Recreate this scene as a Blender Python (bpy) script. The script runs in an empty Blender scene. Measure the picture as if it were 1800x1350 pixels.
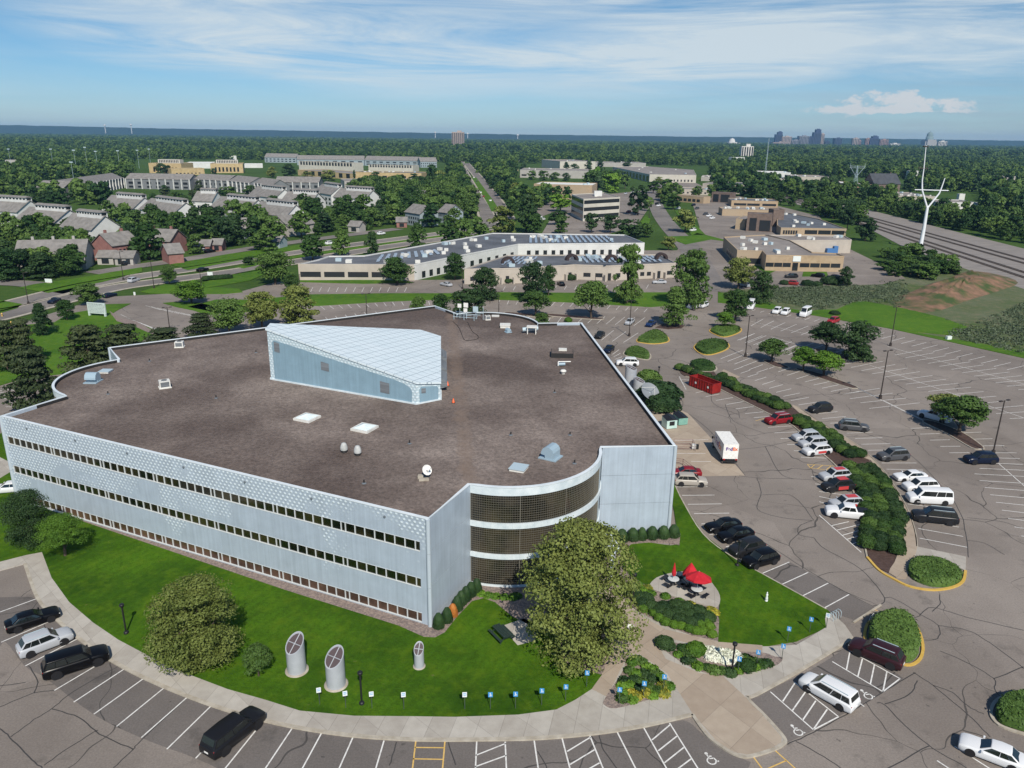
import bpy, bmesh, math, random
import numpy as np
from mathutils import Vector, Matrix
C=bpy.context.scene.collection
SC=bpy.context.scene
R=math.radians
# ---------------------------------------------------------------- camera, sky, sun, exposure
FOC,VC,SL,CH=1348.14,239.73,0.012246,48.5
roll=math.atan(SL); pitch=math.atan((675-VC)*math.cos(roll)/FOC)
FW=np.array([0,math.cos(pitch),-math.sin(pitch)]); UP0=np.array([0,math.sin(pitch),math.cos(pitch)]); RT0=np.array([1.,0,0])
CR,SR=math.cos(roll),math.sin(roll)
RT=RT0*CR+UP0*SR; UP=-RT0*SR+UP0*CR
CAM=np.array([0,0,CH])
cd=bpy.data.cameras.new('camera'); co=bpy.data.objects.new('camera',cd); C.objects.link(co)
M=Matrix(((RT[0],UP[0],-FW[0],0),(RT[1],UP[1],-FW[1],0),(RT[2],UP[2],-FW[2],CH),(0,0,0,1)))
co.matrix_world=M
cd.sensor_fit='HORIZONTAL'; cd.sensor_width=36; cd.lens=36*FOC/1800; cd.clip_start=1; cd.clip_end=60000
SC.camera=co
SUN_EL,SH_AZ=R(43),R(103.5)
W=bpy.data.worlds.new('World'); SC.world=W; W.use_nodes=True
wn=W.node_tree.nodes; wl=W.node_tree.links
bg=wn['Background']; bg.inputs[1].default_value=0.064
sky=wn.new('ShaderNodeTexSky'); sky.sky_type='NISHITA'; sky.sun_disc=False; sky.sun_elevation=SUN_EL
sky.sun_rotation=R(166.5); sky.air_density=1.0; sky.dust_density=0.5; sky.ozone_density=2.0; sky.altitude=300
def nd(t,nt=None,**kw):
    n=(nt or W.node_tree).nodes.new(t)
    for k,v in kw.items():
        if k.startswith('i_'): n.inputs[k[2:].replace('_',' ')].default_value=v
        else: setattr(n,k,v)
    return n
def mth(op,a,b=None,nt=None,clamp=False):
    nt=nt or W.node_tree
    n=nt.nodes.new('ShaderNodeMath'); n.operation=op; n.use_clamp=clamp
    for i,x in enumerate((a,b)):
        if x is None: continue
        if isinstance(x,(int,float)): n.inputs[i].default_value=x
        else: nt.links.new(x,n.inputs[i])
    return n.outputs[0]
def ramp(nt,src,pts,interp='LINEAR'):
    r=nt.nodes.new('ShaderNodeValToRGB'); nt.links.new(src,r.inputs[0]); r.color_ramp.interpolation=interp
    e=r.color_ramp.elements
    while len(e)<len(pts): e.new(0.5)
    for k,(p,c) in enumerate(pts):
        e[k].position=p; e[k].color=(c,c,c,1) if isinstance(c,(int,float)) else (*c,1)
    return r.outputs[0]
tc=nd('ShaderNodeTexCoord'); sp=nd('ShaderNodeSeparateXYZ'); wl.new(tc.outputs['Generated'],sp.inputs[0])
zz=mth('MAXIMUM',sp.outputs[2],0.0); den=mth('ADD',zz,0.06)
px=mth('DIVIDE',sp.outputs[0],den); py=mth('DIVIDE',sp.outputs[1],den)
cx=nd('ShaderNodeCombineXYZ'); wl.new(px,cx.inputs[0]); wl.new(py,cx.inputs[1])
az=mth('ARCTAN2',sp.outputs[0],sp.outputs[1]); ca=nd('ShaderNodeCombineXYZ'); wl.new(mth('MULTIPLY',az,3.2),ca.inputs[0]); wl.new(mth('MULTIPLY',mth('POWER',zz,0.8),15),ca.inputs[1])
mp=nd('ShaderNodeMapping'); wl.new(ca.outputs[0],mp.inputs[0]); mp.inputs['Rotation'].default_value=(0,0,R(14)); mp.inputs['Scale'].default_value=(0.55,1.0,1); mp.inputs['Location'].default_value=(8.3,0.9,0)
n1=nd('ShaderNodeTexNoise',i_Scale=1.4,i_Detail=12,i_Roughness=0.66,i_Distortion=1.1); wl.new(mp.outputs[0],n1.inputs[0])
n2=nd('ShaderNodeTexNoise',i_Scale=0.6,i_Detail=3,i_Roughness=0.5); wl.new(mp.outputs[0],n2.inputs[0])
cir=mth('MULTIPLY',ramp(W.node_tree,n1.outputs[0],[(0.36,0),(0.66,1)]),ramp(W.node_tree,n2.outputs[0],[(0.34,0.35),(0.55,1)]))
blob=None
for a0,e0,ra_,re_ in ((-.18,.138,.38,.078),(.19,.100,.34,.055),(.58,.120,.24,.062),(-.06,.085,.26,.045)):
    q1=mth('POWER',mth('ABSOLUTE',mth('DIVIDE',mth('SUBTRACT',az,a0),ra_)),2); q2=mth('POWER',mth('ABSOLUTE',mth('DIVIDE',mth('SUBTRACT',mth('SUBTRACT',zz,e0),mth('MULTIPLY',mth('SUBTRACT',az,a0),.06)),re_)),2)
    bl=mth('SUBTRACT',1.0,mth('ADD',q1,q2),clamp=True); blob=bl if blob is None else mth('MAXIMUM',blob,bl)
cir=mth('ADD',mth('MULTIPLY',mth('ADD',cir,mth('MULTIPLY',n1.outputs[0],0.75)),mth('POWER',blob,0.7)),mth('MULTIPLY',cir,0.18),clamp=True)
# puffs standing low over the far city
cu=nd('ShaderNodeCombineXYZ'); wl.new(mth('MULTIPLY',az,26),cu.inputs[0]); wl.new(mth('MULTIPLY',zz,44),cu.inputs[1])
n3=nd('ShaderNodeTexNoise',i_Scale=1.25,i_Detail=7,i_Roughness=0.6); wl.new(cu.outputs[0],n3.inputs[0])
n5=nd('ShaderNodeTexNoise',i_Scale=0.33,i_Detail=2); wl.new(cu.outputs[0],n5.inputs[0])
band=ramp(W.node_tree,zz,[(0.026,0),(0.031,1.15),(0.044,1.0),(0.066,0)])
side=ramp(W.node_tree,az,[(0.30,0.0),(0.37,0.9),(0.49,1.0),(0.53,0.35)])
thr=mth('ADD',mth('MULTIPLY',n3.outputs[0],1.0),mth('MULTIPLY',mth('MULTIPLY',band,side),0.30))
puf=mth('MULTIPLY',ramp(W.node_tree,thr,[(0.72,0),(0.80,1)]),side)
# flat grey veil low in the sky, on the right
cv=nd('ShaderNodeCombineXYZ'); wl.new(mth('MULTIPLY',az,9),cv.inputs[0]); wl.new(mth('MULTIPLY',zz,95),cv.inputs[1])
n4=nd('ShaderNodeTexNoise',i_Scale=1.0,i_Detail=6,i_Roughness=0.55); wl.new(cv.outputs[0],n4.inputs[0])
veil=mth('MULTIPLY',mth('MULTIPLY',ramp(W.node_tree,n4.outputs[0],[(0.40,0),(0.65,1)]),ramp(W.node_tree,zz,[(0.0,0.9),(0.045,0.7),(0.085,0.0)])),ramp(W.node_tree,az,[(0.0,0.15),(0.45,0.8)]))
def mixc(nt,f,a,b):
    m=nt.nodes.new('ShaderNodeMix'); m.data_type='RGBA'
    for s,x in ((0,f),(6,a),(7,b)):
        if isinstance(x,(int,float)): m.inputs[s].default_value=x
        elif isinstance(x,tuple): m.inputs[s].default_value=(*x,1)
        else: nt.links.new(x,m.inputs[s])
    return m.outputs[2]
tint=nd('ShaderNodeMix',data_type='RGBA',blend_type='MULTIPLY'); tint.inputs[0].default_value=1
wl.new(sky.outputs[0],tint.inputs[6]); wl.new(mixc(W.node_tree,ramp(W.node_tree,zz,[(0.0,0),(0.14,1)]),(0.93,1.24,1.72),(0.54,1.0,1.34)),tint.inputs[7])
c1=mixc(W.node_tree,mth('MULTIPLY',cir,0.84),tint.outputs[2],(10.4,11.6,12.2))
c2=mixc(W.node_tree,mth('MULTIPLY',veil,0.5),c1,(5.4,6.6,7.8))
c3=mixc(W.node_tree,mth('MULTIPLY',puf,0.85),c2,(10.4,10.6,10.9))
wl.new(c3,bg.inputs[0])
sd=bpy.data.lights.new('sun','SUN'); sd.energy=4.9; sd.angle=R(0.5); sd.color=(1,0.93,0.82)
so=bpy.data.objects.new('sun',sd); C.objects.link(so)
ld=Vector((math.cos(SH_AZ)*math.cos(SUN_EL),math.sin(SH_AZ)*math.cos(SUN_EL),-math.sin(SUN_EL)))
so.rotation_euler=ld.to_track_quat('-Z','Y').to_euler(); so.location=(0,0,200)
SC.view_settings.view_transform='Standard'; SC.view_settings.look='None'; SC.view_settings.exposure=0.0; SC.view_settings.gamma=1
SC.cycles.max_bounces=6; SC.cycles.diffuse_bounces=2; SC.cycles.glossy_bounces=2; SC.cycles.transmission_bounces=2; SC.cycles.volume_bounces=0; SC.cycles.transparent_max_bounces=4
# ---------------------------------------------------------------- photo point -> place on the ground (or at height z)
def P(u,v,z=0.0):
    d=FW+RT*(u-900)/FOC-UP*(v-675)/FOC
    t=(z-CH)/d[2]; p=d*t+CAM
    return Vector((p[0],p[1],z))
def PY(u,v,Y):
    d=FW+RT*(u-900)/FOC-UP*(v-675)/FOC
    p=d*(Y/d[1])+CAM; return Vector(p)
def XV(p):
    q=np.array([p[0],p[1],p[2]-CH]); Z=q@FW
    return 900+FOC*(q@RT)/Z,675-FOC*(q@UP)/Z
def HT(u,v,vt):
    g=P(u,v); lo,hi=0,200
    for _ in range(40):
        m=(lo+hi)/2
        if XV((g.x,g.y,m))[1]>vt: lo=m
        else: hi=m
    return lo
def PX(u,v,wpx,z=0):
    return (P(u+wpx/2,v,z)-P(u-wpx/2,v,z)).length
# ---------------------------------------------------------------- object helpers
class MB:
    def __init__(s): s.v=[]; s.f=[]; s.m=[]; s.sm=[]
    def add(s,vs,fs,m=0,sm=False):
        o=len(s.v); s.v+= [tuple(x) for x in vs]
        for f in fs: s.f.append([i+o for i in f]); s.m.append(m); s.sm.append(sm)
        return s
    def box(s,c,d,rz=0,m=0,ax=None):
        cx,cy,cz=c; a,b,h=d[0]/2,d[1]/2,d[2]/2; vs=[]
        for z in (-h,h):
            for x,y in ((-a,-b),(a,-b),(a,b),(-a,b)):
                vs.append((cx+x*math.cos(rz)-y*math.sin(rz),cy+x*math.sin(rz)+y*math.cos(rz),cz+z))
        return s.add(vs,[(3,2,1,0),(4,5,6,7),(0,1,5,4),(1,2,6,5),(2,3,7,6),(3,0,4,7)],m)
    def prism(s,pts,z0,z1,m=0,ms=None,bottom=False):
        pts=ccw(pts); n=len(pts)
        vs=[(p[0],p[1],z0) for p in pts]+[(p[0],p[1],z1) for p in pts]
        s.add(vs,[tuple(range(n,2*n))],m)
        o=len(s.v)-2*n
        for i in range(n):
            j=(i+1)%n; s.f.append([o+i,o+j,o+n+j,o+n+i]); s.m.append(m if ms is None else ms); s.sm.append(False)
        if bottom: s.f.append([o+i for i in range(n-1,-1,-1)]); s.m.append(m); s.sm.append(False)
        return s
    def sheet(s,pts,z,m=0):
        pts=ccw(pts); return s.add([(p[0],p[1],z) for p in pts],[tuple(range(len(pts)))],m)
    def tube(s,a,b,r0,r1=None,n=8,m=0,caps=True,sm=True):
        a=Vector(a);b=Vector(b); r1=r0 if r1 is None else r1
        d=(b-a).normalized(); x=d.orthogonal().normalized(); y=d.cross(x); vs=[]
        for p,r in ((a,r0),(b,r1)):
            for k in range(n):
                t=2*math.pi*k/n; vs.append(p+x*math.cos(t)*r+y*math.sin(t)*r)
        s.add(vs,[(k,(k+1)%n,n+(k+1)%n,n+k) for k in range(n)],m,sm)
        if caps:
            s.add(vs,[tuple(range(n-1,-1,-1)),tuple(n+k for k in range(n))],m)
        return s
    def lathe(s,c,prof,n=16,m=0,caps=True):
        cx,cy,cz=c; vs=[]
        for r,z in prof:
            for k in range(n):
                t=2*math.pi*k/n; vs.append((cx+r*math.cos(t),cy+r*math.sin(t),cz+z))
        fs=[(j*n+k,j*n+(k+1)%n,(j+1)*n+(k+1)%n,(j+1)*n+k) for j in range(len(prof)-1) for k in range(n)]
        if caps: fs.append(tuple((len(prof)-1)*n+k for k in range(n)))
        return s.add(vs,fs,m,True)
    def line(s,a,b,w,z,m=0):
        a=Vector((a[0],a[1]));b=Vector((b[0],b[1])); d=(b-a)
        if d.length<1e-6: return s
        d.normalize(); q=Vector((-d.y,d.x))*w/2
        return s.sheet([a-q,b-q,b+q,a+q],z,m)
    def mesh(s,name,mats):
        me=bpy.data.meshes.new(name); me.from_pydata(s.v,[],s.f)
        for m in mats: me.materials.append(m)
        me.polygons.foreach_set('material_index',s.m); me.polygons.foreach_set('use_smooth',s.sm); me.update()
        return me
    def build(s,name,mats,parent=None,loc=None,rz=0):
        if not isinstance(mats,(list,tuple)): mats=[mats]
        o=bpy.data.objects.new(name,s.mesh(name,mats)); C.objects.link(o)
        if parent: o.parent=parent
        if loc is not None: o.location=loc
        o.rotation_euler.z=rz
        return o
def ccw(pts):
    a=sum(pts[i][0]*pts[(i+1)%len(pts)][1]-pts[(i+1)%len(pts)][0]*pts[i][1] for i in range(len(pts)))
    return list(pts) if a>0 else list(pts)[::-1]
def tag(o,label=None,cat=None,group=None,kind=None):
    for k,v in (('label',label),('category',cat),('group',group),('kind',kind)):
        if v: o[k]=v
    return o
def thing(name,label,cat,loc=(0,0,0),rz=0,group=None):
    o=bpy.data.objects.new(name,None); C.objects.link(o); o.location=loc; o.rotation_euler.z=rz; o.empty_display_size=0.5
    return tag(o,label,cat,group)
def dup(o,parent=None):
    c=o.copy(); C.objects.link(c)
    if parent: c.parent=parent
    for ch in KIDS.get(o.name,[]): dup(ch,c)
    return c
KIDS={}
def reg(o):
    KIDS[o.name]=list(o.children)
    for ch in o.children: reg(ch)
    return o
def struct(mb,name,mats,kind='structure'):
    o=mb.build(name,mats); o['kind']=kind; return o
def pp(L,z=0): return [P(u,v,z) for u,v in L]
def smooth(pts,n=6,closed=True):
    out=[];N=len(pts)
    rng=range(N) if closed else range(N-1)
    for i in rng:
        g=lambda k: Vector(pts[k%N]) if closed else Vector(pts[max(0,min(N-1,k))])
        a,b,c,d=g(i-1),g(i),g(i+1),g(i+2)
        for k in range(n):
            t=k/n
            out.append(0.5*((2*b)+(c-a)*t+(2*a-5*b+4*c-d)*t*t+(3*b-a-3*c+d)*t**3))
    if not closed: out.append(Vector(pts[-1]))
    return out
def offset(pts,d,closed=True):
    out=[];N=len(pts)
    for i in range(N):
        a=pts[i-1] if (closed or i>0) else pts[i]; b=pts[(i+1)%N] if (closed or i<N-1) else pts[i]
        t=Vector((b[0]-a[0],b[1]-a[1])); t=t.normalized() if t.length>1e-6 else Vector((1,0))
        out.append(Vector((pts[i][0]+t.y*d,pts[i][1]-t.x*d,0)))
    return out
def ribbon(mb,pts,w,z,m=0,side=0,zt=None):
    L=offset(pts,w*(0.5+side),False); Rr=offset(pts,w*(-0.5+side),False)
    for i in range(len(pts)-1):
        q=[L[i],L[i+1],Rr[i+1],Rr[i]]
        if zt is None: mb.sheet(q,z,m)
        else: mb.prism(q,z,zt,m)
def inpoly(x,y,poly):
    r=False;n=len(poly)
    for i in range(n):
        x1,y1=poly[i][0],poly[i][1];x2,y2=poly[i-1][0],poly[i-1][1]
        if (y1>y)!=(y2>y) and x<(x2-x1)*(y-y1)/(y2-y1)+x1: r=not r
    return r
# ---------------------------------------------------------------- materials
def newmat(name):
    m=bpy.data.materials.new(name); m.use_nodes=True; nt=m.node_tree; b=nt.nodes['Principled BSDF']; return m,nt,b
def flat(name,col,rough=0.6,metal=0,spec=0.5,coat=0):
    m,nt,b=newmat(name); b.inputs['Base Color'].default_value=(*col,1); b.inputs['Roughness'].default_value=rough; b.inputs['Metallic'].default_value=metal
    b.inputs['Specular IOR Level'].default_value=spec; b.inputs['Coat Weight'].default_value=coat; return m
def noisy(name,c0,c1,scale=1.0,rough=0.85,detail=5,bump=0,bscale=None,coord='pos',c2=None,big=0.03,spec=0.3,stretch=None,lo=.35,hi=.65):
    """two colours mixed by a noise; a third by a larger one"""
    m,nt,b=newmat(name)
    g=nt.nodes.new('ShaderNodeNewGeometry') if coord=='pos' else nt.nodes.new('ShaderNodeTexCoord')
    src=g.outputs['Position'] if coord=='pos' else g.outputs['Object']
    if stretch:
        mp=nt.nodes.new('ShaderNodeMapping'); nt.links.new(src,mp.inputs[0]); mp.inputs['Rotation'].default_value=(0,0,stretch[0]); mp.inputs['Scale'].default_value=stretch[1]; src=mp.outputs[0]
    n=nd('ShaderNodeTexNoise',nt,i_Scale=scale,i_Detail=detail,i_Roughness=0.6); nt.links.new(src,n.inputs[0])
    col=mixc(nt,ramp(nt,n.outputs[0],[(lo,0),(hi,1)]),c0,c1)
    if c2:
        n2=nd('ShaderNodeTexNoise',nt,i_Scale=big,i_Detail=4,i_Roughness=0.55); nt.links.new(src,n2.inputs[0])
        col=mixc(nt,ramp(nt,n2.outputs[0],[(0.42,0),(0.62,1)]),col,c2)
    nt.links.new(col,b.inputs['Base Color']); b.inputs['Roughness'].default_value=rough; b.inputs['Specular IOR Level'].default_value=spec
    if bump:
        bn=nd('ShaderNodeTexNoise',nt,i_Scale=bscale or scale*4,i_Detail=3); nt.links.new(src,bn.inputs[0])
        bp=nd('ShaderNodeBump',nt,i_Strength=bump,i_Distance=0.1); nt.links.new(bn.outputs[0],bp.inputs['Height']); nt.links.new(bp.outputs[0],b.inputs['Normal'])
    return m
def asphalt(name,c0,c1,crack=0.11,cs=0.105,cc=(0.035,0.034,0.033)):
    m,nt,b=newmat(name); g=nt.nodes.new('ShaderNodeNewGeometry'); src=g.outputs['Position']
    n=nd('ShaderNodeTexNoise',nt,i_Scale=0.06,i_Detail=7,i_Roughness=0.62); nt.links.new(src,n.inputs[0])
    f=nd('ShaderNodeTexNoise',nt,i_Scale=6.0,i_Detail=3,i_Roughness=0.7); nt.links.new(src,f.inputs[0])
    col=mixc(nt,ramp(nt,n.outputs[0],[(0.36,0),(0.64,1)]),c0,c1)
    mu=nd('ShaderNodeMix',nt,data_type='RGBA',blend_type='MULTIPLY'); mu.inputs[0].default_value=1; nt.links.new(col,mu.inputs[6]); nt.links.new(ramp(nt,f.outputs[0],[(0.3,0.82),(0.7,1.15)]),mu.inputs[7]); col=mu.outputs[2]
    # oil and tyre stains
    s=nd('ShaderNodeTexNoise',nt,i_Scale=0.33,i_Detail=4,i_Roughness=0.65); nt.links.new(src,s.inputs[0])
    col=mixc(nt,mth('MULTIPLY',ramp(nt,s.outputs[0],[(0.58,0),(0.74,1)]),0.45,nt),col,cc)
    sp_=nd('ShaderNodeTexNoise',nt,i_Scale=1.3,i_Detail=2,i_Roughness=0.5); nt.links.new(src,sp_.inputs[0])
    col=mixc(nt,mth('MULTIPLY',ramp(nt,sp_.outputs[0],[(0.71,0),(0.76,1)]),0.5,nt),col,cc)
    bk=nt.nodes.new('ShaderNodeTexVoronoi'); bk.voronoi_dimensions='2D'; bk.distance='CHEBYCHEV'; bk.inputs['Scale'].default_value=0.045; nt.links.new(src,bk.inputs['Vector'])
    bs=nt.nodes.new('ShaderNodeSeparateXYZ'); nt.links.new(bk.outputs['Color'],bs.inputs[0])
    mb_=nd('ShaderNodeMix',nt,data_type='RGBA',blend_type='MULTIPLY'); mb_.inputs[0].default_value=1; nt.links.new(col,mb_.inputs[6]); nt.links.new(ramp(nt,bs.outputs[0],[(0.0,0.90),(1.0,1.07)]),mb_.inputs[7]); col=mb_.outputs[2]
    if crack:
        # sealed cracks: a wandering network of tar lines, broken in places
        dn=nd('ShaderNodeTexNoise',nt,i_Scale=0.14,i_Detail=2,i_Roughness=0.55); nt.links.new(src,dn.inputs[0])
        va=nd('ShaderNodeVectorMath',nt,operation='SUBTRACT'); nt.links.new(dn.outputs['Color'],va.inputs[0]); va.inputs[1].default_value=(0.5,0.5,0.5)
        vs=nd('ShaderNodeVectorMath',nt,operation='SCALE'); nt.links.new(va.outputs[0],vs.inputs[0]); vs.inputs['Scale'].default_value=5.0
        ve=nd('ShaderNodeVectorMath',nt,operation='ADD'); nt.links.new(vs.outputs[0],ve.inputs[0]); nt.links.new(src,ve.inputs[1])
        vo=nd('ShaderNodeTexVoronoi',nt,feature='DISTANCE_TO_EDGE',i_Scale=cs,voronoi_dimensions='2D'); nt.links.new(ve.outputs[0],vo.inputs['Vector'])
        mk=nd('ShaderNodeTexNoise',nt,i_Scale=0.05,i_Detail=2); nt.links.new(src,mk.inputs[0])
        wd=mth('MULTIPLY',ramp(nt,mk.outputs[0],[(0.40,0.25),(0.58,1.0)]),crack*cs,nt)
        line=mth('LESS_THAN',vo.outputs['Distance'],wd,nt)
        col=mixc(nt,mth('MULTIPLY',line,0.70,nt),col,cc)
    nt.links.new(col,b.inputs['Base Color']); b.inputs['Roughness'].default_value=0.9; b.inputs['Specular IOR Level'].default_value=0.25
    bp=nd('ShaderNodeBump',nt,i_Strength=0.25,i_Distance=0.03); nt.links.new(f.outputs[0],bp.inputs['Height']); nt.links.new(bp.outputs[0],b.inputs['Normal'])
    return m
def slabs(name,c0,c1,ang,sx,sy,joint=0.04):
    """poured concrete with joints; single slabs differ a little"""
    m,nt,b=newmat(name); g=nt.nodes.new('ShaderNodeNewGeometry')
    mp=nt.nodes.new('ShaderNodeMapping'); nt.links.new(g.outputs['Position'],mp.inputs[0]); mp.inputs['Rotation'].default_value=(0,0,ang); mp.inputs['Scale'].default_value=(1/sx,1/sy,1)
    s=nt.nodes.new('ShaderNodeSeparateXYZ'); nt.links.new(mp.outputs[0],s.inputs[0])
    fx=mth('FRACT',s.outputs[0],None,nt); fy=mth('FRACT',s.outputs[1],None,nt)
    j=mth('MAXIMUM',mth('LESS_THAN',fx,joint/sx,nt),mth('LESS_THAN',fy,joint/sy,nt),nt)
    fl=nt.nodes.new('ShaderNodeVectorMath'); fl.operation='FLOOR'; nt.links.new(mp.outputs[0],fl.inputs[0])
    wn_=nt.nodes.new('ShaderNodeTexWhiteNoise'); wn_.noise_dimensions='3D'; nt.links.new(fl.outputs[0],wn_.inputs[0])
    n=nd('ShaderNodeTexNoise',nt,i_Scale=0.8,i_Detail=6,i_Roughness=0.65); nt.links.new(g.outputs['Position'],n.inputs[0])
    f=mth('ADD',mth('MULTIPLY',wn_.outputs[0],0.28,nt),mth('MULTIPLY',n.outputs[0],0.72,nt),nt)
    col=mixc(nt,ramp(nt,f,[(0.3,0),(0.75,1)]),c0,c1); col=mixc(nt,mth('MULTIPLY',j,0.4,nt),col,(0.10,0.09,0.08))
    nt.links.new(col,b.inputs['Base Color']); b.inputs['Roughness'].default_value=0.9; b.inputs['Specular IOR Level'].default_value=0.2
    return m
def grass(name,a,bcol,ccol,stripe=0,ang=0,bsc=0.12):
    m,nt,b=newmat(name); g=nt.nodes.new('ShaderNodeNewGeometry'); src=g.outputs['Position']
    n=nd('ShaderNodeTexNoise',nt,i_Scale=bsc,i_Detail=6,i_Roughness=0.62); nt.links.new(src,n.inputs[0])
    f=nd('ShaderNodeTexNoise',nt,i_Scale=3.5,i_Detail=6,i_Roughness=0.75); nt.links.new(src,f.inputs[0])
    col=mixc(nt,ramp(nt,n.outputs[0],[(0.36,0),(0.6,1)]),a,bcol)
    col=mixc(nt,mth('MULTIPLY',ramp(nt,f.outputs[0],[(0.42,0),(0.7,1)]),0.75,nt),col,ccol)
    n3=nd('ShaderNodeTexNoise',nt,i_Scale=0.45,i_Detail=8,i_Roughness=0.72); nt.links.new(src,n3.inputs[0])
    col=mixc(nt,mth('MULTIPLY',ramp(nt,n3.outputs[0],[(0.48,0),(0.66,1)]),0.6,nt),col,tuple(x*y for x,y in zip(bcol,(1.45,1.08,1.1))))
    n4=nd('ShaderNodeTexNoise',nt,i_Scale=1.6,i_Detail=3,i_Roughness=0.6); nt.links.new(src,n4.inputs[0])
    col=mixc(nt,mth('MULTIPLY',ramp(nt,n4.outputs[0],[(0.70,0),(0.76,1)]),0.45,nt),col,(0.16,0.13,0.06))
    if stripe:
        mp=nt.nodes.new('ShaderNodeMapping'); nt.links.new(src,mp.inputs[0]); mp.inputs['Rotation'].default_value=(0,0,ang)
        w=nd('ShaderNodeTexWave',nt,i_Scale=0.31/stripe,i_Distortion=3.0); w.inputs['Detail Scale'].default_value=0.6; nt.links.new(mp.outputs[0],w.inputs[0])
        mu=nd('ShaderNodeMix',nt,data_type='RGBA',blend_type='MULTIPLY'); mu.inputs[0].default_value=1; nt.links.new(col,mu.inputs[6]); nt.links.new(ramp(nt,w.outputs[0],[(0.2,0.955),(0.8,1.035)]),mu.inputs[7]); col=mu.outputs[2]
    nt.links.new(col,b.inputs['Base Color']); b.inputs['Roughness'].default_value=1; b.inputs['Specular IOR Level'].default_value=0.1
    bp=nd('ShaderNodeBump',nt,i_Strength=0.9,i_Distance=0.12); nt.links.new(f.outputs[0],bp.inputs['Height']); nt.links.new(bp.outputs[0],b.inputs['Normal'])
    return m
def foliage(name,dark,light,rnd=0.5,sc=0.45):
    m,nt,b=newmat(name); oi=nt.nodes.new('ShaderNodeObjectInfo'); tcn=nt.nodes.new('ShaderNodeTexCoord')
    n=nd('ShaderNodeTexNoise',nt,i_Scale=sc,i_Detail=3,i_Roughness=0.7); nt.links.new(tcn.outputs['Object'],n.inputs[0])
    n2=nd('ShaderNodeTexNoise',nt,i_Scale=3.0,i_Detail=2); nt.links.new(tcn.outputs['Object'],n2.inputs[0])
    f=mth('ADD',mth('MULTIPLY',n.outputs[0],0.6,nt),mth('MULTIPLY',n2.outputs[0],0.4,nt),nt)
    f=mth('ADD',f,mth('MULTIPLY',mth('SUBTRACT',oi.outputs['Random'],0.5,nt),rnd,nt),nt)
    nt.links.new(mixc(nt,ramp(nt,f,[(0.3,0),(0.72,1)]),dark,light),b.inputs['Base Color'])
    b.inputs['Roughness'].default_value=0.65; b.inputs['Specular IOR Level'].default_value=0.25
    return m
M={}
M['asph']=asphalt('asphalt_lot',(0.196,0.168,0.147),(0.264,0.230,0.202),0.085,0.088)
M['asph_dark']=asphalt('asphalt_newer',(0.130,0.115,0.106),(0.178,0.158,0.145),0.09,0.06)
M['road']=asphalt('asphalt_road',(0.165,0.15,0.138),(0.235,0.21,0.192),0.08,0.05)
M['conc']=slabs('concrete_walk',(0.34,0.31,0.27),(0.47,0.44,0.39),R(24.6),1.9,3.9)
M['tan']=slabs('concrete_tan',(0.33,0.265,0.205),(0.42,0.35,0.275),R(50),3.0,3.6)
M['kerb']=noisy('kerb_concrete',(0.33,0.29,0.23),(0.46,0.42,0.35),1.2)
M['kerb_y']=noisy('kerb_yellow_paint',(0.52,0.33,0.06),(0.62,0.42,0.12),2.0,lo=.3,hi=.8)
M['lawn']=grass('lawn',(0.026,0.074,0.004),(0.066,0.150,0.007),(0.022,0.058,0.004),1.1,R(30),0.10)
M['lawn2']=grass('lawn_bright',(0.050,0.125,0.012),(0.085,0.18,0.018),(0.038,0.09,0.012),0,0,0.06)
M['wild']=grass('rough_grass',(0.075,0.115,0.035),(0.15,0.165,0.105),(0.04,0.075,0.02),0,0,0.035)
M['ground']=grass('ground_cover',(0.035,0.075,0.014),(0.062,0.12,0.024),(0.025,0.05,0.01),0,0,0.02)
M['dirt']=noisy('bare_earth',(0.27,0.15,0.095),(0.15,0.10,0.06),0.4,c2=(0.05,0.08,0.02),big=0.12)
M['gravel']=noisy('river_gravel',(0.30,0.235,0.20),(0.17,0.135,0.125),4.5,bump=0.8,bscale=5,lo=.4,hi=.6)
M['mulch']=noisy('bark_mulch',(0.055,0.033,0.026),(0.095,0.06,0.05),3)
M['ballast']=noisy('ballast',(0.20,0.18,0.165),(0.29,0.26,0.235),0.5,stretch=(R(-30),(0.2,1,1)))
M['white']=noisy('line_paint',(0.62,0.61,0.58),(0.80,0.79,0.76),3,lo=.25,hi=.6)
M['line']=noisy('worn_line_paint',(0.72,0.71,0.68),(0.34,0.32,0.30),2.2,lo=.50,hi=.80)
M['yellow']=noisy('yellow_paint',(0.60,0.38,0.10),(0.68,0.46,0.16),3)
M['panel']=None
M['steel']=flat('pale_metal',(0.42,0.52,0.57),0.45,0.0)
M['black']=flat('black_paint',(0.012,0.012,0.014),0.5)
M['bronze']=flat('dark_bronze_paint',(0.035,0.026,0.022),0.55)
M['glass']=flat('dark_glass',(0.012,0.016,0.016),0.08,0,0.9)
M['tyre']=flat('tyre_rubber',(0.02,0.02,0.02),0.85)
M['rim']=flat('alloy',(0.45,0.45,0.46),0.35,0.6)
M['rim_dark']=flat('dark_alloy',(0.03,0.03,0.032),0.4,0.3)
M['lamp']=flat('lamp_lens',(0.75,0.76,0.76),0.2)
M['red']=flat('red_lens',(0.35,0.01,0.01),0.3)
M['bark']=noisy('bark',(0.10,0.075,0.055),(0.055,0.042,0.032),3)
M['leaf']=foliage('leaves_mid',(0.024,0.060,0.011),(0.082,0.145,0.028))
M['leaf_olive']=foliage('leaves_olive',(0.070,0.098,0.018),(0.21,0.245,0.062),0.15,0.6)
M['leaf_dark']=foliage('leaves_dark',(0.014,0.038,0.011),(0.044,0.085,0.023),0.3)
M['leaf_lime']=foliage('leaves_bright',(0.048,0.115,0.010),(0.13,0.24,0.022),0.3)
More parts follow.
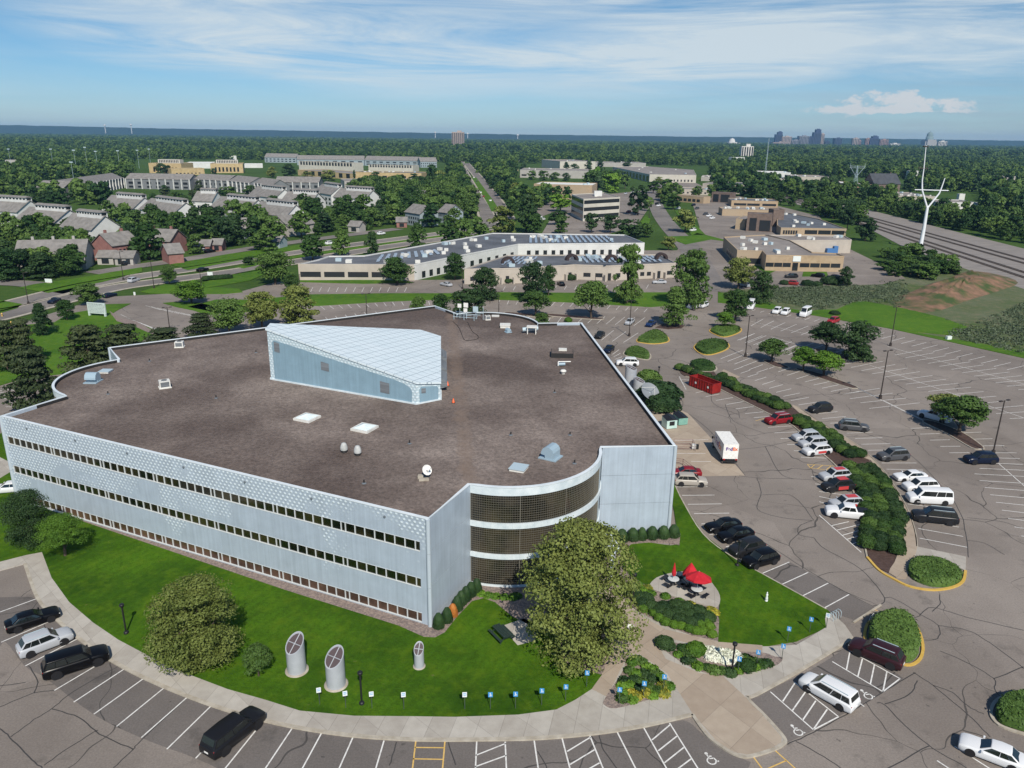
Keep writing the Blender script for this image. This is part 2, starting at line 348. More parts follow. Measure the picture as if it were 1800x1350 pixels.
M['leaf_pine']=foliage('needles',(0.024,0.042,0.016),(0.062,0.082,0.030),0.3)
M['leaf_far']=foliage('leaves_far',(0.020,0.054,0.012),(0.088,0.148,0.030),0.9,0.2)
M['sage']=foliage('leaves_sage',(0.055,0.085,0.035),(0.17,0.20,0.14),0.5)
M['yel_flower']=foliage('flowers_yellow',(0.11,0.14,0.02),(0.42,0.36,0.04),0.3,3)
M['white_flower']=foliage('flowers_white',(0.55,0.58,0.42),(0.85,0.85,0.78),0.1,4)
M['orange_leaf']=foliage('leaves_browned',(0.30,0.09,0.02),(0.50,0.20,0.04),0.2,2)
# ================================================================= GROUND
mb=MB(); S=14000
mb.sheet([(-S,-200),(S,-200),(S,S),(-S,S)],-0.12); struct(mb,'ground',M['ground'])
# asphalt of the office site and the drives round it
site=pp([(-700,1700),(2700,1700),(2700,860),(2100,700),(1800,630),(1560,577),(1494,566),(1433,555),(1328,540),(1262,532),(1262,512),(1262,485),(1240,470),(1190,448),(1120,450),(800,492),(520,492),(480,497),(417,514),(300,516),(183,522),(60,560),(-60,600),(-700,760)])
mb=MB(); mb.sheet(site,0.0); struct(mb,'parking_lot',M['asph'])
# darker, newer asphalt in the stalls round the front
mb=MB()
def band(inner,outer,z=0.005,mb=mb):
    a=smooth(pp(inner),4,False); b=smooth(pp(outer),4,False)
    mb.sheet(list(a)+list(b)[::-1],z)
band([(0,1050),(66,1052),(95,1089),(136,1123),(188,1159),(251,1194),(328,1227),(415,1257),(513,1280),(620,1296),(731,1302),(838,1303),(939,1302),(1037,1294),(1132,1280),(1200,1266),(1235,1290),(1285,1325)],
     [(-80,1100),(-10,1137),(10,1129),(44,1171),(80,1192),(165,1256),(248,1297),(344,1333),(430,1370),(560,1400),(700,1420),(850,1425),(960,1420),(1070,1400),(1200,1390),(1290,1375),(1310,1360),(1320,1340)])
band([(1318,1228),(1360,1208),(1420,1180),(1470,1150),(1495,1128)],[(1382,1306),(1430,1284),(1500,1245),(1560,1213),(1588,1192)])
band([(1337,1008),(1374,1029),(1410,1048),(1448,1070),(1500,1090)],[(1388,988),(1420,1005),(1455,1024),(1492,1045),(1540,1070)])
struct(mb,'stall_pavement',M['asph_dark'])
# tan concrete at the loading dock
mb=MB(); mb.sheet(pp([(1150,700),(1210,727),(1245,765),(1310,836),(1245,837),(1190,838),(1100,760)]),0.005); struct(mb,'dock_apron',M['tan'])
# ---- lawns (raised slabs), walks, kerbs
LZ=0.12
def slab(name,L,mat,z0=-0.02,z1=LZ,sm=0,kind='structure'):
    pts=pp(L)
    if sm: pts=smooth(pts,sm)
    mb=MB(); mb.prism(pts,z0,z1); o=struct(mb,name,mat,kind); return pts
# front walk: one ribbon of concrete following the stalls
walk_out=[(-60,1000),(0,1004),(44,992),(66,1052),(97,1087),(136,1121),(188,1157),(251,1191),(328,1224),(415,1254),(513,1278),(620,1294),(731,1301),(838,1301),(939,1299),(1037,1291),(1132,1277),(1217,1257)]
walk_in=[(1150,1215),(1058,1188),(1040,1213),(1011,1232),(978,1249),(911,1258),(800,1262),(733,1261),(622,1260),(527,1251),(467,1232),(400,1213),(300,1175),(208,1126),(164,1096),(122,1060),(91,1017),(74,972),(47,977),(0,989),(-60,985)]
slab('front_walk',walk_out+[(1240,1290),(1262,1309),(1290,1326),(1315,1331),(1358,1319),(1376,1309),(1378,1298),(1345,1260),(1314,1228),(1330,1222),(1412,1176),(1500,1122),(1485,1100),(1461,1078),(1450,1088),(1452,1104),(1400,1135),(1350,1138),(1290,1137),(1262,1128),(1216,1119),(1175,1103),(1123,1078),(1100,1060),(1060,1020),(1035,985),(1020,1010),(1040,1120)]+walk_in[1:],M['conc'])
# tan entrance walk laid between the beds
mb=MB(); mb.sheet(pp([(1058,1188),(1040,1213),(1067,1227),(1105,1150),(1125,1152),(1172,1185),(1217,1256),(1262,1308),(1292,1325),(1318,1329),(1356,1317),(1373,1307),(1374,1298),(1338,1256),(1305,1222),(1270,1190),(1230,1185),(1170,1160),(1152,1128),(1170,1122),(1260,1145),(1340,1150),(1340,1136),(1262,1130),(1170,1108),(1120,1080),(1062,1020),(1040,990),(1010,1010),(1045,1120)]),LZ+0.006); struct(mb,'entrance_walk',M['tan'])
# kerb round the front
def kerb(L,w=0.22,closed=False,mat='kerb',z1=0.14,mb=None,side=0,n=4):
    own=mb is None
    if own: mb=MB()
    pts=smooth(pp(L),n,closed)
    if closed: pts=list(pts)+[pts[0]]
    ribbon(mb,pts,w,-0.02,0,side,z1)
    if own: struct(mb,'kerb',M[mat])
kerb(walk_out[2:],0.34)
kerb([(1217,1257),(1240,1290),(1262,1309),(1290,1326),(1315,1331),(1358,1319),(1376,1309),(1378,1298),(1345,1260),(1314,1228),(1330,1222),(1412,1176),(1500,1122)],0.3)
kerb([(1452,1072),(1400,1043),(1340,1010),(1290,982),(1236,940),(1200,882),(1187,855)],0.16)
kerb([(1500,1095),(1548,1064)],0.2)
# lawns
lawn_a=[(74,972),(91,1017),(122,1060),(164,1096),(208,1126),(300,1175),(400,1213),(467,1232),(527,1251),(622,1260),(733,1261),(800,1262),(911,1258),(978,1249),(1011,1232),(1040,1213),(1058,1188),(1000,1170),(985,1110),(930,1075),(850,1040),(700,900),(400,800),(100,700),(-10,770),(-100,840),(-200,1000),(-60,985),(0,989),(47,977)]
slab('lawn',lawn_a,M['lawn'],z1=LZ-0.002)
slab('lawn',[(1187,855),(1200,882),(1236,940),(1290,982),(1340,1010),(1400,1043),(1452,1072),(1461,1079),(1450,1088),(1452,1104),(1400,1128),(1350,1136),(1290,1136),(1262,1130),(1262,1100),(1265,1064),(1266,1050),(1245,1022),(1222,1008),(1189,1006),(1160,1014),(1142,1030),(1115,1022),(1091,990),(1091,972),(1110,958),(1140,955),(1178,960),(1193,958),(1185,900),(1170,840)],M['lawn'],z1=LZ+0.004)
slab('lawn',[(-300,860),(-300,600),(0,583),(40,572),(96,567),(120,552),(155,546),(170,536),(230,534),(206,546),(194,554),(228,566),(262,576),(276,584),(250,600),(200,640),(160,655),(135,655),(70,662),(30,669),(0,678)],M['lawn2'])
slab('lawn',[(847,526),(1005,532),(1144,540),(1240,532),(1240,514),(1000,515),(855,514),(792,516),(678,516),(544,518),(480,524),(500,534),(558,538),(678,530.5),(794,526)],M['lawn2'])
slab('lawn',[(1262,532),(1328,540),(1433,555),(1494,566),(1560,577),(1800,630),(2100,700),(2100,680),(1800,618),(1600,583),(1500,556),(1420,548),(1370,540),(1340,528),(1262,514)],M['lawn2'])
slab('lawn',[(1420,548),(1500,556),(1600,583),(1680,590),(1700,575),(1660,560),(1600,545),(1520,530),(1500,531),(1470,545),(1440,545)],M['lawn2'],z1=LZ+0.02)
for L in ([(247,513),(262,516),(330,517),(395,517),(427,514),(420,508),(380,505),(350,508),(330,505),(290,500)],
          [(330,505),(350,508),(400,500),(440,493),(470,480),(500,474),(470,470),(400,484)],
          [(286,533),(310,531),(350,533),(375,538),(382,550),(365,554),(340,546),(310,540)],
          [(33,506),(60,500),(130,490),(200,478),(250,470),(250,478),(180,496),(85,515)],
          [(-200,560),(-200,530),(0,528),(28,533),(40,535),(30,542),(0,551)],
          [(330,475),(420,458),(520,440),(600,430),(560,426),(400,447),(300,465)],
          [(524,496),(640,499),(728,497),(700,492),(560,493),(524,493)],
          [(1205,430),(1250,421),(1290,426),(1240,413),(1225,410),(1213,415),(1165,416)],
          [(1186,370),(1200,372),(1240,413),(1215,413)],
          [(480,524),(440,527),(380,527),(330,540),(390,552),(480,545),(500,534)],
          [(1125,392),(1135,378),(1143,385),(1140,398)],
          [(1350,482),(1366,475),(1350,470),(1320,466)],
          [(1410,486),(1456,486),(1453,478),(1412,478)]):
    slab('verge',L,M['lawn2'])
# gravel and planting beds
BED=LZ+0.012
slab('gravel_bed',[(76,894),(300,970),(500,1038),(700,1101),(745,1121),(765,1122),(782,1113),(805,1084),(830,1058),(850,1053),(870,1060),(900,1085),(930,1100),(985,1120),(1010,1090),(990,1040),(900,1020),(840,1000),(780,960),(700,960),(400,870),(100,800)],M['gravel'],z1=BED)
slab('gravel_bed',[(1054,930),(1176,918),(1196,940),(1194,960),(1178,955),(1140,954),(1110,957),(1090,971),(1088,990),(1112,1022),(1103,1045),(1060,1030),(1030,980)],M['gravel'],z1=BED)
bed1=[(1105,1014),(1118,1020),(1146,1036),(1189,1053),(1233,1065),(1258,1076),(1264,1090),(1262,1129),(1217,1119),(1175,1103),(1123,1078),(1100,1055)]
slab('gravel_bed',bed1,M['gravel'],z1=BED+0.004)
bed2=[(1152,1123),(1165,1122),(1179,1130),(1205,1134),(1240,1138),(1280,1146),(1340,1149),(1362,1156),(1376,1158),(1367,1170),(1339,1179),(1292,1190),(1250,1188),(1205,1170),(1172,1148),(1155,1136)]
slab('gravel_bed',bed2,M['gravel'],z1=BED+0.008,sm=3)
bed3=[(1100,1159),(1115,1153),(1147,1170),(1164,1183),(1180,1210),(1176,1219),(1133,1234),(1082,1247),(1064,1242),(1062,1232),(1087,1194),(1098,1174)]
slab('gravel_bed',bed3,M['gravel'],z1=BED+0.008,sm=3)
slab('gravel_bed',[(1040,1100),(1056,1130),(1062,1160),(1060,1184),(1030,1180),(990,1165),(990,1120)],M['gravel'],z1=BED+0.004,sm=3)
slab('patio',[(1142,1029),(1150,1020),(1161,1014),(1189,1007),(1222,1007),(1244,1019),(1258,1035),(1265,1048),(1265,1062),(1256,1068),(1233,1063),(1189,1051),(1160,1042),(1145,1036)],M['conc'],z1=BED+0.012,sm=2)
slab('picnic_pad',[(880,1103),(920,1089),(948,1098),(940,1128),(910,1136)],M['conc'],z1=BED)
slab('stone_strip',[(192,547),(212,560),(240,566),(262,578),(286,590),(276,592),(240,576),(205,565)],M['gravel'],z1=LZ+0.02)
# white concrete walk left of the building
slab('side_walk_pad',[(-120,800),(-10,800),(14,812),(20,830),(0,842),(-120,850)],M['conc'],z1=LZ+0.02)
# median walk and hedge beds on the right
slab('median_bed',[(1195,652),(1210,640),(1236,637),(1254,652),(1262,662),(1290,668),(1330,690),(1382,712),(1420,735),(1460,765),(1505,790),(1545,830),(1572,880),(1578,940),(1574,980),(1562,1008),(1530,985),(1518,950),(1512,910),(1500,865),(1470,820),(1430,785),(1395,750),(1350,727),(1290,697),(1235,670),(1205,662)],M['mulch'],sm=2)
slab('median_walk',[(1392,715),(1418,738),(1475,790),(1530,810),(1562,860),(1580,905),(1584,950),(1572,990),(1562,1008),(1592,1018),(1605,985),(1612,962),(1607,930),(1592,890),(1562,840),(1535,808),(1500,778),(1440,742),(1402,716)],M['tan'],z1=LZ+0.02,sm=2)
slab('median_pad',[(1612,962),(1698,980),(1697,1004),(1660,990),(1600,985)],M['conc'])
slab('median_pad',[(1262,660),(1272,650),(1300,663),(1285,668)],M['tan'])
kerb([(1524,980),(1545,1003),(1570,1018),(1600,1032),(1640,1038),(1675,1033),(1693,1022),(1697,1004)],0.3,mat='kerb_y',z1=0.15)
kerb([(1205,662),(1235,670),(1290,697),(1350,727),(1395,750),(1430,785),(1470,820),(1500,865),(1512,910),(1518,950),(1524,980)],0.2)
kerb([(1402,716),(1440,742),(1500,778),(1535,808),(1562,840),(1592,890),(1607,930),(1612,962)],0.2)
# mulched tree islands in the lots
for L in ([(1341,634),(1355,634),(1385,645),(1381,648),(1360,644)],
          [(1400,650),(1410,649),(1450,660),(1505,680),(1503,683),(1490,681),(1440,665)],
          [(1433,617),(1445,615),(1505,630),(1515,635),(1505,636),(1470,629)],
          [(1622,742),(1640,741),(1690,760),(1728,786),(1722,790),(1706,787),(1665,763)],
          [(969,552),(1053,559),(1050,562),(969,556)],
          [(895,549),(965,556),(963,559),(893,552)]):
    pts=smooth(pp(L),3); mb=MB(); mb.prism(pts,-0.02,0.12); struct(mb,'tree_island',M['mulch'])
    kerb(L,0.2,True,n=3)
slab('tree_island',[(1152,576),(1165,570),(1190,569),(1203,573),(1198,577),(1175,579)],M['mulch'])
# rough field, bare earth, rail bed
mb=MB(); mb.sheet(pp([(1262,512),(1345,505),(1480,501),(1560,500),(1590,488),(1640,470),(1700,470),(1820,505),(2000,560),(2400,700),(2400,760),(2100,700),(1800,632),(1560,577),(1433,555),(1328,540)]),-0.02); struct(mb,'field',M['wild'])
dp_=smooth(pp([(1590,520),(1650,500),(1700,480),(1745,484),(1778,497),(1740,512),(1700,524),(1660,538),(1620,542),(1598,535)]),4); dc=P(1700,498); mb=MB(); vs=[]; n=len(dp_); rq=random.Random(3)
for f,z in ((1.15,0),(.95,.5),(.75,1.6),(.5,2.6),(.25,3.0)): vs+=[(dc.x+(p.x-dc.x)*f,dc.y+(p.y-dc.y)*f,z*rq.uniform(.75,1.2)) for p in dp_]
mb.add(vs,[(j*n+k,j*n+(k+1)%n,(j+1)*n+(k+1)%n,(j+1)*n+k) for j in range(4) for k in range(n)]+[tuple(4*n+k for k in range(n))],0,True); struct(mb,'bare_earth_bank',M['dirt'])
mb=MB(); mb.sheet(pp([(1280,322),(1400,350),(1480,356),(1540,372),(1800,437),(2100,515),(2100,590),(1800,508),(1690,470),(1600,440),(1520,398),(1440,368),(1270,330)]),0.0); struct(mb,'rail_bed',M['ballast'])
M['rail']=flat('rail_steel',(0.12,0.09,0.075),0.5,0.4); M['sleeper']=noisy('sleepers',(0.07,0.055,0.045),(0.13,0.11,0.095),1.5)
def track(a,b):
    t=thing('railway_track','single railway track of dark rails and timber sleepers crossing the rail bed','railway track',(0,0,0),0,'parallel railway tracks')
    A,B=P(*a),P(*b); d=(B-A).normalized(); q=Vector((-d.y,d.x,0)); A=A-d*260; B=B+d*60
    for s in (-1,1):
        mb=MB(); mb.line(A+q*s*0.72,B+q*s*0.72,0.09,0); o=mb
        mb=MB(); p0=A+q*s*0.72;p1=B+q*s*0.72; w=q*0.08
        mb.prism([p0-w,p1-w,p1+w,p0+w],0.1,0.28); mb.build('rail',M['rail'],t)
    mb=MB(); n=int((B-A).length/0.9)
    for k in range(n):
        c=A+d*(k*0.9); mb.box((c.x,c.y,0.06),(0.28,2.6,0.16),math.atan2(d.y,d.x))
    mb.build('sleepers',M['sleeper'],t)
for a,b in (((1514,378),(1800,456)),((1516,383),(1800,463)),((1519,390),(1800,479)),((1520,395),(1800,488))): track(a,b)
# roads
def road(name,L,w,mat='road',z=0.03,kw=0):
    pts=smooth(pp(L),5,False); mb=MB(); ribbon(mb,pts,w,z); struct(mb,name,M[mat])
    if kw:
        mb=MB(); ribbon(mb,offset(pts,w/2+kw/2,False),kw,-0.02,0,0,0.12); ribbon(mb,offset(pts,-w/2-kw/2,False),kw,-0.02,0,0,0.12); struct(mb,'pavement',M['kerb'])
    return pts
ra=road('avenue_near_side',[(-150,592),(0,556),(100,530),(200,506),(300,492),(400,479),(500,463),(600,447),(700,431),(800,417),(880,404)],8.5,kw=1.2)
rb=road('avenue_far_side',[(-150,560),(0,538),(60,524),(150,502),(250,485),(330,474),(400,463),(500,447),(600,433),(700,420),(800,407),(860,398)],8,kw=1.2)
mb=MB(); ribbon(mb,smooth(pp([(420,471),(500,455),(600,440),(700,425.5),(800,412)]),4,False),4.5,-0.02,0,0,0.13); struct(mb,'median_grass',M['lawn2'])
road('boulevard_left_side',[(862,398),(852,370),(838,345),(824,320),(816,302),(811,290),(812,280)],9,kw=1.5)
road('boulevard_right_side',[(890,385),(873,355),(858,335),(842,313),(828,297),(820,287)],9,kw=1.5)
mb=MB(); ribbon(mb,smooth(pp([(872,372),(860,352),(847,333),(833,312)]),4,False),6,-0.02,0,0,0.13); struct(mb,'median_grass',M['lawn2'])
road('side_road',[(-80,502),(0,497),(60,500),(120,510),(150,515)],9)
road('industrial_road',[(1250,512),(1215,440),(1178,400),(1160,375),(1150,352),(1148,335),(1158,322)],11)
road('car_park_lane',[(160,480),(240,468),(330,455),(420,440),(520,425),(620,412),(700,402)],9)
mb=MB()
for L in ([(880,460),(1240,450),(1262,512),(1345,506),(1478,501),(1550,500),(1592,489),(1560,470),(1478,430),(1440,380),(1300,345),(1215,350),(1230,400),(1190,440),(1130,440)],
          [(950,415),(975,372),(1030,345),(1130,335),(1150,352),(1120,395),(1050,418)],
          [(1160,345),(1160,320),(1210,315),(1245,332),(1215,350)],
          [(915,365),(930,345),(990,345),(975,372),(940,385)]):
    mb.sheet(pp(L),-0.01)
struct(mb,'commercial_yard',M['asph'])
# ================================================================= PAINTED LINES
ml=MB(); my=MB(); LW=0.12
def ln(a,b,z=0.012,w=LW,mb=ml): mb.line(P(*a),P(*b),w,z)
def stalls(keys,sp=2.75,w=LW,z=0.012):
    for k in range(len(keys)-1):
        a0,b0=P(*keys[k][0]),P(*keys[k][1]); a1,b1=P(*keys[k+1][0]),P(*keys[k+1][1])
        n=max(1,round(((a1+b1)-(a0+b0)).length/2/sp))
        for i in range(n+(k==len(keys)-2)):
            t=i/n; ml.line(a0.lerp(a1,t),b0.lerp(b1,t),w,z)
for a,b in (((66.7,1051.6),(0,1076)),((95.5,1089),(2,1129)),((136,1123),(44.5,1170.7)),((188,1159),(95.5,1213.8)),((217,1177),(129.5,1234.4)),((251,1193.8),(165,1255.5)),((287,1210.4),(205,1277)),((328,1226.7),(248.4,1296.7)),((370,1242),(293.3,1317)),((415,1258),(344,1333)),
    ((461,1270),(390,1358)),((513,1281),(455,1368)),((565,1289),(520,1372)),((620,1297),(585,1376)),((675,1302),(652,1380)),((838,1303),(834,1390)),((888,1304),(892,1390)),((939,1302),(951,1385)),((988,1298),(1010,1382)),((1037,1294),(1072,1380)),((1085,1287),(1130,1376)),((1132,1280),(1188,1380)),((1177,1271),(1245,1380)),
    ((836,1328),(889,1307)),((835,1348),(890,1328)),((997,1321),(1038,1296)),((1002,1344),(1045,1318)),((1010,1366),(1054,1341)),((1146,1301),(1178,1274)),((1157,1320),(1190,1294)),((1168,1341),(1202,1314)),((1180,1360),(1215,1334)),
    ((1354,1216),(1430,1283)),((1396,1199),(1474,1260)),((1474,1260),(1430,1283)),((1376,1233),(1397,1201)),((1393,1249),(1416,1216)),((1411,1266),(1434,1232)),((1430,1282),(1454,1247)),((1507,1233),(1519,1242)),
    ((1463,1163),(1552,1216)),((1493,1144),(1582,1193)),((1582,1193),(1552,1216)),((1488,1177),(1494,1145)),((1508,1189),(1516,1158)),((1530,1202),(1537,1169)),((1552,1216),(1559,1181)),
    ((1678,1312),(1738,1350)),((1738,1350),(1775,1373)),((1647,1337),(1700,1372)),
    ((1184,774),(1245,773)),((1190,797),(1240,797)),((1215,811),(1250,811.5)),
    ((1440,905.6),(1514,971)),((1462,924),(1492,917)),((1471,932),(1511,922)),((1481,941),(1512,932)),((1489,948),(1512,941)),((1498,956),(1511,952)),
    ((1755.6,815),(1830,880)),((1194,662),(1206,684)),((1198,667),(1212,668)),((1201,673),(1214,672))): ln(a,b)
ln((1195,665),(1206,685));
for a,b in (((731,1302),(721,1385)),((782,1304),(775,1385)),((729,1314),(780,1314.5)),((726,1334),(778,1335)),((1323,1329),(1365,1385)),((1361,1318),(1425,1375)),((1348,1352),(1382,1337)),
    ((1419,816),(1477,820)),((1425,823),(1484,829)),((1425,823),(1432,817)),((1437,824),(1446,818)),((1452,826),(1461,819)),((1467,827),(1475,821)),((1419,816),(1425,823)),((1477,820),(1484,829)),
    ((1328,740),(1345,735)),((1345,735),(1350,733)),((1533,1070),(1543,1074))): ln(a,b,mb=my)
stalls([((1189,856),(1244,855.5)),((1220,903),(1282,902)),((1247,940),(1310,929)),((1340,1008),(1387.5,988)),((1448,1069.4),(1492.5,1045))])
stalls([((1222.7,690.7),(1241,686.7)),((1277,711),(1312.7,705)),((1310,727),(1350,723)),((1340,742),(1386,738)),((1408,803.6),(1466.7,806))])
stalls([((1426,838),(1490,842)),((1440,864),(1505.6,873)),((1440,882),(1510,900))])
stalls([((1290,650),(1305,645)),((1340,676),(1362,669)),((1432,727.8),(1472,723.6)),((1503,770.8),(1551,769.4)),((1550,813.9),(1611,813.9)),((1585,860),(1660,868)),((1614,929),(1693,943)),((1616.7,946),(1700,962))])
stalls([((1573,624),(1621,615.3)),((1672,649.3),(1729,641.3)),((1712,661.3),(1774.7,654)),((1790,685),(1865,680))])
stalls([((1400,613),(1430,603)),((1496,646),(1553,634.7)),((1592,675.3),(1662.7,666.7)),((1632,688),(1707,680.7)),((1727,718.7),(1799,713)),((1800,745),(1880,742))])
stalls([((1476,694),(1546.7,682.5)),((1512.5,708),(1593,699.7)),((1528,718),(1616.7,708))])
stalls([((1352,648),(1372,641)),((1400,666),(1426,658)),((1430,677),(1470,668)),((1476,694),(1510,688))])
stalls([((1600.7,753),(1634.7,751.7)),((1652.7,784.7),(1688,784.4)),((1668.7,796),(1704,795.7))])
stalls([((1688,761),(1725,759.6)),((1746.7,796),(1787,796)),((1713,833),(1810,838)),((1795,942),(1900,960))])
stalls([((1266.7,630.7),(1306.7,615)),((1330,655),(1350,648))]); stalls([((1296,598),(1326.7,586)),((1385,624),(1412,612))])
stalls([((1320,573),(1341,561)),((1390.7,585),(1421,573)),((1408,588.7),(1433,578.7))]); stalls([((1321,546.7),(1328,544)),((1431,565),(1441,560.7)),((1500,583),(1520,577)),((1640,618),(1668,611)),((1770,650),(1800,643))])
stalls([((1300,598),(1327,586)),((1314.7,602.7),(1347,590)),((1376,618),(1407,604))])
stalls([((563,538),(571,544)),((690,531),(694,537)),((862,527),(861,534))]); stalls([((862,527),(861,534)),((960,530),(953,537)),((1072.7,536.7),(1067,543)),((1138,542.7),(1132,548.7))])
stalls([((572,558),(580,565)),((640,549),(646,556)),((700,546),(703,552))]); stalls([((895,552),(888,562)),((969,556),(962,567)),((1046,556),(1033,568)),((1134,558),(1114,572.7))])
stalls([((1078.7,580.7),(1057,598)),((1122,585),(1096,602))]); stalls([((1088,614.7),(1076.7,623)),((1100,640),(1086,641))])
stalls([((256,537),(283,545)),((330,552),(358,560))]); stalls([((212,553),(238,564)),((270,579),(300,588))])
stalls([((-30,680),(0,683)),((0,693),(20,696)),((10,715),(45,716))]); stalls([((0,683),(27,686.5)),((19,675),(36,678.7))])
for k in range(13): ln((535+k*15,505),(531+k*15,513))
for k in range(16): ln((870+k*18,504-k*.25),(866+k*18,511-k*.25))
for a,b in (((1560,609),(1800,675)),((1528,641.7),(1800,734.7)),((1504,680.6),(1640,748)),((1553,704),(1622,738)),((1355,592),(1500,634)),((1320,565),(1430,590))): ln(a,b)
# wheelchair symbols painted on three stalls
def wheelchair(u,v,az,s=1.0):
    c=P(u,v); T=lambda x,y:(c.x+(x*math.cos(az)-y*math.sin(az))*s,c.y+(x*math.sin(az)+y*math.cos(az))*s)
    L=lambda a,b:ml.line(T(*a),T(*b),0.11*s,0.013)
    ml.sheet([T(-.1+.14*math.cos(t*math.pi/4),.62+.14*math.sin(t*math.pi/4)) for t in range(8)],0.013)
    L((-.1,.5),(-.06,.1)); L((-.09,.32),(.22,.30)); L((-.06,.08),(.3,.08)); L((.3,.1),(.44,-.3)); L((.44,-.3),(.58,-.24))
    for k in range(9):
        a0=R(110+k*27);a1=R(137+k*27); L((.02+.34*math.cos(a0),-.16+.34*math.sin(a0)),(.02+.34*math.cos(a1),-.16+.34*math.sin(a1)))
wheelchair(1249,1335,R(10),1.05); wheelchair(1401,1285,R(10),1.05); wheelchair(1524,1222,R(10),1.05)
for pts,offs in ((ra,(0,)),(rb,(0,))):
    for i in range(0,len(pts)-1):
        d=(pts[i+1]-pts[i]); n=int(d.length/10)
        for k in range(n): a=pts[i]+d*(k/max(1,n)); ml.line(a,a+d.normalized()*3,0.15,0.045)
struct(ml,'painted_white_lines',M['line']); struct(my,'painted_yellow_lines',M['yellow'])
# main tar lines traced across the drive
mt=MB(); M['tar']=flat('crack_sealant',(0.05,0.047,0.045),0.75)
def crack(L,w=0.10):
    pts=smooth(pp(L),5,False); rr=random.Random(len(L)*7+int(L[0][0])); ribbon(mt,[p+Vector((rr.uniform(-.05,.05),rr.uniform(-.05,.05),0)) for p in pts],w,0.009)
for L in ([(0,1280),(18,1296),(50,1330),(75,1350)],[(18,1296),(60,1265),(91,1246),(130,1215),(215,1167)],[(91,1246),(140,1262),(175,1290),(234,1317)],[(234,1317),(250,1300),(330,1225)],[(234,1317),(200,1350)],[(0,1243),(60,1218),(95,1214)],[(60,1218),(66,1195),(50,1171)],[(78,1345),(120,1315),(172,1283)],[(0,1206),(45,1200)],
          [(697,1304),(685,1345)],[(788,1304),(800,1345)],[(945,1320),(962,1352)],[(1053,1292),(1062,1320),(1085,1352)],
          [(1383,1308),(1430,1288),(1500,1248),(1560,1212),(1608,1182)],[(1400,1303),(1440,1325),(1480,1352)],[(1540,1235),(1556,1240),(1590,1275),(1640,1315),(1700,1350)],[(1555,1238),(1598,1220),(1612,1196)],[(1605,1182),(1640,1205),(1700,1255),(1740,1295)],[(1640,1205),(1675,1218),(1702,1242),(1730,1255)],[(1652,1144),(1700,1165),(1747,1193),(1748,1210),(1762,1230)],[(1747,1193),(1800,1172)],[(1633,1311),(1560,1352)],
          [(1307,935),(1330,945),(1400,990),(1470,1032),(1535,1066)],[(1535,1066),(1555,1052),(1512,1000),(1450,965),(1430,945)],[(1555,1052),(1570,1052),(1617,1080),(1598,1087)],[(1617,1080),(1640,1068),(1700,1085),(1800,1108)],[(1617,1080),(1650,1100),(1648,1122),(1625,1125)],[(1650,1100),(1700,1108),(1740,1130),(1800,1175)],[(1651,1045),(1652,1062),(1638,1075)],
          [(1703,980),(1698,945),(1690,905),(1660,860),(1600,800),(1530,765),(1470,745)],[(1700,950),(1730,955),(1765,975)],[(1700,910),(1760,917),(1800,930)],
          [(1300,836),(1330,840),(1400,842),(1440,845)],[(1330,840),(1338,865),(1332,895),(1375,910),(1428,915)],[(1340,870),(1388,870),(1412,890),(1430,915)],[(1428,915),(1405,925),(1405,940),(1430,945)],[(1300,790),(1345,785),(1395,775),(1430,772)],[(1345,785),(1370,830),(1395,842)],[(1210,727),(1250,760),(1310,836)],[(1275,711),(1290,740),(1345,762)],
          [(1160,665),(1165,680),(1175,700),(1200,705),(1195,725)],[(1250,690),(1255,710),(1300,730)],[(1225,715),(1290,718),(1300,735)]): crack(L)
struct(mt,'crack_sealant_lines',M['tar'])
